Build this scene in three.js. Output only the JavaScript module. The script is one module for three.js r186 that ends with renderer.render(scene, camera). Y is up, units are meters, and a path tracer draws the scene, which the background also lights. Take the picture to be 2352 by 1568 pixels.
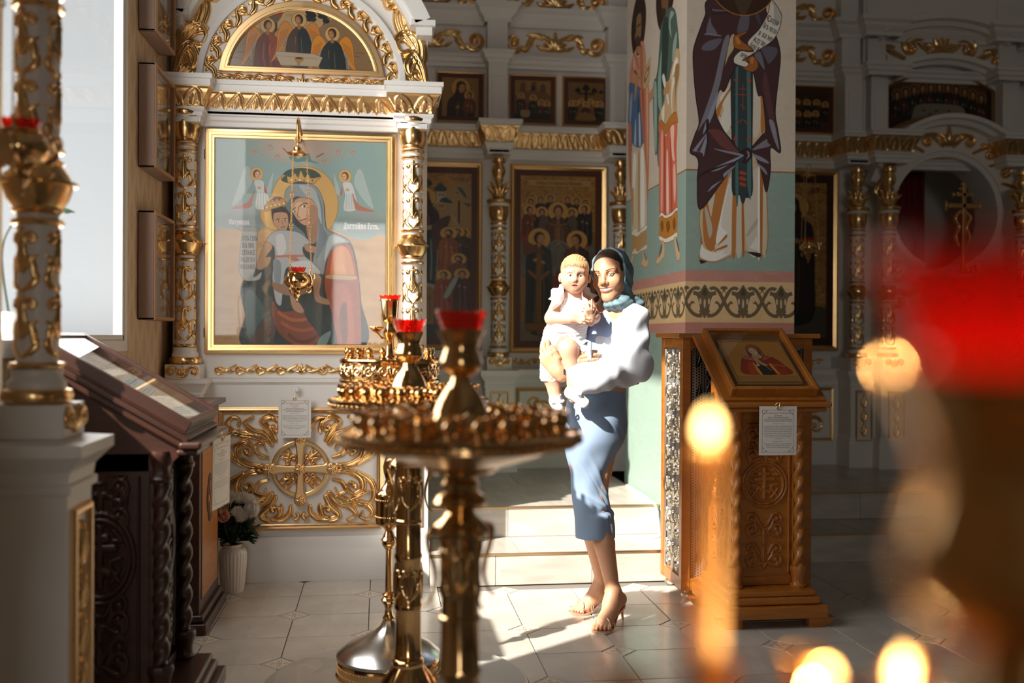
import * as THREE from 'three';
import { toCreasedNormals } from 'three/addons/utils/BufferGeometryUtils.js';
import { RoundedBoxGeometry } from 'three/addons/geometries/RoundedBoxGeometry.js';
import { RectAreaLightUniformsLib } from 'three/addons/lights/RectAreaLightUniformsLib.js';

// ---------- camera, sky, sun, window light, exposure ----------
const scene = new THREE.Scene();
const R = Math.PI / 180;
const camera = new THREE.PerspectiveCamera(37.84, 1.5, 0.05, 80);
camera.position.set(0, 1.3, 0);
camera.rotation.order = 'YXZ';
camera.rotation.set(-0.25 * R, -7.5 * R, 0.28 * R);
camera.focus = 4.5;
camera.userData.fStop = 1.4;
const renderer = new THREE.WebGLRenderer({ antialias: true });
renderer.toneMapping = THREE.LinearToneMapping;
renderer.toneMappingExposure = 1.0;
renderer.shadowMap.enabled = true;
RectAreaLightUniformsLib.init();
// bright overcast-white sky round the church, paler at the horizon
{
  const w = 64, h = 64, d = new Float32Array(w * h * 4);
  for (let y = 0; y < h; y++) for (let x = 0; x < w; x++) {
    const el = (y + 0.5) / h * 180 - 90, t = Math.min(1, Math.max(0, (el + 4) / 46));
    const k = el < -4 ? 0.42 : 0.95 - 0.62 * t, o = (y * w + x) * 4;
    d[o] = k * 0.97; d[o + 1] = k; d[o + 2] = k * 1.01; d[o + 3] = 1;
  }
  const t = new THREE.DataTexture(d, w, h, THREE.RGBAFormat, THREE.FloatType);
  t.mapping = THREE.EquirectangularReflectionMapping; t.magFilter = THREE.LinearFilter; t.needsUpdate = true;
  scene.background = t;
}
const SUN = new THREE.Vector3(0.80, -0.7536, -0.60).normalize();
const sun = new THREE.DirectionalLight(new THREE.Color(1, 0.92, 0.80), 12);
sun.name = 'sun'; sun.position.copy(SUN).multiplyScalar(-12).add(new THREE.Vector3(0.6, 1, -4.6));
sun.target.position.set(0.6, 1, -4.6); sun.castShadow = true; sun.shadow.radius = 1.6; sun.shadow.mapSize.set(4096, 4096);
Object.assign(sun.shadow.camera, { left: -5, right: 5, top: 5, bottom: -5, near: 1, far: 24 });
scene.add(sun, sun.target);
function windowLight(name, x, y, z, w, h, yaw, k, col) {
  const l = new THREE.RectAreaLight(col, k, w, h);
  l.name = name; l.position.set(x, y, z); l.rotation.y = yaw; scene.add(l);   // a RectAreaLight shines along its local -z
}
const DAY = new THREE.Color(1, 0.985, 0.955);
windowLight('window_daylight', -1.08, 2.38, -3.55, 1.85, 2.15, -Math.PI / 2, 5.2, DAY);
windowLight('window_daylight_behind', -0.2, 2.25, 8.4, 1.4, 2.4, 0, 7, DAY);

// ---------- helpers ----------
function rng(s) { return () => { s = (s + 0x6d2b79f5) | 0; let t = Math.imul(s ^ (s >>> 15), 1 | s); t = (t + Math.imul(t ^ (t >>> 7), 61 | t)) ^ t; return ((t ^ (t >>> 14)) >>> 0) / 4294967296; }; }
const V = (x, y, z) => new THREE.Vector3(x, y, z);
const clamp = THREE.MathUtils.clamp, lerp = THREE.MathUtils.lerp, sstep = THREE.MathUtils.smoothstep;
function hash2(x, y, s = 0) { let h = Math.imul(x | 0, 374761393) + Math.imul(y | 0, 668265263) + Math.imul(s | 0, 974634777); h = Math.imul(h ^ (h >>> 13), 1274126177); return ((h ^ (h >>> 16)) >>> 0) / 4294967296; }
function noise2(x, y, s = 0) { const i = Math.floor(x), j = Math.floor(y), u = x - i, v = y - j, a = u * u * (3 - 2 * u), b = v * v * (3 - 2 * v); return lerp(lerp(hash2(i, j, s), hash2(i + 1, j, s), a), lerp(hash2(i, j + 1, s), hash2(i + 1, j + 1, s), a), b); }
function fbm(x, y, s = 0, o = 4) { let r = 0, a = 0.5, t = 0; for (let k = 0; k < o; k++) { r += a * noise2(x, y, s + k); t += a; a *= 0.5; x *= 2.03; y *= 2.03; } return r / t; }
function n3(x, y, z) { return (noise2(x + z * 0.37, y - z * 0.21, 5) + noise2(y + 7.1, z + x * 0.31, 9) + noise2(z - 3.3, x + 1.7 - y * 0.3, 3)) / 3 - 0.5; }

function merge(list) {   // one BufferGeometry out of many, indexed or not; keeps position, normal, uv
  list = list.flat(9).filter(Boolean);
  let nv = 0, ni = 0;
  for (const g of list) { nv += g.attributes.position.count; ni += g.index ? g.index.count : g.attributes.position.count; }
  const p = new Float32Array(nv * 3), n = new Float32Array(nv * 3), uv = new Float32Array(nv * 2), ix = new Uint32Array(ni);
  let a = 0, b = 0;
  for (const g of list) {
    if (!g.attributes.normal) g.computeVertexNormals();
    const c = g.attributes.position.count;
    p.set(g.attributes.position.array.subarray(0, c * 3), a * 3); n.set(g.attributes.normal.array.subarray(0, c * 3), a * 3);
    if (g.attributes.uv) uv.set(g.attributes.uv.array.subarray(0, c * 2), a * 2);
    if (g.index) for (let i = 0; i < g.index.count; i++) ix[b++] = g.index.array[i] + a; else for (let i = 0; i < c; i++) ix[b++] = i + a;
    a += c;
  }
  const o = new THREE.BufferGeometry();
  o.setAttribute('position', new THREE.BufferAttribute(p, 3)); o.setAttribute('normal', new THREE.BufferAttribute(n, 3)); o.setAttribute('uv', new THREE.BufferAttribute(uv, 2)); o.setIndex(new THREE.BufferAttribute(ix, 1));
  return o;
}
function boxUV(g, s = 1, turn = false) {   // uv in metres from the dominant axis of each face
  const p = g.attributes.position, n = g.attributes.normal, uv = new Float32Array(p.count * 2);
  for (let i = 0; i < p.count; i++) {
    const ax = Math.abs(n.getX(i)), ay = Math.abs(n.getY(i)), az = Math.abs(n.getZ(i));
    let u, v;
    if (ax >= ay && ax >= az) { u = p.getZ(i); v = p.getY(i); } else if (ay >= az) { u = p.getZ(i); v = p.getX(i); } else { u = p.getX(i); v = p.getY(i); }
    if (turn) [u, v] = [v, u];
    uv[i * 2] = u * s; uv[i * 2 + 1] = v * s;
  }
  g.setAttribute('uv', new THREE.BufferAttribute(uv, 2));
  return g;
}
const box = (w, h, d, x = 0, y = 0, z = 0) => new THREE.BoxGeometry(w, h, d).translate(x, y, z);
const bar = (x0, x1, y0, y1, z0, z1, r = 0.003) => { const w = x1 - x0, h = y1 - y0, d = z1 - z0; return new RoundedBoxGeometry(w, h, d, 1, Math.min(r, w / 2.1, h / 2.1, d / 2.1)).translate((x0 + x1) / 2, (y0 + y1) / 2, (z0 + z1) / 2); };
const crease = (g, a = 0.6) => { const c = toCreasedNormals(g, a); return c; };
function lathe(pr, seg = 28, a = 0.75) { return crease(new THREE.LatheGeometry(pr.map(([r, y]) => new THREE.Vector2(Math.max(r, 1e-4), y)), seg), a); }
function spline(pts, n = 8) { return new THREE.CatmullRomCurve3(pts.map((p) => V(p[0], p[1], p[2] || 0))).getPoints(pts.length * n); }
function tube(pts, r, rs = 6, closed = false, ts = 0) { const c = new THREE.CatmullRomCurve3(pts.map((p) => V(...p)), closed); return new THREE.TubeGeometry(c, ts || pts.length * 5, r, rs, closed); }
function taper(pts, rad, rs = 8, n = 8) {   // a swept limb whose radius follows rad(t), closed at both ends
  const c = new THREE.CatmullRomCurve3(pts.map((p) => V(...p))), m = pts.length * n, fr = c.computeFrenetFrames(m), P = [], I = [];
  for (let i = 0; i <= m; i++) {
    const t = i / m, q = c.getPoint(t), r = typeof rad === 'function' ? rad(t) : lerp(rad[0], rad[1], t);
    for (let k = 0; k < rs; k++) { const a = k / rs * 2 * Math.PI, v = q.clone().addScaledVector(fr.normals[i], Math.cos(a) * r).addScaledVector(fr.binormals[i], Math.sin(a) * r); P.push(v.x, v.y, v.z); }
  }
  for (let i = 0; i < m; i++) for (let k = 0; k < rs; k++) { const a = i * rs + k, b = i * rs + (k + 1) % rs, d = a + rs, e = b + rs; I.push(a, b, d, b, e, d); }
  const e0 = P.length / 3, q0 = c.getPoint(0), q1 = c.getPoint(1); P.push(q0.x, q0.y, q0.z, q1.x, q1.y, q1.z);
  for (let k = 0; k < rs; k++) { I.push(e0, (k + 1) % rs, k); I.push(e0 + 1, m * rs + k, m * rs + (k + 1) % rs); }
  return rawGeo(P, I);
}
function rawGeo(P, I, U) {
  const g = new THREE.BufferGeometry();
  g.setAttribute('position', new THREE.BufferAttribute(Float32Array.from(P), 3));
  g.setAttribute('uv', new THREE.BufferAttribute(U ? Float32Array.from(U) : new Float32Array(P.length / 3 * 2), 2));
  g.setIndex(new THREE.BufferAttribute(Uint32Array.from(I), 1)); g.computeVertexNormals();
  return g;
}
function poly(pts) { const s = new THREE.Shape(); pts.forEach((p, i) => i ? s.lineTo(p[0], p[1]) : s.moveTo(p[0], p[1])); return s; }
function plate(shape, d, bevel = 0.003, z = 0, cs = 16) {   // extruded towards +z, its back at z
  const g = new THREE.ExtrudeGeometry(shape, { depth: Math.max(d - bevel, 1e-4), bevelEnabled: bevel > 0, bevelThickness: bevel, bevelSize: bevel, bevelOffset: -bevel, bevelSegments: 2, curveSegments: cs });
  return g.translate(0, 0, z);
}
// A moulding: profile [[out, y] ...] swept along a plan path [[x, z] ...], mitred; outwards is to the left of the path's direction turned down (towards the viewer for a path that runs to +x)
function miters(path) {
  const n = path.length, out = [];
  for (let i = 0; i < n; i++) {
    const d = (a, b) => { const x = path[b][0] - path[a][0], z = path[b][1] - path[a][1], l = Math.hypot(x, z); return [-z / l, x / l]; };
    const a = i > 0 ? d(i - 1, i) : d(i, i + 1), b = i < n - 1 ? d(i, i + 1) : a, k = 1 + a[0] * b[0] + a[1] * b[1];
    out.push([(a[0] + b[0]) / k, (a[1] + b[1]) / k]);
  }
  return out;
}
function mould(prof, path, cr = 0.5) {
  const m = miters(path), P = [], I = [], k = prof.length;
  for (let i = 0; i < path.length; i++) for (const [o, y] of prof) P.push(path[i][0] + m[i][0] * o, y, path[i][1] + m[i][1] * o);
  for (let i = 0; i < path.length - 1; i++) for (let j = 0; j < k - 1; j++) { const a = i * k + j, b = a + 1, c = a + k, d = c + 1; I.push(a, c, b, b, c, d); }
  return crease(rawGeo(P, I), cr);
}
// The same sweep with relief: h(s, v) metres along the path and 0..1 up the profile
function reliefMould(prof, path, res, nv, h) {
  const m = miters(path), out = [];
  let s0 = 0;
  const at = (v) => { const x = v * (prof.length - 1), i = Math.min(prof.length - 2, Math.floor(x)), t = x - i; return [lerp(prof[i][0], prof[i + 1][0], t), lerp(prof[i][1], prof[i + 1][1], t)]; };
  for (let i = 0; i < path.length - 1; i++) {
    const len = Math.hypot(path[i + 1][0] - path[i][0], path[i + 1][1] - path[i][1]), nu = Math.max(4, Math.round(len / res)), P = [], I = [];
    for (let u = 0; u <= nu; u++) for (let j = 0; j <= nv; j++) {
      const t = u / nu, v = j / nv, [o0, y] = at(v), o = o0 + h(s0 + t * len, v, len, t);
      P.push(lerp(path[i][0] + m[i][0] * o, path[i + 1][0] + m[i + 1][0] * o, t), y, lerp(path[i][1] + m[i][1] * o, path[i + 1][1] + m[i + 1][1] * o, t));
    }
    for (let u = 0; u < nu; u++) for (let j = 0; j < nv; j++) { const a = u * (nv + 1) + j, b = a + 1, c = a + nv + 1, d = c + 1; I.push(a, c, b, b, c, d); }
    out.push(rawGeo(P, I)); s0 += len;
  }
  return out;
}
function frameGeo(w, h, prof, cr = 0.5) {   // a mitred picture frame round a w x h opening centred on 0,0; profile [[outwards from the opening, z] ...]
  const P = [], I = [], k = prof.length, c = [[-1, -1], [1, -1], [1, 1], [-1, 1]], U = [];
  const L = [[0, w], [w, w + h], [w + h, 2 * w + h], [2 * w + h, 2 * w + 2 * h]];
  for (let e = 0; e < 4; e++) for (const q of [0, 1]) { const [sx, sy] = c[(e + q) % 4]; prof.forEach(([o, z], j) => { P.push(sx * (w / 2 + o), sy * (h / 2 + o), z); U.push(j * 0.02, L[e][q]); }); }
  for (let e = 0; e < 4; e++) for (let j = 0; j < k - 1; j++) { const a = e * 2 * k + j, b = a + 1, d = a + k, f = d + 1; I.push(a, d, b, b, d, f); }
  const g = rawGeo(P, I, U);
  // profile runs from the opening outwards: make faces look towards +z
  const n = g.attributes.normal; let s = 0; for (let i = 0; i < n.count; i++) s += n.getZ(i);
  if (s < 0) { const ix = g.index.array; for (let i = 0; i < ix.length; i += 3) [ix[i], ix[i + 1]] = [ix[i + 1], ix[i]]; g.computeVertexNormals(); }
  return crease(g, cr);
}
// Carved relief on a grid: strokes with rounded, veined sections are carved proud of a ground; only what stands proud becomes geometry.
class Relief {
  constructor(w, h, res) { this.w = w; this.h = h; this.res = res; this.nx = Math.round(w / res) + 1; this.ny = Math.round(h / res) + 1; this.H = new Float32Array(this.nx * this.ny).fill(-1); this.tx = (x, y) => [x, y]; }
  put(x, y, r, f) {
    const { res, nx, ny, H } = this, i0 = Math.max(0, Math.floor((x - r + this.w / 2) / res)), i1 = Math.min(nx - 1, Math.ceil((x + r + this.w / 2) / res)), j0 = Math.max(0, Math.floor((y - r + this.h / 2) / res)), j1 = Math.min(ny - 1, Math.ceil((y + r + this.h / 2) / res));
    for (let j = j0; j <= j1; j++) for (let i = i0; i <= i1; i++) { const v = f(i * res - this.w / 2 - x, j * res - this.h / 2 - y); if (v > H[j * nx + i]) H[j * nx + i] = v; }
  }
  stroke(pts, rad, ht, veins = 0) {
    const Q = pts.length > 2 ? spline(pts, 10) : [V(...pts[0], 0), V(...pts[1], 0)], P = [];
    let L = 0; const D = [0]; for (let i = 1; i < Q.length; i++) { L += Math.hypot(Q[i].x - Q[i - 1].x, Q[i].y - Q[i - 1].y); D.push(L); }
    const n = Math.max(2, Math.ceil(L / (this.res * 0.7)));
    for (let k = 0, i = 1; k <= n; k++) { const d = L * k / n; while (i < Q.length - 1 && D[i] < d) i++; const t = (d - D[i - 1]) / Math.max(D[i] - D[i - 1], 1e-9); P.push(this.tx(lerp(Q[i - 1].x, Q[i].x, t), lerp(Q[i - 1].y, Q[i].y, t))); }
    for (let k = 0; k <= n; k++) {
      const a = P[Math.max(0, k - 1)], b = P[Math.min(n, k + 1)], l = Math.hypot(b[0] - a[0], b[1] - a[1]) || 1, ux = (b[0] - a[0]) / l, uy = (b[1] - a[1]) / l, t = k / n;
      const r = Math.max(typeof rad === 'function' ? rad(t) : rad, 1e-4), h = typeof ht === 'function' ? ht(t) : ht, lim = this.res * 1.6;
      this.put(P[k][0], P[k][1], r + this.res, (dx, dy) => {
        const al = dx * ux + dy * uy, ac = -dx * uy + dy * ux;
        if (Math.abs(al) > lim && !(k === 0 && al < 0) && !(k === n && al > 0)) return -1;
        const s = Math.hypot(ac, Math.abs(al) > lim ? al : 0) / r;
        if (s >= 1) return -1;
        let v = Math.sqrt(1 - s * s);
        if (veins) v *= 1 - 0.34 * (0.5 + 0.5 * Math.cos(Math.PI * (2 * veins + 1) * (ac / r + 1) / 2 + Math.PI));
        return h * v;
      });
    }
    return this;
  }
  ball(x, y, r, h) { [x, y] = this.tx(x, y); this.put(x, y, r, (dx, dy) => { const s = Math.hypot(dx, dy) / r; return s < 1 ? h * Math.sqrt(1 - s * s) : -1; }); return this; }
  ring(x, y, r, w, h) { const p = []; for (let i = 0; i <= 24; i++) p.push([x + r * Math.cos(i / 12 * Math.PI), y + r * Math.sin(i / 12 * Math.PI)]); return this.stroke(p, w, h); }
  // spiral from the outer end (angle a0, radius r0) inwards
  volute(cx, cy, r0, a0, turns, dir, w, h, pre = []) {
    const p = [...pre], n = Math.ceil(turns * 12);
    for (let i = 0; i <= n; i++) { const t = i / n, r = r0 * Math.pow(1 - t * 0.86, 1.15), a = a0 + dir * t * turns * 2 * Math.PI; p.push([cx + r * Math.cos(a), cy + r * Math.sin(a)]); }
    this.stroke(p, (t) => w * (0.55 + 0.45 * Math.sin(Math.PI * Math.min(1, t * 1.15 + 0.1))), (t) => h * (0.75 + 0.25 * t), 1);
    return this.ball(cx + r0 * 0.05 * Math.cos(a0), cy, w * 1.25, h * 1.25);
  }
  leaf(x, y, a, len, w, curl, h, veins = 1) {
    const p = []; let px = x, py = y;
    for (let i = 0; i <= 8; i++) { p.push([px, py]); const b = a + curl * i / 8; px += Math.cos(b) * len / 8; py += Math.sin(b) * len / 8; }
    return this.stroke(p, (t) => w * Math.pow(Math.sin(Math.PI * (0.12 + 0.86 * t)), 0.8), (t) => h * (0.7 + 0.4 * Math.sin(Math.PI * t)), veins);
  }
  palm(x, y, a, len, n, spread, h) { for (let i = 0; i < n; i++) { const q = n > 1 ? i / (n - 1) * 2 - 1 : 0; this.leaf(x, y, a + q * spread, len * (1 - 0.35 * Math.abs(q)), len * 0.17, q * 0.9, h * (1 - 0.2 * Math.abs(q)), 0); } return this; }
  geo(map, sink = 0.002) {   // map(x, y, h) -> [x, y, z]
    const { nx, ny, H, res } = this, use = new Int32Array(nx * ny).fill(-1), P = [], I = [], U = [];
    const id = (i, j) => { const k = j * nx + i; if (use[k] < 0) { use[k] = P.length / 3; const x = i * res - this.w / 2, y = j * res - this.h / 2; P.push(...map(x, y, H[k] > 0 ? H[k] : -sink)); U.push(x, y); } return use[k]; };
    for (let j = 0; j < ny - 1; j++) for (let i = 0; i < nx - 1; i++) {
      const k = j * nx + i;
      if (H[k] <= 0 && H[k + 1] <= 0 && H[k + nx] <= 0 && H[k + nx + 1] <= 0) continue;
      const a = id(i, j), b = id(i + 1, j), c = id(i, j + 1), d = id(i + 1, j + 1); I.push(a, b, d, a, d, c);
    }
    return rawGeo(P, I, U);
  }
  flat(z = 0) { return this.geo((x, y, h) => [x, y, h + z]); }
}
// a running scroll: n volutes along a length, alternating up and down
function rinceau(rl, x0, x1, y, hh, n, h, mirror = false) {
  const p = (x1 - x0) / n, r = Math.min(hh * 0.40, p * 0.4), w = hh * 0.11;
  for (let i = 0; i < n; i++) {
    const up = (i % 2 ? -1 : 1) * (mirror ? -1 : 1), cx = x0 + (i + 0.55) * p, cy = y + up * hh * 0.03;
    rl.volute(cx, cy, r, up > 0 ? -2.4 : 2.4, 1.35, up, w, h, [[cx - p * 0.75, y + up * hh * 0.34], [cx - p * 0.42, y - up * hh * 0.12]]);
    rl.leaf(cx - p * 0.52, y + up * hh * 0.05, up * 0.7, p * 0.36, hh * 0.13, up * 1.1, h * 0.9, 1);
    rl.leaf(cx + r * 0.5, y - up * hh * 0.3, -up * 0.1, p * 0.34, hh * 0.1, up * 0.8, h * 0.85, 1);
  }
  return rl;
}
function grid2(n, f) { return Array.from({ length: n }, (_, i) => f(i)); }

const counts = {};
const numbered = (n) => { const c = counts[n] || 0; counts[n] = c + 1; return c ? n + '_' + String(c).padStart(3, '0') : n; };
function tag(o, label, category, group) { o.userData.label = label; o.userData.category = category; if (group) o.userData.group = group; return o; }
function thing(name, label, category, pos = [0, 0, 0], turn = 0, group) { const o = new THREE.Group(); o.name = numbered(name); o.position.set(...pos); o.rotation.y = turn; scene.add(o); return tag(o, label, category, group); }
function part(name, geos, mat, parent, label) {
  const g = Array.isArray(geos) ? merge(geos) : geos, m = new THREE.Mesh(g, mat);
  m.name = parent ? name : numbered(name); m.castShadow = m.receiveShadow = true; (parent || scene).add(m); if (label) m.userData.label = label; return m;
}
function struct(name, geos, mat, parent) { const m = part(name, geos, mat, parent); if (!parent) m.userData.kind = 'structure'; return m; }
function structGroup(name) { const o = new THREE.Group(); o.name = numbered(name); o.userData.kind = 'structure'; scene.add(o); return o; }
function copyOf(root, pos, turn, label) { const r = root.clone(); r.name = numbered(root.name.replace(/_\d+$/, '')); r.userData = { ...root.userData }; r.position.set(...pos); r.rotation.y = turn; if (label) r.userData.label = label; scene.add(r); return r; }

// ---------- textures ----------
function canvasTex(w, h, draw, srgb = true, wrap = false) {
  const c = document.createElement('canvas'); c.width = w; c.height = h; const x = c.getContext('2d'); draw(x, w, h);
  const t = new THREE.CanvasTexture(c); if (srgb) t.colorSpace = THREE.SRGBColorSpace; if (wrap) t.wrapS = t.wrapT = THREE.RepeatWrapping; t.magFilter = THREE.LinearFilter; return t;
}
function dataTex(n, f, srgb = true) {   // f(u, v) -> [r, g, b] 0..1 or a number; wraps
  const d = new Uint8Array(n * n * 4);
  for (let y = 0; y < n; y++) for (let x = 0; x < n; x++) { const v = f(x / n, y / n), o = (y * n + x) * 4, a = Array.isArray(v) ? v : [v, v, v]; for (let k = 0; k < 3; k++) d[o + k] = clamp(a[k], 0, 1) * 255; d[o + 3] = 255; }
  const t = new THREE.DataTexture(d, n, n); t.wrapS = t.wrapT = THREE.RepeatWrapping; t.magFilter = THREE.LinearFilter; if (srgb) t.colorSpace = THREE.SRGBColorSpace; t.needsUpdate = true; return t;
}
const std = (o) => new THREE.MeshStandardMaterial(o), phy = (o) => new THREE.MeshPhysicalMaterial(o);
const lin = (r, g, b) => new THREE.Color().setRGB(r, g, b);
const bumpFine = dataTex(256, (u, v) => 0.5 + 0.35 * (fbm(u * 24, v * 24, 3, 3) - 0.5) + 0.3 * (hash2(u * 256, v * 256, 8) - 0.5), false);
const roughMap = dataTex(256, (u, v) => { const k = fbm(u * 6, v * 6, 21, 4); return [1, 0.75 + 0.5 * k, 1]; }, false);
function wood(base, dark, sc = 1, rough = 0.4, coat = 0.25) {
  const a = new THREE.Color(base), b = new THREE.Color(dark), q = new THREE.Color();
  const t = dataTex(512, (u, v) => { const g = fbm(u * 22, v * 2.2, 31, 4), f = fbm(u * 120, v * 5, 37, 2), k = clamp(0.72 * g + 0.3 * f - 0.08, 0, 1); q.lerpColors(b, a, k).convertLinearToSRGB(); return [q.r, q.g, q.b]; });
  t.repeat.set(1.6 * sc, 1.6 * sc);
  return phy({ map: t, roughness: rough, clearcoat: coat, clearcoatRoughness: 0.22, bumpMap: bumpFine, bumpScale: 0.0004 });
}
const M = {
  white: phy({ color: lin(0.80, 0.775, 0.74), roughness: 0.42, bumpMap: bumpFine, bumpScale: 0.0002, clearcoat: 0.15, clearcoatRoughness: 0.4 }),
  gold: std({ color: lin(0.84, 0.55, 0.25), metalness: 1, roughness: 0.24, roughnessMap: roughMap }),
  goldMatte: std({ color: lin(0.80, 0.53, 0.26), metalness: 1, roughness: 0.36, roughnessMap: roughMap }),
  brass: std({ color: lin(0.82, 0.52, 0.24), metalness: 1, roughness: 0.13, roughnessMap: roughMap }),
  steel: std({ color: lin(0.62, 0.60, 0.57), metalness: 1, roughness: 0.22 }),
  silver: std({ color: lin(0.78, 0.72, 0.62), metalness: 1, roughness: 0.3, roughnessMap: roughMap }),
  redGlass: phy({ color: lin(0.98, 0.13, 0.05), roughness: 0.05, transmission: 0.85, thickness: 0, ior: 1.5, clearcoat: 1 }),
  glass: phy({ color: 0xffffff, roughness: 0.02, transmission: 1, thickness: 0, ior: 1.5, specularIntensity: 0.45 }),
  woodHoney: wood('#c47c2c', '#8e4e16', 1, 0.38, 0.35),
  woodDark: wood('#4a2413', '#24100a', 1, 0.42, 0.3),
  woodPanel: wood('#c77d2c', '#a0601c', 1, 0.4, 0.3),
  black: std({ color: lin(0.02, 0.02, 0.02), roughness: 0.5 }),
  wick: std({ color: lin(0.03, 0.025, 0.02), roughness: 0.9 }),
  wax: phy({ color: lin(0.92, 0.66, 0.28), roughness: 0.5, transmission: 0.4, thickness: 0 }),
};

// ---------- room: floor, steps, walls, ceiling, window ----------
const plaster = phy({ color: lin(0.60, 0.57, 0.52), roughness: 0.85, bumpMap: bumpFine, bumpScale: 0.0006 });
const wallpaper = (() => {   // beige damask of pointed lozenges, 14 cm wide
  const t = canvasTex(512, 512, (c) => {
    c.fillStyle = '#d6bd9c'; c.fillRect(0, 0, 512, 512);
    for (const [ox, oy] of [[0, 0], [256, 256], [512, 0], [0, 512], [512, 512], [-256, 256], [768, 256], [256, -256], [256, 768]]) {
      for (let k = 0; k < 4; k++) { const s = 1 - k * 0.22; c.fillStyle = k % 2 ? '#cfb490' : '#c6a882'; c.beginPath(); c.moveTo(ox, oy - 220 * s); c.bezierCurveTo(ox + 40 * s, oy - 90 * s, ox + 118 * s, oy - 60 * s, ox + 112 * s, oy); c.bezierCurveTo(ox + 108 * s, oy + 80 * s, ox + 30 * s, oy + 110 * s, ox, oy + 220 * s); c.bezierCurveTo(ox - 30 * s, oy + 110 * s, ox - 108 * s, oy + 80 * s, ox - 112 * s, oy); c.bezierCurveTo(ox - 118 * s, oy - 60 * s, ox - 40 * s, oy - 90 * s, ox, oy - 220 * s); c.fill(); }
    }
  }, true, true);
  t.repeat.set(6.2, 4.4);
  return phy({ map: t, roughness: 0.7, bumpMap: bumpFine, bumpScale: 0.0003 });
})();
const tileMat = [0, 1, 2].map((k) => { const t = dataTex(256, (u, v) => { const a = fbm(u * 3, v * 3, 40 + k * 7, 4), b = fbm(u * 14, v * 5, 60 + k, 3), s = 0.80 + 0.10 * (a - 0.5) + 0.05 * (b - 0.5) - k * 0.012; return [s * 1.0, s * 0.965, s * 0.915]; }); t.repeat.set(2.4, 2.4); return phy({ map: t, roughness: 0.3, clearcoat: 0.35, clearcoatRoughness: 0.15 }); });
const stepMat = [0, 1].map((k) => { const t = dataTex(256, (u, v) => { const a = fbm(u * 4, v * 9, 80 + k * 7, 4), b = fbm(u * 3, v * 26, 90 + k, 3), s = 0.74 + 0.12 * (a - 0.5) + 0.10 * (b - 0.5); return [s, s * 0.965, s * 0.92]; }); t.repeat.set(1.6, 1.6); return phy({ map: t, roughness: 0.35, clearcoat: 0.25, clearcoatRoughness: 0.2 }); });
const grout = std({ color: lin(0.085, 0.065, 0.05), roughness: 0.9 });
const brassStrip = std({ color: lin(0.72, 0.5, 0.28), metalness: 1, roughness: 0.32 });
const insetMat = (() => {
  const t = canvasTex(256, 256, (c) => {
    c.fillStyle = '#d8cfc2'; c.fillRect(0, 0, 256, 256); c.strokeStyle = '#8a7258'; c.lineWidth = 5; c.strokeRect(16, 16, 224, 224); c.lineWidth = 2; c.strokeRect(26, 26, 204, 204);
    c.translate(128, 128); c.fillStyle = '#8d7250'; c.strokeStyle = '#7b6044';
    for (let k = 0; k < 4; k++) { c.rotate(Math.PI / 2); c.beginPath(); c.moveTo(0, 0); c.lineTo(9, -22); c.lineTo(0, -40); c.lineTo(-9, -22); c.fill(); c.lineWidth = 5; c.beginPath(); c.moveTo(6, -14); c.bezierCurveTo(30, -30, 44, -60, 70, -66); c.bezierCurveTo(88, -68, 84, -46, 68, -50); c.moveTo(40, -44); c.bezierCurveTo(52, -72, 40, -86, 28, -74); c.stroke(); c.beginPath(); c.ellipse(52, -30, 16, 6, -0.6, 0, 7); c.ellipse(30, -52, 14, 6, -0.9, 0, 7); c.fill(); }
  });
  return phy({ map: t, roughness: 0.3, clearcoat: 0.3, clearcoatRoughness: 0.15 });
})();
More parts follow.
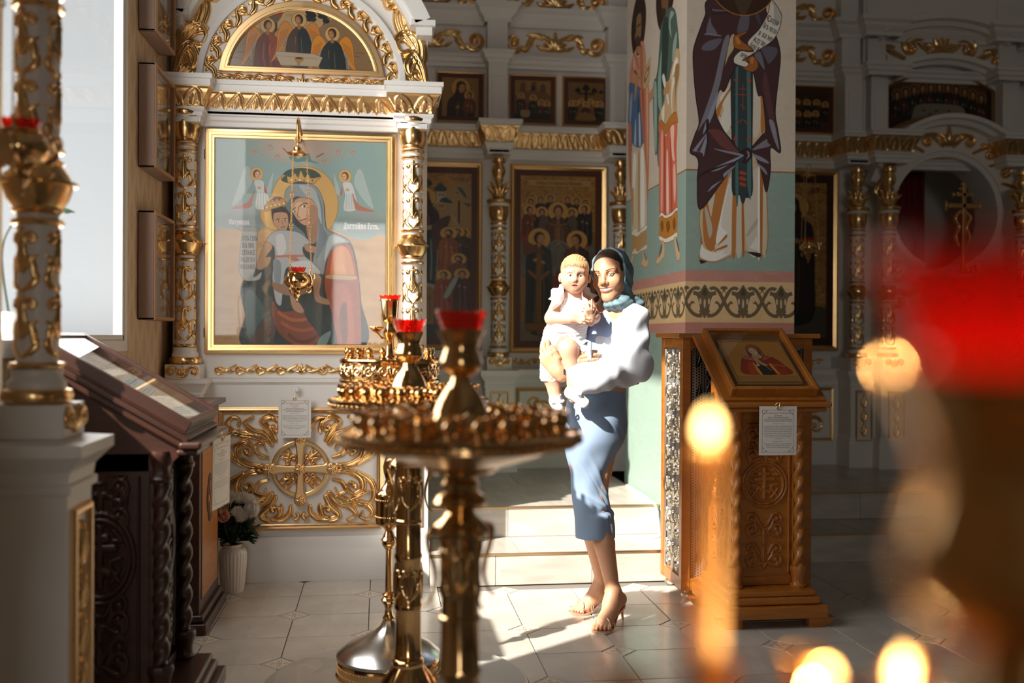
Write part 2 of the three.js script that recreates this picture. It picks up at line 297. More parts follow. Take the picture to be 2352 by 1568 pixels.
{
  const floor = structGroup('floor'), T = 0.345, C = 0.072, G = 0.0022;
  part('grout_bed', box(18, 0.2, 18, 6.9, -0.106, 0), std({ color: lin(0.2, 0.18, 0.16), roughness: 0.6 }), floor);
  const shp = (kind) => { const a = T / 2 - G, k = C + G * 0.4; return poly(kind ? [[-a + k, -a], [a, -a], [a, a - k], [a - k, a], [-a, a], [-a, -a + k]] : [[-a, -a], [a - k, -a], [a, -a + k], [a, a], [-a + k, a], [-a, a - k]]); };
  const geo = [0, 1].map((k) => { const g = plate(shp(k), 0.009, 0.0016, 0).rotateX(-Math.PI / 2); g.translate(0, -0.0085, 0); return g; });
  const dia = C - G * 1.2, inset = plate(poly([[-dia, 0], [0, -dia], [dia, 0], [0, dia]]), 0.009, 0.0012, 0);
  { const p = inset.attributes.position, uv = inset.attributes.uv; for (let i = 0; i < p.count; i++) uv.setXY(i, 0.5 + (p.getX(i) + p.getY(i)) / (2 * dia) * 0.98, 0.5 + (p.getY(i) - p.getX(i)) / (2 * dia) * 0.98); }
  inset.rotateX(-Math.PI / 2).translate(0, -0.0086, 0);
  const add = (g, m, x, z, n, tilt) => { const o = new THREE.Mesh(g, m); o.name = n; o.position.set(x, (hash2(x * 97, z * 91, 3) - 0.5) * 0.0006, z); o.rotation.set(tilt * (hash2(x * 31, z * 57, 1) - 0.5), 0, tilt * (hash2(x * 41, z * 77, 2) - 0.5)); o.castShadow = o.receiveShadow = true; floor.add(o); };
  // grid nodes: diamonds sit on every second one
  for (let j = -3; j < 8; j++) for (let i = -3; i < 13; i++) {
    const x = -0.05 + (i + 0.5) * T, z = -(5.07 - (j + 0.5) * T);
    if (z < -5.42 && x < 0.3 || z < -5.1 && x > 0.3 && x < 1.75 || x < -1.3) continue;
    if (z < -5.72 || z > -2.2) continue;
    add(geo[(i + j) & 1], tileMat[Math.floor(hash2(i, j, 5) * 3)], x, z, 'tile', 0.004);
  }
  for (let j = -2; j < 8; j++) for (let i = -3; i < 13; i++) {
    if ((i + j) & 1) continue;
    const x = -0.05 + i * T, z = -(5.07 - j * T);
    if (z < -5.1 && x < 1.75 || x < -1.2 || z > -2.3 || z < -5.45) continue;
    add(inset, insetMat, x, z, 'inset_tile', 0.001);
  }
}
// the raised platform before the icon screen, two steps up, faced with large tiles and brass nosings
function stairs(name, x0, x1, zA, zB, seams) {
  const g = structGroup(name), q = 0.0015, gap = 0.0012;
  part('concrete_core', [box(x1 - x0, 0.16, 0.55, (x0 + x1) / 2, 0.08, -zA - 0.28), box(x1 - x0, 0.33, 2.0, (x0 + x1) / 2, 0.165, -zB - 1.01)], grout, g);
  const add = (n, a, b, y0, y1, z0, z1, k) => part(n, boxUV(bar(a, b, y0, y1, z0, z1, q)), stepMat[k % 2], g);
  let k = 0;
  const rows = [['riser_tile', 0.001, 0.158, -zA - 0.01, -zA, seams[0]], ['tread_tile', 0.158, 0.167, -zB, -zA + 0.004, seams[1]], ['riser_tile', 0.168, 0.329, -zB - 0.01, -zB, seams[2]], ['platform_tile', 0.329, 0.338, -zB - 0.84, -zB + 0.004, seams[3]], ['platform_tile', 0.329, 0.338, -zB - 1.9, -zB - 0.842, seams[3].map((s) => s + 0.3)]];
  for (const [n, y0, y1, z0, z1, s] of rows) { const c = [x0, ...s.filter((v) => v > x0 + 0.05 && v < x1 - 0.05), x1]; for (let i = 0; i < c.length - 1; i++) add(n, c[i] + gap, c[i + 1] - gap, y0, y1, z0, z1, k++); }
  part('brass_nosing', [bar(x0, x1, 0.156, 0.1685, -zA - 0.004, -zA + 0.006, 0.002), bar(x0, x1, 0.327, 0.3395, -zB - 0.004, -zB + 0.006, 0.002)], brassStrip, g);
}
stairs('altar_steps_left', 0.256, 1.602, 5.172, 5.6, [[0.6, 1.115, 1.63], [0.73, 1.24], [0.72, 1.25], [0.6, 1.2]]);
stairs('altar_steps_right', 2.22, 5.4, 5.49, 5.93, [[2.35, 2.95, 3.55, 4.15, 4.75], [2.2, 2.8, 3.4, 4.0, 4.6], [2.4, 3.0, 3.6, 4.2, 4.8], [2.6, 3.2, 3.8, 4.4, 5]]);

const WX = -1.115, paneGlass = phy({ color: 0xffffff, roughness: 0.02, transmission: 1, thickness: 0, ior: 1.5, specularIntensity: 0.15 });
{
  // left wall: two window openings (depth ranges measured into the room), wall 0.14 thick
  const wl = structGroup('wall_left'), H = 8.2, openings = [[2.45, 4.51]], y0 = 1.28, y1 = 3.75, g = [];
  let z = -8.6;
  for (const [a, b] of [...openings, [8.4, 8.4]]) {   // each pier is splayed outwards on its near side
    if (a > z) { const e = z > -3 ? 0.62 : 0; g.push(plate(poly([[WX, z], [WX, a], [WX - 0.14, a], [WX - 0.14, z + e]]), H, 0).rotateX(-Math.PI / 2)); }
    if (b > a) g.push(box(0.14, y0, b - a, WX - 0.07, y0 / 2, -(a + b) / 2), box(0.14, H - y1, b - a, WX - 0.07, (H + y1) / 2, -(a + b) / 2));
    z = b;
  }
  part('papered_wall', g.map((q) => boxUV(q)), wallpaper, wl);
  part('window_casing', openings.flatMap(([a, b]) => [bar(WX - 0.002, WX + 0.012, y0 - 0.05, y1 + 0.05, -b - 0.045, -b - 0.001), bar(WX - 0.002, WX + 0.012, y0 - 0.05, y1 + 0.05, -a + 0.001, -a + 0.045), bar(WX - 0.002, WX + 0.012, y0 - 0.05, y0 - 0.001, -b, -a), bar(WX - 0.002, WX + 0.012, y1 + 0.001, y1 + 0.05, -b, -a)]), M.white, wl);
  openings.forEach(([a, b], i) => {
    const w = structGroup('window_' + (i + 1)), xg = WX - 0.012;
    part('window_pane', box(0.004, y1 - y0 - 0.04, b - a - 0.04, xg, (y0 + y1) / 2, -(a + b) / 2), paneGlass, w);
    part('window_frame', [bar(xg - 0.02, xg + 0.02, y0, y1, -b, -b + 0.022), bar(xg - 0.02, xg + 0.02, y0, y1, -a - 0.022, -a), bar(xg - 0.02, xg + 0.02, y0, y0 + 0.022, -b, -a), bar(xg - 0.02, xg + 0.02, y1 - 0.022, y1, -b, -a)], M.white, w);
  });
}
{
  struct('wall_right', box(0.2, 8.2, 17.4, 14.1, 4.1, 0.1), plaster);
  struct('wall_back', box(15.4, 8.2, 0.2, 6.5, 4.1, -8.5), plaster);
  const wb = structGroup('wall_behind');
  part('plastered_wall', [box(0.27, 8.2, 0.14, -1.035, 4.1, 8.6), box(13.5, 8.2, 0.14, 7.25, 4.1, 8.6), box(1.4, 1.0, 0.14, -0.2, 0.5, 8.6), box(1.4, 4.7, 0.14, -0.2, 5.85, 8.6)], plaster, wb);
  const w3 = structGroup('window_2');
  part('window_pane', box(1.4, 2.5, 0.004, -0.2, 2.25, 8.62), M.glass, w3);
  part('window_frame', [bar(-0.9, 0.5, 1.0, 1.05, 8.58, 8.66), bar(-0.9, 0.5, 3.45, 3.5, 8.58, 8.66), bar(-0.9, -0.85, 1, 3.5, 8.58, 8.66), bar(0.45, 0.5, 1, 3.5, 8.58, 8.66), bar(-0.22, -0.18, 1, 3.5, 8.58, 8.66)], M.white, w3);
  struct('ceiling', box(15.4, 0.2, 17.6, 6.5, 8.3, 0), plaster);
}

// ---------- carved columns (shared by the icon case, the near case and the icon screen) ----------
// openwork vine on a white core: unrolled relief wrapped round the shaft
function vineShaft(rad, h, res, rows) {
  const W = 2 * Math.PI * rad, rl = new Relief(W, h, res), n = 3, cw = W / n, ch = h / rows;
  for (let a = -1; a <= n; a++) for (let b = 0; b < rows; b++) {
    const x = -W / 2 + (a + 0.5) * cw, y = -h / 2 + b * ch, w = cw * 0.075;
    for (const s of [-1, 1]) {
      rl.volute(x + s * cw * 0.24, y + ch * 0.80, cw * 0.20, s > 0 ? -2.6 : -0.55, 1.2, s > 0 ? -1 : 1, w, 0.0065, [[x + s * cw * 0.02, y], [x + s * cw * 0.36, y + ch * 0.22], [x + s * cw * 0.12, y + ch * 0.52]]);
      rl.leaf(x + s * cw * 0.30, y + ch * 0.22, 1.57 - s * 0.2, ch * 0.34, w * 1.2, s * 0.9, 0.006, 1);
      rl.leaf(x + s * cw * 0.04, y + ch * 0.30, 1.57 - s * 0.5, ch * 0.34, w * 1.15, -s * 0.5, 0.006, 1);
      rl.leaf(x + s * cw * 0.14, y + ch * 0.05, 1.57 - s * 1.2, ch * 0.3, w * 1.1, s * 1.2, 0.006, 0);
    }
    rl.leaf(x, y + ch * 0.36, Math.PI / 2, ch * 0.5, w * 1.7, 0, 0.0085, 1);
    rl.ball(x, y + ch * 0.93, w * 1.2, 0.007);
  }
  return rl.geo((x, y, hh) => { const a = x / rad; return [(rad + hh) * Math.sin(a), y + h / 2, (rad + hh) * Math.cos(a)]; });
}
function carvedColumn(parent, x, y0, z, S, shaftA, shaftB, dims) {   // dims: heights above y0 of the turned sections
  const c = new THREE.Group(); c.name = 'carved_column'; c.position.set(x, y0, z); parent.add(c);
  const L = (n, pr, m, y = 0) => { const o = part(n, lathe(pr, 26), m, c); o.position.y = y; return o; };
  const r = dims.r;
  L('torus_base', [[r * 1.3, 0], [r * 1.66, 0.004], [r * 1.76, 0.020], [r * 1.66, 0.034], [r * 1.35, 0.040]], S.gold);
  L('plain_collar', [[r * 1.42, 0.038], [r * 1.40, 0.056], [r * 1.24, 0.064], [r * 1.2, dims.a0 - 0.03]], S.white);
  const ring = (y, k = 1.22) => L('gilt_ring', [[r * 0.95, y - 0.010], [r * k, y - 0.007], [r * (k + 0.08), y], [r * k, y + 0.007], [r * 0.95, y + 0.010]], S.gold);
  ring(dims.a0 - 0.02, 1.3); ring(dims.a1 + 0.012); ring(dims.b0 - 0.012); ring(dims.b1 + 0.012); ring(dims.b1 + 0.048);
  L('shaft_core', [[r, 0.03], [r, dims.top - 0.02]], S.white);
  for (const [g, y] of [[shaftA, dims.a0], [shaftB, dims.b0]]) { const o = part('vine_carving', g, S.gold, c); o.position.y = y; }
  const m0 = dims.a1 + 0.045, m1 = dims.b0 - 0.045, mm = (m0 + m1) / 2, mh = (m1 - m0) / 2;
  L('gilt_knop', [[r * 1.05, m0 - 0.012], [r * 1.25, m0 - 0.004], [r * 1.2, m0 + 0.004], [r * 1.5, m0 + mh * 0.45], [r * 1.66, mm - mh * 0.1], [r * 1.72, mm], [r * 1.9, mm + 0.002], [r * 1.9, mm + 0.010], [r * 1.66, mm + 0.013], [r * 1.5, mm + mh * 0.5], [r * 1.15, m1 - 0.004], [r * 1.3, m1], [r * 1.05, m1 + 0.012]], S.gold);
  const t0 = dims.b1 + 0.062;
  L('gilt_cup', [[r * 1.0, t0], [r * 1.25, t0 + 0.006], [r * 1.2, t0 + 0.016], [r * 1.35, t0 + 0.028], [r * 1.48, t0 + 0.06], [r * 1.5, t0 + 0.105], [r * 1.42, t0 + 0.112], [r * 1.1, t0 + 0.112]], S.gold);
  L('white_lip', [[r * 1.3, t0 + 0.108], [r * 1.62, t0 + 0.116], [r * 1.62, t0 + 0.13], [r * 1.3, t0 + 0.134]], S.white);
  L('gilt_cap_ring', [[r * 1.3, t0 + 0.13], [r * 1.8, t0 + 0.136], [r * 1.9, t0 + 0.148], [r * 1.8, t0 + 0.16], [r * 1.2, t0 + 0.166]], S.gold);
  return c;
}
const lotus = (p) => (s, v, len, t) => {   // a run of pointed arches with a palmette in each
  const n = Math.max(1, Math.round(len / p)), x = t * n - Math.floor(t * n) - 0.5, ax = Math.abs(x);
  const e = 0.5 * Math.pow(1 - Math.pow(clamp((v - 0.02) / 0.92, 0, 1), 1.7), 0.8);
  let h = 0;
  for (const q of [e, 1 - e]) { const d = Math.abs(ax - q) / 0.085; if (d < 1) h = Math.max(h, 0.0075 * (1 - d * d)); }
  const d2 = Math.abs(ax - e * 0.72) / 0.03; if (d2 < 1 && v < 0.75) h = Math.max(h, 0.003 * (1 - d2 * d2));
  const lw = 0.2 * Math.pow(Math.sin(Math.PI * clamp((v - 0.16) / 0.52, 0, 1)), 0.7); if (lw > 0.01 && ax < lw) h = Math.max(h, 0.008 * (1 - (ax / lw) ** 2) * (0.75 + 0.25 * Math.cos(ax / lw * 9)));
  for (const k of [0.5, 1.0]) { const cx = 0.12 + 0.2 * k * Math.sin(clamp((v - 0.03) / 0.4, 0, 1) * 1.6), d = Math.abs(ax - cx * k) / 0.045; if (v > 0.03 && v < 0.34 && d < 1) h = Math.max(h, 0.005 * (1 - d * d)); }
  if (v < 0.07 || v > 0.95) h = 0.006;
  return h;
};

// ---------- the tall white and gold icon case (kiot) ----------
{
  const KX = -0.42, KZ = 5.42, t = thing('icon_case', 'tall white and gold carved icon case with two columns and arched crown, beside the window', 'icon case', [KX, 0, -KZ]);
  const W = 0.585, HW = 0.665;
  // plan path of the entablature: breaks forward over each column
  const path = (o, f, hw = 0.09) => [[-W - hw, -0.1], [-W - hw, f], [-W + hw, f], [-W + hw, o], [W - hw, o], [W - hw, f], [W + hw, f], [W + hw, -0.1]];
  part('case_body', [bar(-HW, HW, 0, 2.63, -0.45, 0, 0.002), bar(-W - 0.086, -W + 0.086, 0.0, 1.152, 0, 0.165, 0.003), bar(W - 0.086, W + 0.086, 0, 1.152, 0, 0.165, 0.003), bar(-0.5, 0.5, 0, 1.072, 0, 0.03, 0.002), bar(-W - 0.07, -W + 0.07, 2.42, 2.60, 0, 0.15, 0.002), bar(W - 0.07, W + 0.07, 2.42, 2.60, 0, 0.15, 0.002), bar(-0.5, 0.5, 2.45, 2.63, 0, 0.06, 0.002)], M.white, t);
  part('plinth_moulding', mould([[0, 0], [0.012, 0.001], [0.012, 0.158], [0.006, 0.17], [0.006, 0.222], [0.001, 0.236]], path(0.04, 0.165, 0.086)), M.white, t);
  part('dado_cap_moulding', mould([[-0.004, 0.935], [0.006, 0.945], [0.006, 0.958], [0.0, 0.962], [0.002, 0.992], [0.012, 0.998], [0.012, 1.01], [0.018, 1.02], [0.036, 1.052], [0.042, 1.056], [0.042, 1.075], [0.0, 1.079]], path(0.0, 0.165, 0.086)), M.white, t);
  part('architrave_moulding', mould([[0.0, 2.395], [0.008, 2.398], [0.008, 2.42], [0.018, 2.428], [0.018, 2.446], [0.03, 2.458], [0.03, 2.47], [0, 2.476]], path(0.03, 0.135, 0.075)), M.white, t);
  part('gilt_leaf_cornice', reliefMould([[0.006, 2.47], [0.010, 2.485], [0.022, 2.51], [0.042, 2.54], [0.052, 2.566]], path(0.045, 0.15, 0.08), 0.0045, 24, lotus(0.098)), M.goldMatte, t);
  part('cornice_shelf', [mould([[0.03, 2.565], [0.058, 2.567], [0.058, 2.60], [0.068, 2.602], [0.068, 2.625], [0.0, 2.63]], path(0.05, 0.16, 0.085)), bar(-W - 0.14, -W + 0.14, 2.60, 2.628, -0.1, 0.21, 0.002), bar(W - 0.14, W + 0.14, 2.60, 2.628, -0.1, 0.21, 0.002), bar(-0.5, 0.5, 2.60, 2.627, -0.1, 0.1, 0.002)], M.white, t);
  // crown board with shoulders and the moulded arch round it
  const cy = 2.641, crown = (g) => { const s = new THREE.Shape(); s.moveTo(-HW + g, 2.62); s.lineTo(-HW + g, 2.92); s.lineTo(-0.60 + g, 2.97); s.absarc(0, 2.70, 0.645 - g, Math.PI - 0.43, 0.43, true); s.lineTo(HW - g, 2.92); s.lineTo(HW - g, 2.62); return s; };
  const arcBand = (r0, r1, z0, z1, yc, a0, a1, m = 40) => { const s = new THREE.Shape(); for (let i = 0; i <= m; i++) { const a = lerp(a0, a1, i / m); i ? s.lineTo(r1 * Math.cos(a), yc + r1 * Math.sin(a)) : s.moveTo(r1 * Math.cos(a), yc + r1 * Math.sin(a)); } for (let i = m; i >= 0; i--) { const a = lerp(a0, a1, i / m); s.lineTo(r0 * Math.cos(a), yc + r0 * Math.sin(a)); } return plate(s, z1 - z0, 0.002, z0, 4); };
  part('crown_board', plate(crown(0), 0.12, 0.002, -0.12, 30), M.white, t);
  part('crown_arch_moulding', [arcBand(0.62, 0.70, 0, 0.10, 2.70, 0.42, Math.PI - 0.42), arcBand(0.645, 0.73, -0.05, 0.14, 2.70, 0.40, Math.PI - 0.40), bar(0.57, 0.70, 2.945, 2.975, -0.05, 0.14), bar(-0.70, -0.57, 2.945, 2.975, -0.05, 0.14), bar(0.60, 0.685, 2.90, 2.945, -0.05, 0.11), bar(-0.685, -0.60, 2.90, 2.945, -0.05, 0.11)], M.white, t);
  part('lunette_white_ring', [arcBand(0.515, 0.548, 0, 0.03, cy, -0.02, Math.PI + 0.02), arcBand(0.43, 0.53, 0, 0.006, cy, 0, Math.PI)], M.white, t);
  // leaf chain round the lunette
  {
    const r0 = 0.480, L = Math.PI * r0 * 0.985, rl = new Relief(1.1, 0.6, 0.0028);
    rl.tx = (u, v) => { const a = Math.PI / 2 - u / r0; return [(r0 + v) * Math.cos(a), (r0 + v) * Math.sin(a) - 0.26]; };
    for (const s of [-1, 1]) for (let i = 0; i < 7; i++) {
      const u = s * (L / 2 - 0.02 - i * 0.1045), d = -s;
      rl.stroke([[u, -0.028], [u + d * 0.03, -0.016], [u + d * 0.055, 0.022], [u + d * 0.085, 0.026], [u + d * 0.096, 0.008], [u + d * 0.083, -0.004], [u + d * 0.074, 0.008]], (q) => 0.011 + 0.007 * Math.sin(Math.PI * Math.min(1, q * 1.8)), (q) => 0.012 + 0.012 * q, 1);
      rl.leaf(u + d * 0.02, 0.02, d > 0 ? -0.2 : Math.PI + 0.2, 0.085, 0.013, -d * 0.9, 0.014, 1);
    }
    rl.palm(0, -0.02, Math.PI / 2, 0.07, 5, 1.0, 0.018);
    part('lunette_leaf_border', rl.geo((x, y, h) => [x, cy + y + 0.26, h + 0.006]), M.gold, t);
  }
  // bold acanthus sweeping over the crown
  {
    const rl = new Relief(1.34, 0.92, 0.003);
    for (const s of [-1, 1]) {
      const S = (a) => a.map(([x, y]) => [s * x, y - 0.42]);
      rl.stroke(S([[0.635, 0.03], [0.585, 0.07], [0.62, 0.18], [0.60, 0.27], [0.53, 0.30], [0.49, 0.25], [0.52, 0.19], [0.56, 0.20]]), (q) => 0.020 + 0.026 * Math.sin(Math.PI * Math.min(1, q * 1.5)), (q) => 0.022 + 0.014 * q, 3);
      rl.stroke(S([[0.655, 0.02], [0.63, 0.12], [0.585, 0.19], [0.545, 0.13], [0.565, 0.075], [0.60, 0.09]]), (q) => 0.016 + 0.02 * Math.sin(Math.PI * q), 0.03, 2);
      rl.stroke(S([[0.60, 0.22], [0.54, 0.31], [0.52, 0.40], [0.55, 0.47], [0.50, 0.53], [0.44, 0.50], [0.45, 0.44], [0.49, 0.45]]), (q) => 0.018 + 0.028 * Math.sin(Math.PI * Math.min(1, q * 1.5)), (q) => 0.025 + 0.012 * q, 3);
      rl.stroke(S([[0.54, 0.33], [0.60, 0.36], [0.63, 0.31], [0.60, 0.28], [0.575, 0.305]]), (q) => 0.014 + 0.012 * Math.sin(Math.PI * q), 0.03, 1);
      rl.stroke(S([[0.53, 0.44], [0.44, 0.50], [0.36, 0.60], [0.38, 0.68], [0.31, 0.72], [0.26, 0.66], [0.30, 0.61], [0.33, 0.64]]), (q) => 0.018 + 0.026 * Math.sin(Math.PI * Math.min(1, q * 1.5)), (q) => 0.025 + 0.012 * q, 3);
      rl.stroke(S([[0.36, 0.60], [0.26, 0.66], [0.16, 0.74], [0.06, 0.78], [0.05, 0.70], [0.11, 0.69]]), (q) => 0.018 + 0.022 * Math.sin(Math.PI * q), 0.03, 3);
      rl.leaf(s * 0.62, -0.36, s > 0 ? 1.2 : 1.94, 0.15, 0.02, s * 0.9, 0.02, 2);
      rl.leaf(s * 0.565, -0.17, s > 0 ? 2.6 : 0.54, 0.13, 0.02, s * 1.2, 0.022, 2);
      rl.leaf(s * 0.50, 0.02, s > 0 ? 0.4 : 2.74, 0.14, 0.02, s * 1.4, 0.022, 2);
    }
    part('crown_acanthus', rl.geo((x, y, h) => [x, y + 0.42 + 2.635, h + 0.001]), M.gold, t);
  }
  { const rl = new Relief(0.9, 0.074, 0.0024); for (const s of [-1, 1]) for (let i = 0; i < 4; i++) { const x = s * (0.065 + i * 0.105); rl.volute(x + s * 0.062, -0.002, 0.026, s > 0 ? 2.2 : 0.94, 1.2, s > 0 ? -1 : 1, 0.008, 0.013, [[x - s * 0.03, -0.03], [x + s * 0.0, -0.004]]); rl.leaf(x - s * 0.02, 0.012, s > 0 ? 0.15 : Math.PI - 0.15, 0.085, 0.012, -s * 0.9, 0.012, 1); } rl.palm(0, -0.03, Math.PI / 2, 0.062, 5, 0.8, 0.015); part('crown_frieze', rl.geo((x, y, h) => [x, y + 2.660, h + 0.002]), M.gold, t); }
  // scroll strip under the picture and the pedestal ornaments
  { const rl = new Relief(0.97, 0.07, 0.0024); for (const s of [-1, 1]) { for (let i = 0; i < 4; i++) { const x = s * (0.055 + i * 0.105); rl.volute(x + s * 0.06, 0, 0.024, s > 0 ? -2.2 : -0.94, 1.25, s > 0 ? 1 : -1, 0.0075, 0.012, [[x - s * 0.03, 0.024], [x, 0.006]]); rl.leaf(x - s * 0.018, -0.012, s > 0 ? 0 : Math.PI, 0.08, 0.011, s * 0.8, 0.011, 1); } } rl.palm(0, -0.02, Math.PI / 2, 0.055, 5, 0.9, 0.012); part('lower_scroll_strip', rl.geo((x, y, h) => [x, y + 1.121, h + 0.001]), M.gold, t); }
  const orn = (() => { const rl = new Relief(0.172, 0.064, 0.002); for (const s of [-1, 1]) rl.volute(s * 0.056, 0, 0.026, s > 0 ? 1.9 : 1.24, 1.2, s > 0 ? -1 : 1, 0.0085, 0.014, [[0, -0.026], [s * 0.018, -0.02], [s * 0.032, 0.016]]); rl.palm(0, -0.02, Math.PI / 2, 0.05, 5, 0.7, 0.016); return rl.flat(); })();
  for (const s of [-1, 1]) { const o = part('pedestal_ornament', orn, M.gold, t); o.position.set(s * W, 1.115, 0.165); }
  // columns
  const dims = { r: 0.0475, a0: 0.117, a1: 0.528, b0: 0.722, b1: 1.085, top: 1.27 };
  const sa = vineShaft(dims.r, dims.a1 - dims.a0, 0.003, 2), sb = vineShaft(dims.r, dims.b1 - dims.b0, 0.003, 2);
  for (const s of [-1, 1]) carvedColumn(t, s * W, 1.152, 0.08, M, sa, sb, dims);
  part('column_cap_blocks', [bar(-W - 0.075, -W + 0.075, 2.395, 2.43, 0, 0.15), bar(W - 0.075, W + 0.075, 2.395, 2.43, 0, 0.15)], M.white, t);
  // lower panel: gilt frame, pierced acanthus and the round cross
  part('panel_frame', frameGeo(0.80, 0.585, [[0, 0.0], [0, 0.012], [0.006, 0.014], [0.012, 0.024], [0.02, 0.027], [0.027, 0.024], [0.029, 0.014], [0.033, 0.012], [0.033, 0]]).translate(0, 0.598, 0.03), M.goldMatte, t);
  {
    const rl = new Relief(0.80, 0.585, 0.0024), w = 0.022, h = 0.022;
    for (const sx of [-1, 1]) for (const sy of [-1, 1]) {
      const S = (a) => a.map(([x, y]) => [sx * x, sy * y]), st = (a, k, vv = 2, hh = h) => rl.stroke(S(a), (q) => w * k * (0.45 + 0.55 * Math.sin(Math.PI * Math.min(1, 0.12 + q * 1.05))), (q) => hh * (0.75 + 0.5 * q), vv);
      // large C-scroll at mid side
      st([[0.19, 0.015], [0.26, 0.02], [0.32, 0.06], [0.325, 0.115], [0.28, 0.14], [0.245, 0.11], [0.262, 0.075], [0.285, 0.085]], 0.95);
      st([[0.30, 0.02], [0.375, 0.08], [0.385, 0.16], [0.34, 0.20], [0.29, 0.185]], 0.8);
      // corner scroll
      st([[0.20, 0.17], [0.28, 0.185], [0.355, 0.20], [0.38, 0.245], [0.35, 0.275], [0.315, 0.26], [0.325, 0.235]], 0.9);
      st([[0.15, 0.13], [0.19, 0.18], [0.25, 0.20], [0.29, 0.245], [0.25, 0.275]], 1.0);
      st([[0.13, 0.15], [0.155, 0.20], [0.20, 0.25], [0.16, 0.272], [0.115, 0.245], [0.12, 0.205], [0.15, 0.205]], 0.9);
      st([[0.05, 0.20], [0.055, 0.235], [0.095, 0.268], [0.15, 0.27]], 0.75);
      st([[0.02, 0.235], [0.012, 0.25], [0.024, 0.268], [0.04, 0.255]], 0.5, 0);
      st([[0.17, 0.06], [0.215, 0.075], [0.235, 0.12], [0.195, 0.135], [0.18, 0.105]], 0.65, 1);
      st([[0.22, 0.19], [0.30, 0.155], [0.36, 0.125]], 0.55, 1);
      rl.leaf(sx * 0.19, sy * 0.15, sx > 0 ? sy * 0.5 : Math.PI - sy * 0.5, 0.16, 0.02, -sx * sy * 0.7, h, 2);
      rl.leaf(sx * 0.235, sy * 0.008, sx > 0 ? Math.PI - sy * 0.2 : sy * 0.2, 0.065, 0.014, 0, h, 1);
      rl.leaf(sx * 0.10, sy * 0.19, sy * 1.57, 0.085, 0.016, -sx * sy * 0.8, h, 1);
      rl.ball(sx * 0.283, sy * 0.095, 0.018, 0.028); rl.ball(sx * 0.145, sy * 0.222, 0.016, 0.028);
    }
    part('panel_acanthus', rl.geo((x, y, hh) => [x, y + 0.597, hh + 0.03]), M.gold, t);
  }
  {
    const g = [], s = [];
    const ringG = (r0, r1, z0, z1, x = 0, y = 0.597) => { const sh = new THREE.Shape(); sh.absarc(x, y, r1, 0, 2 * Math.PI); const hl = new THREE.Path(); hl.absarc(x, y, r0, 0, 2 * Math.PI, true); sh.holes.push(hl); return plate(sh, z1 - z0, 0.004, z0, 40); };
    g.push(ringG(0.128, 0.153, 0.03, 0.052));
    const arm = new THREE.Shape(), P = []; // cross with flared arms and round ends
    for (let k = 0; k < 4; k++) { const c = Math.cos(k * Math.PI / 2), d = Math.sin(k * Math.PI / 2), q = (x, y) => P.push([x * c - y * d, x * d + y * c + 0.597]); q(0.018, 0.018); q(0.06, 0.019); q(0.12, 0.024); q(0.138, 0.031); for (let i = 0; i <= 8; i++) { const a = -2.1 + 4.2 * (1 - i / 8); const b = a; q(0.165 + 0.033 * Math.cos(b), 0.033 * Math.sin(b)); } q(0.138, -0.031); q(0.12, -0.024); q(0.06, -0.019); q(0.018, -0.018); }
    // walk counter-clockwise: reverse each arm
    const Q = []; for (let k = 0; k < 4; k++) { const m = P.length / 4; for (let i = m - 1; i >= 0; i--) Q.push(P[k * m + i]); }
    part('panel_cross', plate(poly(Q), 0.034, 0.007, 0.03), M.goldMatte, t);
    const rs = (x, y, r) => { const rl = new Relief(r * 2.2, r * 2.2, 0.0018); rl.ring(0, 0, r * 0.9, r * 0.1, 0.006); for (let k = 0; k < 8; k++) rl.leaf(0, 0, k * Math.PI / 4, r * 0.85, r * 0.26, 0, 0.009, 0); rl.ball(0, 0, r * 0.25, 0.013); return rl.geo((a, b, h) => [a + x, b + y + 0.597, h + 0.064]); };
    part('cross_rosettes', [rs(0, 0, 0.03), rs(0.165, 0, 0.027), rs(-0.165, 0, 0.027), rs(0, 0.165, 0.027), rs(0, -0.165, 0.027)], M.gold, t);
    const rl = new Relief(0.26, 0.26, 0.002); for (const sx of [-1, 1]) for (const sy of [-1, 1]) { rl.ring(sx * 0.066, sy * 0.034, 0.009, 0.007, 0.018); rl.ring(sx * 0.034, sy * 0.062, 0.009, 0.007, 0.018); rl.stroke([[sx * 0.025, sy * 0.03], [sx * 0.055, sy * 0.062], [sx * 0.088, sy * 0.088]], 0.008, 0.014, 0); rl.leaf(sx * 0.05, sy * 0.05, sx > 0 ? sy * 1.5 : Math.PI - sy * 1.5, 0.06, 0.012, sx * sy * -0.5, 0.014, 1); rl.leaf(sx * 0.05, sy * 0.05, sx > 0 ? sy * 0.05 : Math.PI - sy * 0.05, 0.062, 0.012, sx * sy * 0.5, 0.014, 1); }
    part('cross_foliage', [rl.geo((x, y, h) => [x, y + 0.597, h + 0.031]), ...g], M.gold, t);
  }
  for (const s of [-1, 1]) {
    part('pedestal_panel', frameGeo(0.075, 0.56, [[0, 0], [0, 0.006], [0.006, 0.012], [0.012, 0.012], [0.016, 0.006], [0.016, 0]]).translate(s * W, 0.6, 0.165), M.goldMatte, t);
    const rl = new Relief(0.07, 0.55, 0.0025); for (let i = 0; i < 4; i++) { const y = -0.25 + i * 0.13; for (const q of [-1, 1]) { rl.leaf(0, y, 1.57 - q * 0.7, 0.075, 0.011, q * 1.2, 0.012, 1); } rl.leaf(0, y, 1.57, 0.12, 0.013, 0, 0.012, 1); } 
    part('pedestal_leaf_carving', rl.geo((x, y, h) => [x + s * W, y + 0.6, h + 0.166]), M.gold, t);
  }
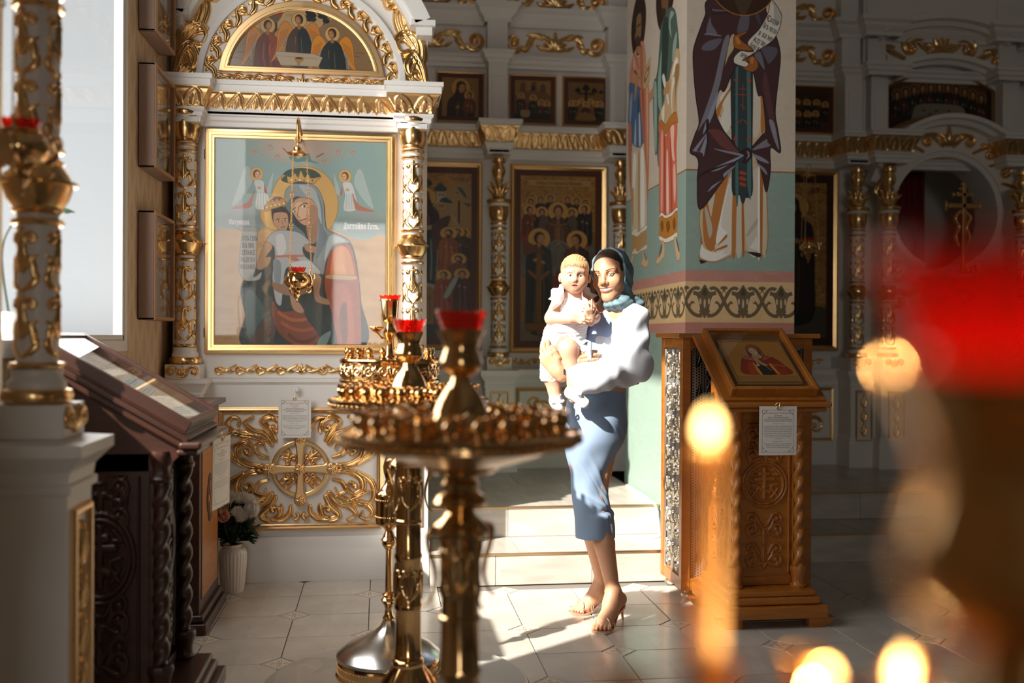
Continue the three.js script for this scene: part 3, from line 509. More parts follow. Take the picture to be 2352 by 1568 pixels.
  part('door_hinge', [lathe([[0.006, 0], [0.006, 0.05]], 10).translate(-0.5, 2.23, 0.01), lathe([[0.006, 0], [0.006, 0.05]], 10).translate(-0.5, 1.29, 0.01)], M.black, t);
}

// ---------- painted icons: flat pictures on boards ----------
function pp(c, pts, fill, stroke, lw = 1, smooth = true) {
  c.beginPath();
  const n = pts.length;
  if (!smooth || n < 4) pts.forEach((p, i) => i ? c.lineTo(p[0], p[1]) : c.moveTo(p[0], p[1]));
  else { const k = 0.16, g = (i) => pts[(i + n) % n]; c.moveTo(...pts[0]); for (let i = 0; i < n; i++) { const a = g(i - 1), b = g(i), d = g(i + 1), e = g(i + 2); c.bezierCurveTo(b[0] + (d[0] - a[0]) * k, b[1] + (d[1] - a[1]) * k, d[0] - (e[0] - b[0]) * k, d[1] - (e[1] - b[1]) * k, d[0], d[1]); } }
  c.closePath();
  if (fill) { c.fillStyle = fill; c.fill(); }
  if (stroke) { c.strokeStyle = stroke; c.lineWidth = lw; c.lineJoin = 'round'; c.stroke(); }
}
function ln(c, pts, col, lw) { c.beginPath(); pts.forEach((p, i) => i ? c.lineTo(p[0], p[1]) : c.moveTo(p[0], p[1])); c.strokeStyle = col; c.lineWidth = lw; c.lineCap = c.lineJoin = 'round'; c.stroke(); }
function el(c, x, y, a, b, fill, rot = 0, stroke = '', lw = 1) { c.beginPath(); c.ellipse(x, y, a, b, rot, 0, 7); if (fill) { c.fillStyle = fill; c.fill(); } if (stroke) { c.strokeStyle = stroke; c.lineWidth = lw; c.stroke(); } }
function face(c, x, y, s, o = {}) {   // s: height of the head
  const t = o.tilt || 0, k = o.skin || '#a8764a';
  c.save(); c.translate(x, y); c.rotate(t);
  const d = (o.turn || 0) * s * 0.09;
  if (!o.veil) el(c, 0, -s * 0.08, s * 0.43, s * 0.5, o.hair || '#2e1a10');
  el(c, d, s * 0.03, s * 0.3, s * 0.43, k);
  el(c, d * 1.5, s * 0.0, s * 0.2, s * 0.3, o.light || '#c29062');
  for (const q of [-1, 1]) { ln(c, [[d * 1.6 + q * s * 0.2, -s * 0.04], [d * 1.6 + q * s * 0.07, -s * 0.06]], '#3a2012', s * 0.035); el(c, d * 1.6 + q * s * 0.13, s * 0.02, s * 0.062, s * 0.03, '#f0e2c8'); el(c, d * 1.8 + q * s * 0.13, s * 0.02, s * 0.032, s * 0.034, '#1c0e08'); }
  ln(c, [[d * 2.0, -s * 0.03], [d * 2.2, s * 0.15], [d * 1.7, s * 0.17]], '#7a4a28', s * 0.03);
  ln(c, [[d * 1.8 - s * 0.07, s * 0.26], [d * 1.8 + s * 0.07, s * 0.26]], '#7e3a26', s * 0.035);
  if (o.beard) pp(c, [[-s * 0.28, s * 0.1], [-s * 0.1, s * 0.22], [s * 0.1, s * 0.22], [s * 0.28, s * 0.1], [s * 0.22, s * 0.42], [0, s * (0.55 + o.beard * 0.2)], [-s * 0.22, s * 0.42]], o.hair || '#3a2416');
  c.restore();
}
function saint(c, x, y, s, o = {}) {   // x, y: centre of the face; s: head height; o.len: figure length in heads
  const L = (o.len || 4) * s, w = (o.w || 1.15) * s, r = o.robe || '#5a2c1c', m = o.mantle || '#2c3836';
  if (o.wings) for (const q of [-1, 1]) { pp(c, [[x + q * w * 0.7, y + s * 0.9], [x + q * w * 1.15, y + s * 0.3], [x + q * w * 1.45, y + s * 1.0], [x + q * w * 1.35, y + s * 2.4], [x + q * w * 1.05, y + s * 3.2], [x + q * w * 0.8, y + s * 2]], o.wings, '#4a2a14', s * 0.03); for (let k = 0; k < 4; k++) ln(c, [[x + q * w * (0.95 + k * 0.1), y + s * (1 + k * 0.1)], [x + q * w * (0.95 + k * 0.08), y + s * (2.4 - k * 0.1)]], 'rgba(60,36,20,.5)', s * 0.03); }
  if (o.halo !== false) { el(c, x, y, s * 0.88, s * 0.88, o.halo || '#c8984a', 0, '#6a3a16', s * 0.05); el(c, x, y, s * 0.8, s * 0.8, '', 0, '#e0b870', s * 0.03); }
  pp(c, [[x - s * 0.2, y + s * 0.45], [x + s * 0.2, y + s * 0.45], [x + w * 0.55, y + s * 0.8], [x + w * 0.85, y + s * 1.3], [x + w * 0.92, y + L * 0.6], [x + w * 0.78, y + L], [x - w * 0.78, y + L], [x - w * 0.92, y + L * 0.6], [x - w * 0.85, y + s * 1.3], [x - w * 0.55, y + s * 0.8]], r, '#1c100a', s * 0.05);
  pp(c, [[x - w * 0.55, y + s * 0.78], [x - w * 0.1, y + s * 0.7], [x + w * 0.35, y + L * 0.42], [x + w * 0.8, y + L * 0.5], [x + w * 0.76, y + L * 0.96], [x - w * 0.2, y + L * 0.8], [x - w * 0.86, y + L * 0.72], [x - w * 0.88, y + s * 1.4]], m, '#14100c', s * 0.04);
  for (let k = 0; k < 5; k++) { const q = (k - 2) / 2.6; ln(c, [[x + q * w * 0.5, y + s * (1.2 + 0.1 * k)], [x + q * w * 0.75 + s * 0.1, y + L * 0.55], [x + q * w * 0.8, y + L * 0.93]], k % 2 ? (o.fold || 'rgba(190,160,110,.5)') : 'rgba(10,6,4,.45)', s * 0.07); }
  if (o.stole) { pp(c, [[x - s * 0.16, y + s * 0.9], [x + s * 0.16, y + s * 0.9], [x + s * 0.2, y + L * 0.97], [x - s * 0.2, y + L * 0.97]], o.stole, '#3a2410', s * 0.04); for (const q of [-1, 1]) pp(c, [[x, y + L * 0.42], [x + q * w * 0.7, y + L * 0.34], [x + q * w * 0.72, y + L * 0.38], [x, y + L * 0.47]], o.stole, '#3a2410', s * 0.03); }
  el(c, x, y + s * 0.5, s * 0.17, s * 0.22, o.skin || '#a8764a');
  if (o.veil) pp(c, [[x - s * 0.42, y + s * 0.1], [x - s * 0.36, y - s * 0.42], [x, y - s * 0.62], [x + s * 0.36, y - s * 0.42], [x + s * 0.44, y + s * 0.1], [x + s * 0.62, y + s * 0.9], [x, y + s * 1.2], [x - s * 0.62, y + s * 0.9]], o.veil, '#1c100a', s * 0.04);
  face(c, x, y, s, o);
  if (o.hands !== false) { el(c, x - s * 0.3, y + s * 1.75, s * 0.2, s * 0.13, o.skin || '#a8764a', -0.5); el(c, x + s * 0.32, y + s * 1.95, s * 0.2, s * 0.13, o.skin || '#a8764a', 0.5); }
}
function goldGround(c, x, y, w, h, seed = 1) {   // gold leaf with a stamped vine
  c.fillStyle = '#a87b3a'; c.fillRect(x, y, w, h);
  const r = rng(seed); c.lineCap = 'round';
  c.save(); c.beginPath(); c.rect(x, y, w, h); c.clip();
  for (let k = 0; k < w * h / 900; k++) { const a = x + r() * w, b = y + r() * h, q = 9 + r() * 9, t = r() * 6; c.strokeStyle = k % 3 ? '#7f5826' : '#c89a50'; c.lineWidth = 3 + r() * 3; c.beginPath(); c.arc(a, b, q, t, t + 3.6); c.stroke(); el(c, a + q * Math.cos(t), b + q * Math.sin(t), 6, 3, c.strokeStyle, t); }
  c.restore();
}
function slavic(c, text, x, y, size, col, w, bold = true) { c.save(); c.fillStyle = col; c.font = (bold ? 'bold ' : '') + size + 'px serif'; c.textAlign = 'center'; c.textBaseline = 'middle'; c.translate(x, y); const m = c.measureText(text).width; c.scale(w ? w / m : 1, 1); c.fillText(text, 0, 0); c.restore(); }
const varnish = (map, rough = 0.4, coat = 0.35) => phy({ map, roughness: rough, clearcoat: coat, clearcoatRoughness: 0.12, bumpMap: bumpFine, bumpScale: 0.0002 });
// the framed picture: board, mitred frame and, if glazed, a pane
function icon(name, label, category, at, w, h, tex, frame, o = {}) {
  const t = thing(name, label, category, at, o.turn || 0, o.group);
  part('painted_panel', box(w + 0.01, h + 0.01, 0.016, 0, 0, 0.008), varnish(tex, o.rough, o.coat), t);
  part('frame', frameGeo(w, h, frame), o.mat || M.gold, t);
  if (o.glass) part('glass', box(w, h, 0.002, 0, 0, o.glass), M.glass, t);
  return t;
}
const fr = (w, d) => [[0, 0], [0, d * 0.45], [w * 0.16, d * 0.5], [w * 0.2, d * 0.75], [w * 0.36, d * 0.8], [w * 0.42, d * 0.95], [w * 0.62, d], [w * 0.74, d * 0.92], [w * 0.8, d * 0.7], [w * 0.94, d * 0.62], [w, d * 0.5], [w, 0]];

// the large icon in the case: crowned mother and child under a pale sky, angels on clouds, gold ground
const mainIconTex = canvasTex(1020, 1215, (c) => {
  c.fillStyle = '#c39a66'; c.fillRect(0, 0, 1020, 1215);
  for (let i = 0; i < 500; i++) { c.fillStyle = hash2(i, 3) > 0.5 ? 'rgba(150,110,60,.10)' : 'rgba(225,190,140,.10)'; const x = hash2(i, 1) * 1020, y = 530 + hash2(i, 2) * 700; c.beginPath(); c.ellipse(x, y, 20 + 60 * hash2(i, 5), 6 + 20 * hash2(i, 6), 0, 0, 7); c.fill(); }
  c.translate(-300, -165);
  pp(c, [[250, 100], [1400, 100], [1400, 745], [1290, 715], [1210, 745], [1120, 740], [1010, 690], [900, 640], [640, 600], [570, 690], [480, 690], [400, 705], [330, 690], [250, 700]], '#8ba6a2');
  for (const [x, y, a, b, k] of [[800, 200, 330, 130, '#b79a8a'], [790, 215, 230, 80, '#c4a392'], [560, 640, 260, 60, '#77817f'], [1180, 660, 200, 70, '#77817f'], [420, 660, 150, 40, '#8a8f8c'], [1200, 600, 170, 40, '#98a09c'], [470, 590, 150, 30, '#98a09c']]) { for (let q = 5; q > 0; q--) { c.globalAlpha = 0.22; el(c, x, y, a * q / 5, b * q / 5, k); } c.globalAlpha = 1; }
  for (const [x, y] of [[530, 245], [625, 212], [668, 268], [1028, 232], [1118, 232], [945, 290]]) { el(c, x, y, 15, 16, '#a58c7c'); el(c, x, y + 2, 9, 11, '#b89a86'); el(c, x - 17, y + 8, 12, 5, '#9aa7a2', 0.6); el(c, x + 17, y + 8, 12, 5, '#9aa7a2', -0.6); }
  pp(c, [[735, 270], [770, 250], [790, 275], [850, 240], [870, 280], [915, 300], [830, 290], [780, 295]], '#5f8480'); ln(c, [[700, 215], [730, 245]], '#8a4a38', 6); ln(c, [[940, 240], [900, 262]], '#8a4a38', 6);
  // halo
  el(c, 830, 540, 200, 222, '#d2a862', 0, '#a87a3e', 4);
  el(c, 655, 600, 88, 100, '#cda35e', 0, '#a87a3e', 3);
  // side angels
  for (const [x, q, rb] of [[1085, 1, '#b5705c'], [560, -1, '#b0604a']]) {
    pp(c, [[x + q * 40, 420], [x + q * 60, 330], [x + q * 90, 340], [x + q * 120, 430], [x + q * 160, 560], [x + q * 110, 530]], '#a9bab6', '#7f908c', 2);
    pp(c, [[x - q * 55, 420], [x - q * 85, 350], [x - q * 70, 470], [x - q * 40, 490]], '#a9bab6', '#7f908c', 2);
    el(c, x - 15, 372, 38, 40, '#d8ab66', 0, '#a8793e', 2);
    pp(c, [[x - 30, 415], [x + 20, 410], [x + 45, 470], [x + 60, 565], [x - 20, 575], [x - 15, 480]], '#c9cecb', '#8d9896', 2);
    pp(c, [[x + q * 30, 470], [x + q * 70, 540], [x + q * 165, 578], [x + q * 60, 572], [x + q * 40, 540]], rb); pp(c, [[x - q * 28, 420], [x - q * 50, 490], [x - q * 30, 480]], rb);
    for (let k = 0; k < 4; k++) ln(c, [[x - 5 + k * 14, 480], [x - 8 + k * 18, 568]], '#98a3a2', 3);
    face(c, x - 15, 375, 52, { skin: '#c79c78', light: '#d8b48e', hair: '#6a4628', turn: -q });
    el(c, x, 452, 12, 8, '#c79c78');
  }
  slavic(c, 'Достойно Есть.', 1170, 668, 50, '#e6e4de', 216); slavic(c, 'Милующая.', 445, 655, 44, '#d8d8d2', 125);
  // mother's mantle
  pp(c, [[720, 470], [700, 700], [620, 780], [560, 900], [470, 1000], [455, 1080], [480, 1200], [500, 1400], [1170, 1400], [1168, 1110], [1140, 880], [1100, 760], [1020, 715], [960, 680], [940, 520], [860, 430], [780, 430]], '#24302f', '#151a1a', 3);
  pp(c, [[480, 1100], [520, 1060], [600, 1180], [560, 1260], [500, 1340]], '#3d5552'); pp(c, [[545, 1300], [620, 1210], [660, 1290], [600, 1370], [500, 1375]], '#4a342a');
  // red brown robe folds over the knees
  pp(c, [[640, 1120], [700, 1180], [860, 1150], [1010, 1060], [1060, 1200], [1010, 1330], [880, 1390], [780, 1385], [690, 1320], [640, 1220]], '#7a3c22', '#3a1a10', 3);
  for (const [a, b, d, k] of [[680, 1190, 960, '#a3582e'], [700, 1250, 1000, '#98502a'], [740, 1320, 960, '#5a2a18']]) { c.beginPath(); c.moveTo(a, b); c.quadraticCurveTo((a + d) / 2, b + 110, d, b - 60); c.strokeStyle = k; c.lineWidth = 20; c.stroke(); }
  pp(c, [[830, 1180], [960, 1060], [1030, 1300], [1040, 1400], [880, 1400], [920, 1330]], '#1f302c'); pp(c, [[930, 1330], [990, 1300], [950, 1400], [900, 1400]], '#6c8580');
  // orange mantle at the right
  pp(c, [[950, 1040], [960, 900], [1000, 790], [1060, 765], [1110, 800], [1145, 940], [1165, 1110], [1165, 1400], [1050, 1400], [1020, 1320], [990, 1180]], '#a34a22', '#4a1e10', 3);
  pp(c, [[985, 980], [1000, 830], [1050, 785], [1100, 830], [1130, 990], [1050, 975]], '#d07a2e'); pp(c, [[1010, 940], [1030, 820], [1060, 800], [1075, 960]], '#dd8f42');
  pp(c, [[975, 960], [1130, 965], [1128, 990], [970, 985]], '#c79a5a', '#6a3c1a', 2); pp(c, [[990, 1060], [1050, 1010], [1110, 1100], [1130, 1390], [1060, 1395], [1040, 1250]], '#b85a26'); pp(c, [[1040, 1180], [1080, 1130], [1090, 1330], [1060, 1370]], '#7a3420');
  ln(c, [[1030, 925], [1035, 905], [1047, 925], [1060, 905], [1065, 940]], '#e0b060', 5); ln(c, [[1047, 890], [1047, 860]], '#e0b060', 3);
  // pale veil
  pp(c, [[712, 560], [715, 470], [760, 425], [830, 415], [900, 440], [940, 520], [950, 620], [965, 690], [1060, 735], [1100, 765], [1010, 790], [960, 880], [940, 960], [880, 900], [900, 760], [850, 690], [880, 560], [800, 500], [745, 520]], '#87908f', '#4d5858', 3);
  pp(c, [[905, 480], [935, 560], [940, 680], [965, 740], [900, 870], [915, 700], [910, 580]], '#6b7a82'); pp(c, [[800, 430], [880, 450], [920, 540], [930, 660], [890, 560], [820, 470]], '#a4acac'); pp(c, [[980, 730], [1080, 760], [1000, 780], [950, 880]], '#b0b8b4');
  ln(c, [[745, 530], [800, 505], [870, 515], [885, 540]], '#4f6f76', 9);
  pp(c, [[720, 560], [745, 520], [750, 640], [830, 720], [850, 800], [800, 760], [740, 690]], '#5d7576');
  // mother's face and neck
  pp(c, [[850, 640], [910, 620], [900, 760], [860, 770], [840, 690]], '#9b7458');
  pp(c, [[750, 560], [790, 510], [870, 515], [905, 570], [900, 640], [860, 670], [815, 662], [775, 620]], '#bd9270', '#7a5640', 2); pp(c, [[770, 560], [800, 530], [840, 560], [830, 640], [800, 630]], '#cda785');
  pp(c, [[868, 545], [903, 570], [898, 635], [860, 665], [850, 620]], '#a67c5e');
  ln(c, [[800, 556], [825, 538], [850, 540]], '#4a3220', 5); ln(c, [[755, 580], [775, 565]], '#4a3220', 5); el(c, 826, 556, 15, 7, '#e8dac4', -0.1); el(c, 828, 556, 7, 7, '#2c1c12'); el(c, 770, 588, 9, 6, '#e8dac4'); el(c, 771, 588, 5, 5, '#2c1c12');
  ln(c, [[795, 560], [786, 612], [800, 622]], '#8a5f44', 5); ln(c, [[800, 642], [822, 636], [838, 630]], '#8e4636', 7);
  // crown of the mother
  pp(c, [[690, 400], [720, 350], [800, 330], [880, 340], [925, 375], [900, 400], [860, 420], [740, 420]], '#2f4a3e', '#1c2c26', 2);
  pp(c, [[735, 420], [720, 375], [690, 398], [700, 372], [750, 385], [770, 360], [790, 385], [805, 345], [828, 385], [850, 362], [868, 388], [925, 378], [905, 398], [880, 420], [800, 408]], '#c49a58', '#7a5224', 3); for (let k = 0; k < 6; k++) el(c, 750 + k * 25, 402, 5, 5, k % 2 ? '#7a3020' : '#f0e0b8');
  // child
  pp(c, [[640, 560], [690, 560], [735, 590], [738, 640], [720, 700], [690, 705], [650, 670], [635, 620]], '#b88c6a', '#6a4a34', 2);
  pp(c, [[632, 600], [640, 570], [700, 560], [735, 590], [750, 620], [735, 660], [722, 600], [650, 600], [645, 650]], '#2c2018');
  pp(c, [[590, 570], [605, 545], [650, 525], [705, 520], [715, 550], [640, 575], [600, 590]], '#b98d4c', '#6a4420', 3); pp(c, [[625, 535], [650, 505], [690, 505], [695, 525]], '#7a3c24'); for (let k = 0; k < 5; k++) { el(c, 605 + k * 25, 565 - k * 6, 5, 5, '#f0e0b8'); ln(c, [[600 + k * 26, 558 - k * 6], [612 + k * 26, 530 - k * 5], [626 + k * 26, 548 - k * 5]], '#b98d4c', 8); }
  ln(c, [[660, 640], [682, 632]], '#3a2616', 4); ln(c, [[704, 632], [722, 630]], '#3a2616', 4); el(c, 674, 648, 9, 5, '#e8dac4'); el(c, 675, 648, 5, 5, '#22160e'); el(c, 712, 644, 8, 5, '#e8dac4'); el(c, 713, 644, 5, 5, '#22160e'); ln(c, [[697, 640], [700, 668]], '#8a5f44', 4); ln(c, [[690, 684], [712, 680]], '#8e4636', 6);
  pp(c, [[610, 750], [660, 705], [720, 700], [800, 715], [860, 770], [820, 800], [830, 850], [880, 890], [930, 950], [860, 965], [790, 920], [720, 930], [700, 1080], [690, 1145], [660, 1120], [640, 980], [655, 860], [640, 790], [580, 830]], '#a8aaa8', '#5c6468', 3);
  pp(c, [[660, 740], [700, 725], [720, 800], [700, 850], [670, 840]], '#c4c4c0'); pp(c, [[740, 900], [850, 880], [920, 950], [850, 960], [780, 925]], '#c2c4c2'); pp(c, [[645, 880], [690, 900], [680, 1060], [655, 1010]], '#7d868c');
  ln(c, [[660, 858], [730, 852], [825, 850]], '#b0705c', 14); pp(c, [[720, 850], [770, 852], [800, 878], [760, 880]], '#b0705c');
  pp(c, [[600, 770], [640, 800], [600, 860], [630, 860], [620, 900], [575, 935], [545, 920], [570, 840]], '#a98262', '#6a4a34', 2); pp(c, [[830, 780], [900, 800], [890, 830], [840, 820]], '#a98262');
  pp(c, [[880, 960], [930, 980], [920, 1080], [975, 1110], [975, 1140], [900, 1120], [885, 1060]], '#b28a68', '#6a4a34', 2); pp(c, [[745, 1080], [800, 1130], [828, 1180], [800, 1190], [760, 1160]], '#a98262', '#6a4a34', 2);
  pp(c, [[640, 1010], [700, 1020], [820, 1000], [860, 1060], [760, 1090], [660, 1060]], '#8e6a4c');
  // scroll with letters
  pp(c, [[440, 690], [555, 690], [552, 720], [548, 800], [545, 900], [530, 980], [575, 950], [560, 995], [480, 1000], [445, 940], [450, 820], [460, 720]], '#a7a69e', '#5f625e', 3); pp(c, [[440, 685], [550, 685], [555, 708], [440, 705]], '#8f908a', '#5f625e', 2);
  ['ДУХЪ ГДНЬ', 'НА МНѢ', 'ЕГОЖЕ', 'РАДИ ПО', 'МАЗАМЯ'].forEach((t, i) => slavic(c, t, 503 - i * 3, 752 + i * 42, 38, '#26262a', [92, 80, 82, 84, 88][i]));
});
const lunetteTex = canvasTex(1024, 520, (c) => {   // three winged figures seated at a table
  c.fillStyle = '#8a6a44'; c.fillRect(0, 0, 1024, 520); c.scale(1024 / 2120, 520 / 830); c.translate(-130, -100);
  c.fillStyle = '#a88a60'; c.fillRect(100, 90, 2200, 300); pp(c, [[100, 700], [400, 480], [560, 560], [900, 500], [1300, 560], [1450, 330], [1750, 200], [2300, 500], [2300, 1000], [100, 1000]], '#7c6140');
  for (let k = 0; k < 26; k++) { const x = 140 + hash2(k, 1) * 2050, y = 600 + hash2(k, 2) * 320; ln(c, [[x, y], [x + 60, y - 14], [x + 130, y + 4]], '#5c452b', 8); }
  pp(c, [[640, 110], [920, 150], [880, 230], [830, 300], [830, 600], [760, 560], [760, 300]], '#5a4a38', '', 1, false); pp(c, [[820, 170], [920, 155], [880, 225], [790, 220]], '#7a3620', '', 1, false); c.fillStyle = '#2a1a10'; c.fillRect(788, 310, 34, 170);
  for (let k = 0; k < 16; k++) el(c, 1250 + hash2(k, 5) * 290, 135 + hash2(k, 6) * 120, 50, 32, k % 2 ? '#10181a' : '#1a2622'); ln(c, [[1490, 300], [1530, 230], [1600, 200]], '#3a2414', 14);
  const fig = (x, y, q, rb, mt, wc) => {
    for (const s of [-1, 1]) { pp(c, [[x + s * 80, y + 150], [x + s * 190, y + 20], [x + s * 290, y + 120], [x + s * 330, y + 420], [x + s * 400, y + 600], [x + s * 250, y + 430], [x + s * 170, y + 260]], wc, '#5a3214', 5); for (let k = 0; k < 6; k++) ln(c, [[x + s * (150 + k * 22), y + 110 + k * 12], [x + s * (190 + k * 26), y + 260 + k * 40]], '#8a4e18', 7); ln(c, [[x + s * 150, y + 230], [x + s * 220, y + 330], [x + s * 240, y + 470]], '#6a8290', 18); }
    el(c, x, y, 108, 108, '#b8925a', 0, '#4a2c14', 6);
    pp(c, [[x - 30, y + 90], [x + 40, y + 90], [x + 130, y + 170], [x + 190, y + 380], [x + 200, y + 560], [x + 150 - q * 40, y + 640], [x - 150 - q * 40, y + 640], [x - 190, y + 500], [x - 150, y + 230]], rb, '#1a0e08', 6);
    pp(c, [[x - q * 60, y + 120], [x + q * 20, y + 200], [x + q * 10, y + 420], [x + q * 190, y + 500], [x + q * 120, y + 640], [x - q * 180, y + 600], [x - q * 150, y + 260]], mt, '#120a08', 5);
    for (let k = 0; k < 5; k++) ln(c, [[x - 90 + k * 40, y + 220 + k * 12], [x - 110 + k * 50, y + 430], [x - 70 + k * 40, y + 600]], k % 2 ? 'rgba(200,150,80,.35)' : 'rgba(0,0,0,.3)', 12);
    ln(c, [[x + q * 110, y + 260], [x + q * 60, y + 430], [x + q * 190, y + 470]], rb, 60); el(c, x + q * 215, y + 472, 34, 18, '#9a6a3c', 0.2);
    el(c, x, y + 95, 28, 34, '#8a5c34'); face(c, x, y, 140, { hair: '#24140c', skin: '#8a5a34', light: '#a5743f', turn: q * 1.2, tilt: q * 0.15 });
  };
  fig(690, 350, 1, '#7a3016', '#5c2416', '#b07430'); fig(1140, 255, -1, '#3c2a20', '#141c22', '#b4742c'); fig(1620, 430, -1, '#1c2624', '#16201f', '#c07a22');
  pp(c, [[800, 700], [1360, 715], [1480, 760], [1420, 890], [880, 890], [820, 780]], '#a5937a', '#6a5238', 5, false); ln(c, [[830, 760], [1400, 780]], '#8a7860', 8);
  pp(c, [[1085, 780], [1200, 785], [1180, 825], [1150, 840], [1150, 870], [1120, 870], [1120, 840], [1095, 820]], '#a5702c', '#4a2a10', 4); el(c, 1142, 780, 55, 16, '#3a2012');
  slavic(c, 'Ст҃а ТРЦ', 990, 190, 54, '#7a5a34', 90);
});
const brownMat = '#54250c';
const iconSynaxisTex = canvasTex(640, 1300, (c) => {
  c.scale(640 / 678, 1300 / 1420); c.translate(-55, -68); c.fillStyle = brownMat; c.fillRect(0, 0, 900, 1600);
  c.save(); c.beginPath(); c.rect(103, 120, 572, 1308); c.clip();
  goldGround(c, 103, 120, 572, 560, 7); c.fillStyle = '#8a6430'; c.fillRect(103, 560, 572, 900);
  pp(c, [[175, 150], [620, 150], [640, 175], [620, 202], [175, 202], [160, 175]], '#b98f4e', '#6a4420', 3); slavic(c, 'Соборъ Ст҃го Архангела Михаила', 395, 176, 38, '#4a2a12', 350);
  for (const [x, y] of [[180, 330], [255, 310], [330, 300], [460, 305], [530, 315], [600, 330]]) saint(c, x, y, 48, { robe: '#3a2a1c', mantle: '#232018', halo: '#b88a44' });
  saint(c, 172, 395, 56, { robe: '#8a3416', mantle: '#6a2812', len: 4.6, turn: 1 }); saint(c, 592, 380, 56, { robe: '#2c2a24', mantle: '#161c1c', len: 5, turn: -1 }); saint(c, 265, 412, 56, { robe: '#30302c', mantle: '#1a2020', len: 3.4 }); saint(c, 495, 412, 54, { robe: '#30281e', mantle: '#1a2020', len: 3.4 });
  pp(c, [[103, 1290], [300, 1240], [675, 1300], [675, 1430], [103, 1430]], '#6c6250'); pp(c, [[310, 880], [480, 880], [500, 1300], [300, 1300]], '#7a2c16');
  saint(c, 390, 400, 88, { robe: '#4a2c18', mantle: '#5a3418', wings: '#5c5040', stole: '#8a5c26', len: 3.0, hands: false });
  el(c, 386, 740, 105, 110, '#6c6a60', 0, '#8a8478', 4); el(c, 386, 740, 84, 92, '#2a3432'); saint(c, 387, 703, 60, { robe: '#5e2a16', mantle: '#4a2412', len: 2.8 });
  saint(c, 245, 618, 96, { robe: '#28302c', mantle: '#1a2422', wings: '#6a665a', stole: '#7a5222', len: 7.6, w: 1.12, turn: 1.4, tilt: 0.12, fold: 'rgba(170,140,90,.55)' }); saint(c, 535, 628, 92, { robe: '#3a241a', mantle: '#6a3a18', wings: '#6a665a', stole: '#7a5222', len: 7.4, w: 1.2, turn: -1.4, tilt: -0.12 });
  pp(c, [[130, 640], [240, 690], [290, 740], [200, 730], [130, 750]], '#6a3d18'); pp(c, [[160, 1290], [320, 1290], [320, 1340], [160, 1340]], '#7a4c1c', '#3a2410', 3);
  el(c, 160, 1375, 36, 13, '#8a5a2c', -0.9); el(c, 275, 1350, 26, 12, '#8a5a2c', -0.4);
  c.restore();
});
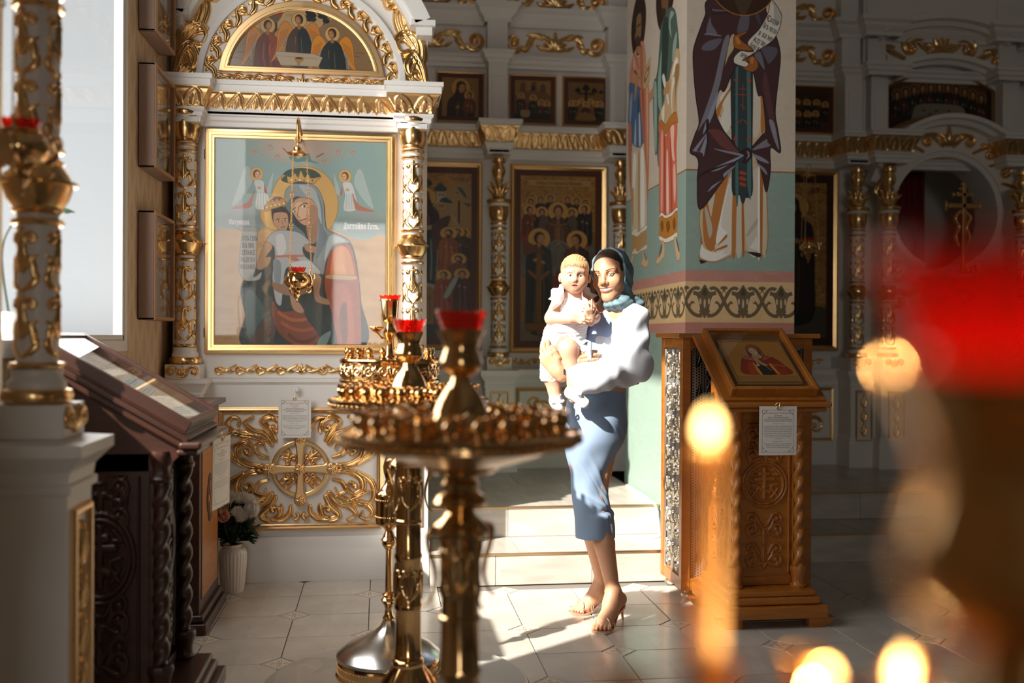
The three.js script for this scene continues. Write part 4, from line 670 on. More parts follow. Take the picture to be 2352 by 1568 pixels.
const iconVeilTex = canvasTex(512, 1300, (c) => {
  c.scale(512 / 560, 1300 / 1430); c.fillStyle = brownMat; c.fillRect(0, 0, 700, 1600); c.translate(138, -60);
  c.save(); c.beginPath(); c.rect(-90, 118, 475, 1310); c.clip();
  goldGround(c, -90, 118, 475, 500, 11); pp(c, [[-90, 520], [60, 400], [180, 300], [385, 260], [385, 1450], [-90, 1450]], '#a0824e');
  for (const [x, y, s] of [[95, 180, 1], [200, 230, 0.66]]) { pp(c, [[x, y - 48 * s], [x + 22 * s, y - 20 * s], [x + 52 * s, y + 10 * s], [x + 40 * s, y + 42 * s], [x - 40 * s, y + 42 * s], [x - 52 * s, y + 10 * s], [x - 22 * s, y - 20 * s]], '#1c3c40', '#10201f', 3); }
  pp(c, [[175, 275], [230, 275], [230, 310], [275, 360], [160, 360]], '#b9a888'); for (let k = 0; k < 3; k++) { c.fillStyle = '#2a2a26'; c.fillRect(190 + k * 13, 278, 6, 22); } pp(c, [[205, 320], [235, 310], [275, 358], [200, 345]], '#1f4247');
  pp(c, [[275, 270], [300, 235], [335, 240], [385, 330], [385, 560], [275, 560]], '#a98652'); pp(c, [[300, 228], [330, 240], [358, 305], [340, 300]], '#2a565c'); pp(c, [[330, 350], [385, 358], [370, 382]], '#2a565c'); c.fillStyle = '#20160e'; c.fillRect(304, 335, 12, 205); el(c, 300, 270, 6, 6, '#20160e');
  slavic(c, 'Покровъ Бц҃ы', 296, 157, 34, '#5a3818', 92); el(c, 208, 380, 32, 33, '#b98f4e', 0, '#6a4420', 3); slavic(c, 'МР', 208, 380, 36, '#4a2a12', 38);
  saint(c, 95, 310, 92, { robe: '#3a2018', mantle: '#2c1812', veil: '#3a2018', len: 3.2, hands: false });
  pp(c, [[35, 590], [165, 590], [170, 980], [120, 990], [30, 985]], '#152c30', '#0c1618', 3); for (const x of [60, 145]) { ln(c, [[x, 650], [x + 4, 800], [x, 960]], '#6c7a6c', 12); }
  pp(c, [[-60, 480], [40, 520], [150, 530], [270, 430], [285, 445], [170, 560], [60, 570], [-60, 560]], '#a59274', '#5a4630', 3); pp(c, [[150, 540], [255, 455], [240, 560], [200, 680], [165, 740]], '#4a2418'); pp(c, [[262, 450], [285, 470], [318, 540], [285, 520]], '#a8926e');
  pp(c, [[-90, 1000], [60, 985], [175, 1010], [170, 1040], [-90, 1040]], '#a39880'); pp(c, [[-90, 1040], [165, 1040], [165, 1320], [-90, 1320]], '#8f6630'); for (const x of [50, 100]) { c.strokeStyle = '#5c3a18'; c.lineWidth = 5; c.strokeRect(x, 1120, 40, 170); } pp(c, [[45, 1110], [95, 1050], [145, 1110]], '', '#5c3a18', 5);
  saint(c, 335, 590, 54, { robe: '#4a2a18', mantle: '#3a2016', beard: 1, len: 9 }); saint(c, 300, 585, 52, { robe: '#4a3420', mantle: '#3a2a1c', beard: 1, len: 5 }); saint(c, 250, 595, 58, { robe: '#8a4414', mantle: '#9a5018', beard: 1, len: 5.4, turn: -1 });
  saint(c, 310, 800, 54, { robe: '#7a4a24', mantle: '#6a4020', beard: 1, len: 4, turn: -1, tilt: -0.3 }); saint(c, 330, 920, 54, { robe: '#54281a', mantle: '#401e16', len: 9 }); saint(c, 222, 930, 52, { robe: '#84321a', mantle: '#954018', len: 9, turn: -1 });
  pp(c, [[280, 950], [305, 960], [250, 1105], [220, 1095]], '#98a29c', '#4a5450', 3); c.fillStyle = '#3c3a30'; c.fillRect(-90, 1318, 475, 120);
  c.restore();
});
function smallIcon(kind, seed) {
  return canvasTex(420, 440, (c) => {
    c.fillStyle = brownMat; c.fillRect(0, 0, 420, 440); const r = rng(seed);
    c.save(); c.beginPath(); c.rect(42, 42, 336, 356); c.clip(); c.fillStyle = kind === 3 ? '#3a2412' : '#9a7038'; c.fillRect(42, 42, 336, 356);
    if (kind === 0) { saint(c, 215, 135, 100, { robe: '#43261a', mantle: '#3a2018', veil: '#3c2218', len: 3.4, w: 1.35, tilt: 0.15, turn: 1 }); saint(c, 292, 200, 54, { robe: '#6e3414', mantle: '#7a3c16', len: 3.0, turn: -1 }); }
    if (kind === 1) { pp(c, [[60, 180], [120, 90], [150, 140], [200, 120], [230, 70], [260, 140], [310, 90], [340, 150], [378, 200], [378, 400], [42, 400], [42, 200]], '#7a5630'); for (const [x, y] of [[118, 90], [305, 100], [220, 80]]) pp(c, [[x, y - 30], [x + 22, y], [x + 16, y + 44], [x - 16, y + 44], [x - 22, y]], '#6a4a3a', '#3a2414', 3); c.fillStyle = '#2a2018'; c.fillRect(196, 92, 30, 44); pp(c, [[70, 230], [150, 250], [180, 300], [120, 310], [60, 280]], '#8a2c14', '#3a140a', 3); saint(c, 100, 190, 40, { robe: '#342a20', mantle: '#402c1c' }); saint(c, 215, 205, 40, { robe: '#22302e', mantle: '#1c2624', len: 5 }); saint(c, 290, 250, 42, { robe: '#6a2c14', mantle: '#43281a' }); saint(c, 345, 255, 40, { robe: '#5a3a1c', mantle: '#30241a' }); c.fillStyle = '#20180f'; c.fillRect(42, 352, 336, 50); pp(c, [[100, 320], [180, 320], [174, 380], [106, 380]], '#a58a5c', '#4a341c', 3); }
    if (kind === 2) { c.fillStyle = '#7a5a30'; c.fillRect(42, 42, 336, 356); for (const [x, y, s] of [[212, 90, 1], [135, 115, 0.8], [290, 115, 0.8], [355, 125, 0.6]]) pp(c, [[x, y - 34 * s], [x + 34 * s, y + 4], [x + 24 * s, y + 24 * s], [x - 24 * s, y + 24 * s], [x - 34 * s, y + 4]], '#181412'); c.fillStyle = '#120e0c'; c.fillRect(202, 100, 20, 250); c.fillRect(130, 140, 160, 14); for (const x of [80, 115, 310, 345]) saint(c, x, 245, 42, { robe: '#241e18', mantle: '#1c1814', len: 4 }); saint(c, 170, 220, 34, { robe: '#8a6434', mantle: '#7a5228' }); saint(c, 255, 220, 34, { robe: '#8a6434', mantle: '#7a5228' }); saint(c, 212, 250, 40, { robe: '#5c2414', mantle: '#43201a', len: 4 }); pp(c, [[150, 330], [270, 330], [300, 392], [120, 392]], '#8a6432'); }
    if (kind === 3) { pp(c, [[60, 200], [180, 90], [240, 200], [378, 120], [378, 400], [42, 400]], '#4a3018'); for (let k = 0; k < 7; k++) saint(c, 80 + (k % 4) * 90 + r() * 20, 150 + Math.floor(k / 4) * 110 + r() * 20, 40, { robe: k % 2 ? '#241c16' : '#4a2416', mantle: '#1c1a18', len: 4 }); }
    c.restore();
  });
}
const iconRightTex = canvasTex(512, 1200, (c) => {
  c.scale(512 / 470, 1); c.fillStyle = '#3a1a0a'; c.fillRect(0, 0, 600, 1200); c.save(); c.beginPath(); c.rect(40, 60, 390, 1080); c.clip(); goldGround(c, 40, 60, 390, 1080, 5); slavic(c, 'МР', 370, 110, 54, '#2a1608', 50);
  pp(c, [[40, 960], [430, 930], [430, 1150], [40, 1150]], '#4a4436'); saint(c, 235, 230, 120, { robe: '#12181c', mantle: '#2c1712', veil: '#2c1712', len: 6.6, w: 1.2, fold: 'rgba(120,90,50,.4)' }); c.restore();
});
const supperTex = canvasTex(1024, 512, (c) => { c.fillStyle = '#2a1408'; c.fillRect(0, 0, 1024, 512); c.fillStyle = '#5a3a1a'; c.fillRect(60, 40, 904, 300); for (let k = 0; k < 11; k++) saint(c, 110 + k * 80, 200 - 90 * Math.sin((k + 0.5) / 11 * Math.PI), 58, { robe: ['#3a1812', '#14201f', '#3a2a1c'][k % 3], mantle: ['#1c1a18', '#43201a', '#122026'][k % 3], len: 3.4, halo: '#6a4a22' }); pp(c, [[330, 250], [690, 250], [760, 320], [730, 400], [290, 400], [260, 320]], '#8a8074', '#3a2a1c', 4); for (let k = 0; k < 6; k++) el(c, 360 + k * 60, 300 + (k % 2) * 30, 16, 8, '#4a3420'); });
const lecternIconTex = canvasTex(720, 640, (c) => {   // a woman in a red mantle with folded hands and seven arrows on gold
  c.fillStyle = '#a9752f'; c.fillRect(0, 0, 720, 640); for (let i = 0; i < 400; i++) { c.fillStyle = hash2(i, 9) > 0.5 ? 'rgba(200,150,80,.10)' : 'rgba(120,74,24,.10)'; c.fillRect(hash2(i, 1) * 720, hash2(i, 2) * 640, 40 + 60 * hash2(i, 3), 3); }
  pp(c, [[275, 190], [290, 110], [340, 70], [400, 80], [450, 140], [470, 260], [560, 310], [640, 440], [660, 600], [120, 600], [130, 420], [200, 290], [270, 280]], '#8a2c14', '#3a120a', 4);
  pp(c, [[285, 170], [300, 105], [345, 82], [400, 100], [430, 180], [440, 270], [400, 300], [300, 260]], '#a8562e'); pp(c, [[292, 160], [345, 115], [410, 160], [438, 240], [430, 280], [300, 260]], '#2c4650');
  pp(c, [[320, 250], [400, 240], [420, 300], [360, 330], [310, 310]], '#b09068'); pp(c, [[298, 170], [345, 125], [395, 165], [400, 235], [360, 268], [320, 240]], '#c9a680', '#7a5434', 3);
  ln(c, [[308, 180], [334, 174]], '#3a2414', 5); ln(c, [[356, 170], [386, 172]], '#3a2414', 5); ln(c, [[310, 196], [334, 194]], '#4a3020', 4); ln(c, [[358, 190], [384, 192]], '#4a3020', 4); ln(c, [[344, 180], [336, 216], [348, 220]], '#9a7048', 4); ln(c, [[334, 240], [360, 238]], '#8a4030', 5);
  pp(c, [[300, 480], [360, 430], [440, 470], [480, 600], [280, 600]], '#20201f'); pp(c, [[200, 430], [270, 400], [290, 600], [180, 600]], '#a63a18'); pp(c, [[470, 420], [560, 430], [640, 600], [500, 600]], '#963416'); pp(c, [[270, 420], [290, 410], [320, 600], [285, 600]], '#c08a3a'); pp(c, [[462, 430], [490, 430], [530, 600], [500, 600]], '#c08a3a');
  pp(c, [[310, 330], [335, 310], [350, 330], [340, 410], [350, 450], [300, 470], [290, 440], [318, 420]], '#c29468', '#5a3418', 3); pp(c, [[335, 310], [352, 318], [400, 400], [440, 440], [420, 460], [370, 440], [345, 390]], '#b88a5e', '#5a3418', 3);
  for (const [a, b, d, e] of [[200, 250, 310, 330], [180, 280, 300, 345], [175, 310, 300, 360], [450, 240, 400, 320], [500, 255, 420, 335], [550, 275, 430, 350], [390, 420, 450, 540]]) { ln(c, [[a, b], [d, e]], '#d8b890', 5); ln(c, [[a - 6, b - 10], [a + 8, b + 8]], '#3a2010', 4); }
  ln(c, [[480, 430], [520, 445], [580, 440], [640, 470]], '#d0a04a', 8);
});

// ---------- the painted pillar ----------
const leftMural = [
  ['#2c1609', '#a8622c', 1.2, [[23.1,345.8],[14.2,337.3],[11.5,326.6],[18.2,312.0],[34.9,308.5],[43.3,314.4],[47.7,324.0],[47.5,333.3],[42.8,340.4],[35.2,345.1]]],
  ['#8a6644', '#3a2412', 0.6, [[25.6,334.3],[35.5,333.4],[37.2,324.5],[35.8,318.2],[30.4,315.3],[24.9,315.3],[23.7,320.1],[21.4,321.4],[20.9,324.9],[23.6,324.7],[23.9,328.6]]],
  ['#4a2f1c', '', 0, [[23.6,321.3],[28.5,321.8],[31.4,319.5],[36.4,318.0],[33.7,313.3],[28.7,313.3],[24.2,316.0]]],
  ['#7a5233', '', 0, [[26.8,327.7],[32.3,327.9],[33.7,327.0],[30.2,326.1]]],
  ['#2a170c', '', 0, [[26.8,328.2],[34.5,327.4],[35.6,326.5],[28.0,327.2]]],
  ['#a87c54', '#4a2a16', 0.5, [[23.8,315.0],[33.7,313.3],[34.9,307.9],[28.3,310.3]]],
  ['#c98a6c', '#8a4a34', 1, [[23.8,313.9],[28.8,307.4],[36.0,308.2],[35.8,315.4],[43.4,312.1],[48.2,299.3],[45.0,282.6],[32.1,288.0],[8.2,296.3],[11.4,307.0],[17.1,312.3]]],
  ['#b06e50', '', 0, [[34.9,310.7],[39.6,311.6],[42.0,297.7],[43.9,284.0],[36.4,288.0]]],
  ['#b5775a', '', 0, [[18.2,310.9],[21.6,311.1],[32.9,300.1],[29.6,300.4]]],
  ['#8a4c38', '', 0, [[15.0,303.7],[19.1,303.5],[31.9,294.8],[30.9,293.6]]],
  ['#d8a082', '', 0, [[17.1,310.0],[19.8,310.4],[24.0,303.6],[17.3,302.0]]],
  ['#4f6889', '#2c3c56', 1, [[8.2,296.3],[32.1,288.0],[35.4,283.8],[37.4,271.1],[43.6,250.5],[32.9,249.8],[18.3,253.7],[13.3,251.1],[13.0,267.4],[4.4,271.5],[6.5,287.4]]],
  ['#8ea3bb', '', 0, [[9.6,285.5],[15.3,288.7],[14.3,279.7],[11.1,270.1],[7.5,273.2]]],
  ['#aab8c6', '', 0, [[22.6,267.6],[24.8,268.3],[25.1,253.5],[21.0,254.9]]],
  ['#b4c0cc', '', 0, [[31.8,270.1],[34.6,270.1],[37.2,252.3],[33.1,251.4]]],
  ['#34486a', '', 0, [[27.9,277.8],[32.2,283.5],[33.5,273.1],[29.6,271.2]]],
  ['#c27a5c', '#8a4630', 1, [[34.3,284.1],[41.8,283.9],[48.5,286.7],[54.2,285.2],[56.6,270.1],[56.3,232.4],[52.7,212.5],[51.0,225.7],[47.2,229.6],[42.9,253.4]]],
  ['#dc9f84', '', 0, [[48.5,285.0],[53.2,284.4],[54.4,259.8],[53.3,234.0],[51.2,255.0]]],
  ['#a35c40', '', 0, [[38.7,281.9],[44.0,281.8],[47.1,250.4],[48.7,233.7],[44.6,253.1]]],
  ['#bf7558', '', 0, [[5.2,269.0],[13.0,267.4],[13.8,251.1],[15.6,220.8],[13.3,221.2],[7.0,240.7]]],
  ['#cfc0a4', '#8a6238', 1, [[14.9,251.4],[19.5,253.4],[31.8,248.3],[43.6,250.5],[45.8,246.3],[51.0,225.2],[51.5,198.5],[41.5,197.4],[35.1,195.3],[27.5,194.9],[16.1,197.8],[14.9,200.2]]],
  ['#ece6da', '', 0, [[18.5,246.8],[26.4,244.2],[23.4,226.6],[21.1,211.0],[17.3,216.0]]],
  ['#ece6da', '', 0, [[37.3,244.5],[44.4,242.1],[46.8,199.0],[38.2,202.2]]],
  ['#b08a58', '', 0, [[30.8,243.4],[34.5,243.9],[35.5,199.1],[32.0,200.6]]],
  ['#c39a62', '', 0, [[15.5,224.3],[20.8,224.7],[19.8,206.0],[16.2,203.5]]],
  ['#e8dcc4', '#8a5a30', 1, [[16.1,198.4],[25.1,200.3],[31.2,196.8],[37.3,197.3],[51.5,199.0],[51.6,196.3],[38.4,195.5],[29.7,194.1],[16.1,196.6]]],
  ['#b98f5a', '', 0, [[16.8,195.4],[29.7,193.6],[50.4,195.3],[51.3,187.6],[37.5,186.7],[28.8,184.1],[16.6,185.1]]],
  ['#e4d2b4', '#8a5a30', 1, [[16.4,185.1],[24.3,187.3],[29.9,184.6],[36.4,185.1],[51.8,187.1],[51.8,184.3],[37.5,183.9],[29.9,182.9],[16.4,184.0]]],
  ['#d8b486', '#6a4420', 0.8, [[19.8,183.7],[21.2,183.0],[16.5,177.1],[13.2,172.7],[14.4,181.8]]],
  ['#d8b486', '#6a4420', 0.8, [[40.8,183.6],[46.0,183.2],[51.3,178.9],[56.5,176.4],[51.4,173.0],[39.8,176.0],[43.6,179.5]]],
  ['#5f6f70', '', 0, [[44.4,182.8],[47.1,182.0],[52.0,177.8],[50.7,177.1]]],
  ['#c4a274', '#6a4420', 0.8, [[42.7,293.1],[57.6,299.1],[59.0,296.3],[56.3,285.2],[42.9,283.9]]],
  ['#8a6a44', '', 0, [[44.8,292.0],[55.7,295.4],[54.5,290.5],[45.1,287.0]]],
  ['#d6b88c', '', 0, [[47.5,291.3],[53.1,293.1],[52.5,291.1],[48.0,289.5]]],
  ['#b98b60', '#6a3c20', 0.6, [[24.2,297.3],[31.3,294.4],[26.6,288.2],[22.7,281.8],[20.4,284.1]]],
  ['#2c1609', '#a8622c', 1.2, [[70.7,329.9],[70.8,323.6],[74.2,315.2],[80.0,309.2],[88.2,310.8],[100.6,313.9],[105.6,317.2],[106.9,323.7],[93.2,333.5],[74.8,336.9]]],
  ['#755034', '#2a170c', 0.6, [[80.5,330.8],[82.5,321.8],[83.6,316.4],[88.2,311.3],[93.5,314.7],[96.1,318.4],[95.1,326.3],[87.8,331.3]]],
  ['#3a2312', '', 0, [[82.6,320.3],[87.1,319.8],[90.8,317.6],[89.6,313.4],[87.3,311.3],[84.1,314.6]]],
  ['#55707a', '', 0, [[65.3,279.8],[70.5,283.2],[74.7,266.0],[76.9,231.6],[73.9,238.9],[70.0,239.6],[65.7,262.7]]],
  ['#4c6056', '#25332c', 1, [[82.7,312.5],[97.0,316.6],[109.1,311.2],[114.4,299.7],[117.2,287.5],[111.2,289.7],[106.3,285.4],[104.6,282.9],[101.2,279.8],[97.8,275.7],[93.4,275.3],[87.3,264.1],[81.8,263.3],[79.1,259.8],[78.4,249.5],[77.7,238.2],[77.8,229.9],[74.8,238.8],[71.0,239.5],[65.7,262.7],[66.3,279.5],[71.1,283.6],[75.7,290.7],[80.0,308.7]]],
  ['#2c3b34', '', 0, [[84.6,310.9],[94.5,311.9],[97.3,299.9],[94.2,282.7],[92.5,276.6],[87.2,273.3],[83.4,279.4]]],
  ['#8fa79a', '', 0, [[100.6,313.4],[107.5,310.2],[100.7,307.9],[102.6,298.4],[97.2,306.0]]],
  ['#93aa9d', '', 0, [[109.4,297.3],[113.1,298.2],[111.2,289.9],[104.6,283.9],[105.3,292.6]]],
  ['#8ba497', '', 0, [[75.8,282.4],[83.0,297.0],[81.9,279.8],[83.7,264.9],[80.0,262.7],[76.1,268.2]]],
  ['#92aa9e', '', 0, [[66.7,278.4],[71.1,281.5],[73.2,271.5],[73.3,241.1],[68.9,246.2]]],
  ['#c2a478', '#7a5630', 1, [[111.2,289.2],[117.2,287.2],[118.8,280.0],[118.1,273.0],[113.7,264.8],[113.9,252.1],[109.4,255.1],[100.0,253.7],[91.2,252.0],[83.8,256.1],[78.3,253.7],[79.1,260.3],[85.5,264.0],[94.4,269.5],[98.7,276.0],[102.1,280.1],[106.3,284.4]]],
  ['#e6dfd2', '', 0, [[107.2,282.2],[113.0,284.5],[114.7,280.2],[104.7,275.9],[102.2,274.6]]],
  ['#e2d8c6', '', 0, [[104.8,274.9],[109.9,272.6],[104.9,266.0],[105.1,255.0],[102.4,264.6]]],
  ['#e4dccd', '', 0, [[83.7,261.3],[89.2,263.7],[88.4,254.6],[84.7,256.5]]],
  ['#9a7446', '', 0, [[109.8,278.6],[117.2,279.5],[116.5,272.9],[112.5,267.1],[110.2,255.9]]],
  ['#b9742c', '#7a4416', 1, [[77.9,255.3],[83.8,256.1],[91.6,251.4],[100.0,254.2],[110.2,254.9],[114.4,252.0],[114.5,247.6],[101.8,248.8],[92.2,246.2],[83.9,251.5],[78.0,249.6]]],
  ['#d2694c', '#8a3a24', 1, [[78.8,249.5],[83.9,251.5],[92.2,244.7],[100.1,248.6],[114.0,247.7],[113.2,232.7],[114.9,201.2],[104.5,200.1],[92.2,200.1],[84.9,203.0],[80.3,201.0]]],
  ['#efc0ac', '', 0, [[101.8,247.8],[108.7,247.4],[108.0,236.6],[109.9,228.4],[105.6,230.2],[102.9,239.6]]],
  ['#e8a68e', '', 0, [[82.6,245.6],[86.8,246.3],[86.6,206.9],[83.0,204.8]]],
  ['#efcabb', '', 0, [[94.2,233.2],[96.9,233.7],[99.2,202.2],[94.9,201.8]]],
  ['#b44a30', '', 0, [[88.7,242.4],[91.4,242.3],[92.5,201.6],[90.0,202.4]]],
  ['#b44a30', '', 0, [[101.1,239.9],[103.4,237.0],[106.2,201.4],[103.6,201.2]]],
  ['#eab7a4', '', 0, [[107.4,223.9],[110.8,225.8],[112.7,213.3],[110.8,204.7],[108.6,209.0]]],
  ['#f0e2cc', '#8a5020', 1.2, [[80.3,201.0],[84.9,202.8],[92.2,200.1],[104.5,200.1],[114.9,201.7],[114.9,199.3],[104.5,198.1],[92.2,198.1],[84.9,200.5],[80.3,198.9]]],
  ['#c07f2e', '#7a4416', 1.2, [[80.3,198.9],[84.9,200.5],[92.2,198.1],[104.5,198.1],[114.9,199.3],[114.5,188.1],[104.7,187.2],[92.5,186.9],[80.5,189.6]]],
  ['#f0e2cc', '#8a5020', 1.2, [[80.5,189.6],[92.5,186.9],[104.7,187.2],[114.5,188.1],[114.6,185.2],[104.8,184.2],[92.5,184.3],[80.6,187.0]]],
  ['#8a5218', '', 0, [[82.8,196.1],[86.8,197.7],[89.1,193.3],[85.1,191.2]]],
  ['#8a5218', '', 0, [[94.1,194.8],[99.4,196.2],[102.1,191.9],[96.9,189.5]]],
  ['#8a5218', '', 0, [[106.6,194.4],[111.0,196.8],[112.8,191.7],[108.9,189.7]]],
  ['#d9b78a', '#6a4420', 0.8, [[85.2,185.5],[90.4,184.3],[90.9,177.4],[85.4,175.2],[78.0,173.2],[73.3,174.6],[79.8,179.3]]],
  ['#d9b78a', '#6a4420', 0.8, [[109.5,184.7],[114.1,184.8],[120.0,177.4],[120.8,173.5],[117.6,172.1],[114.3,174.0]]],
  ['#55696a', '', 0, [[83.4,183.1],[86.7,184.4],[85.3,179.9],[78.9,176.8]]],
  ['#55696a', '', 0, [[113.3,183.9],[115.2,184.2],[119.6,178.4],[118.3,177.1]]],
  ['#b98b60', '#6a3c20', 0.6, [[66.3,279.2],[63.4,279.2],[56.4,277.7],[54.5,272.2],[60.5,272.9],[66.4,274.2]]],
  ['#b98b60', '#6a3c20', 0.6, [[92.5,276.1],[98.7,274.0],[98.8,270.0],[90.9,268.3],[87.6,270.2],[88.1,273.1]]],
  ['#dcd8d0', '#6a6a66', 0.6, [[84.3,280.7],[87.9,281.8],[92.0,275.7],[89.0,273.4]]],
  ['#dcd8d0', '#6a6a66', 0.6, [[92.7,268.4],[96.2,268.1],[98.8,262.4],[96.3,262.0]]],
];
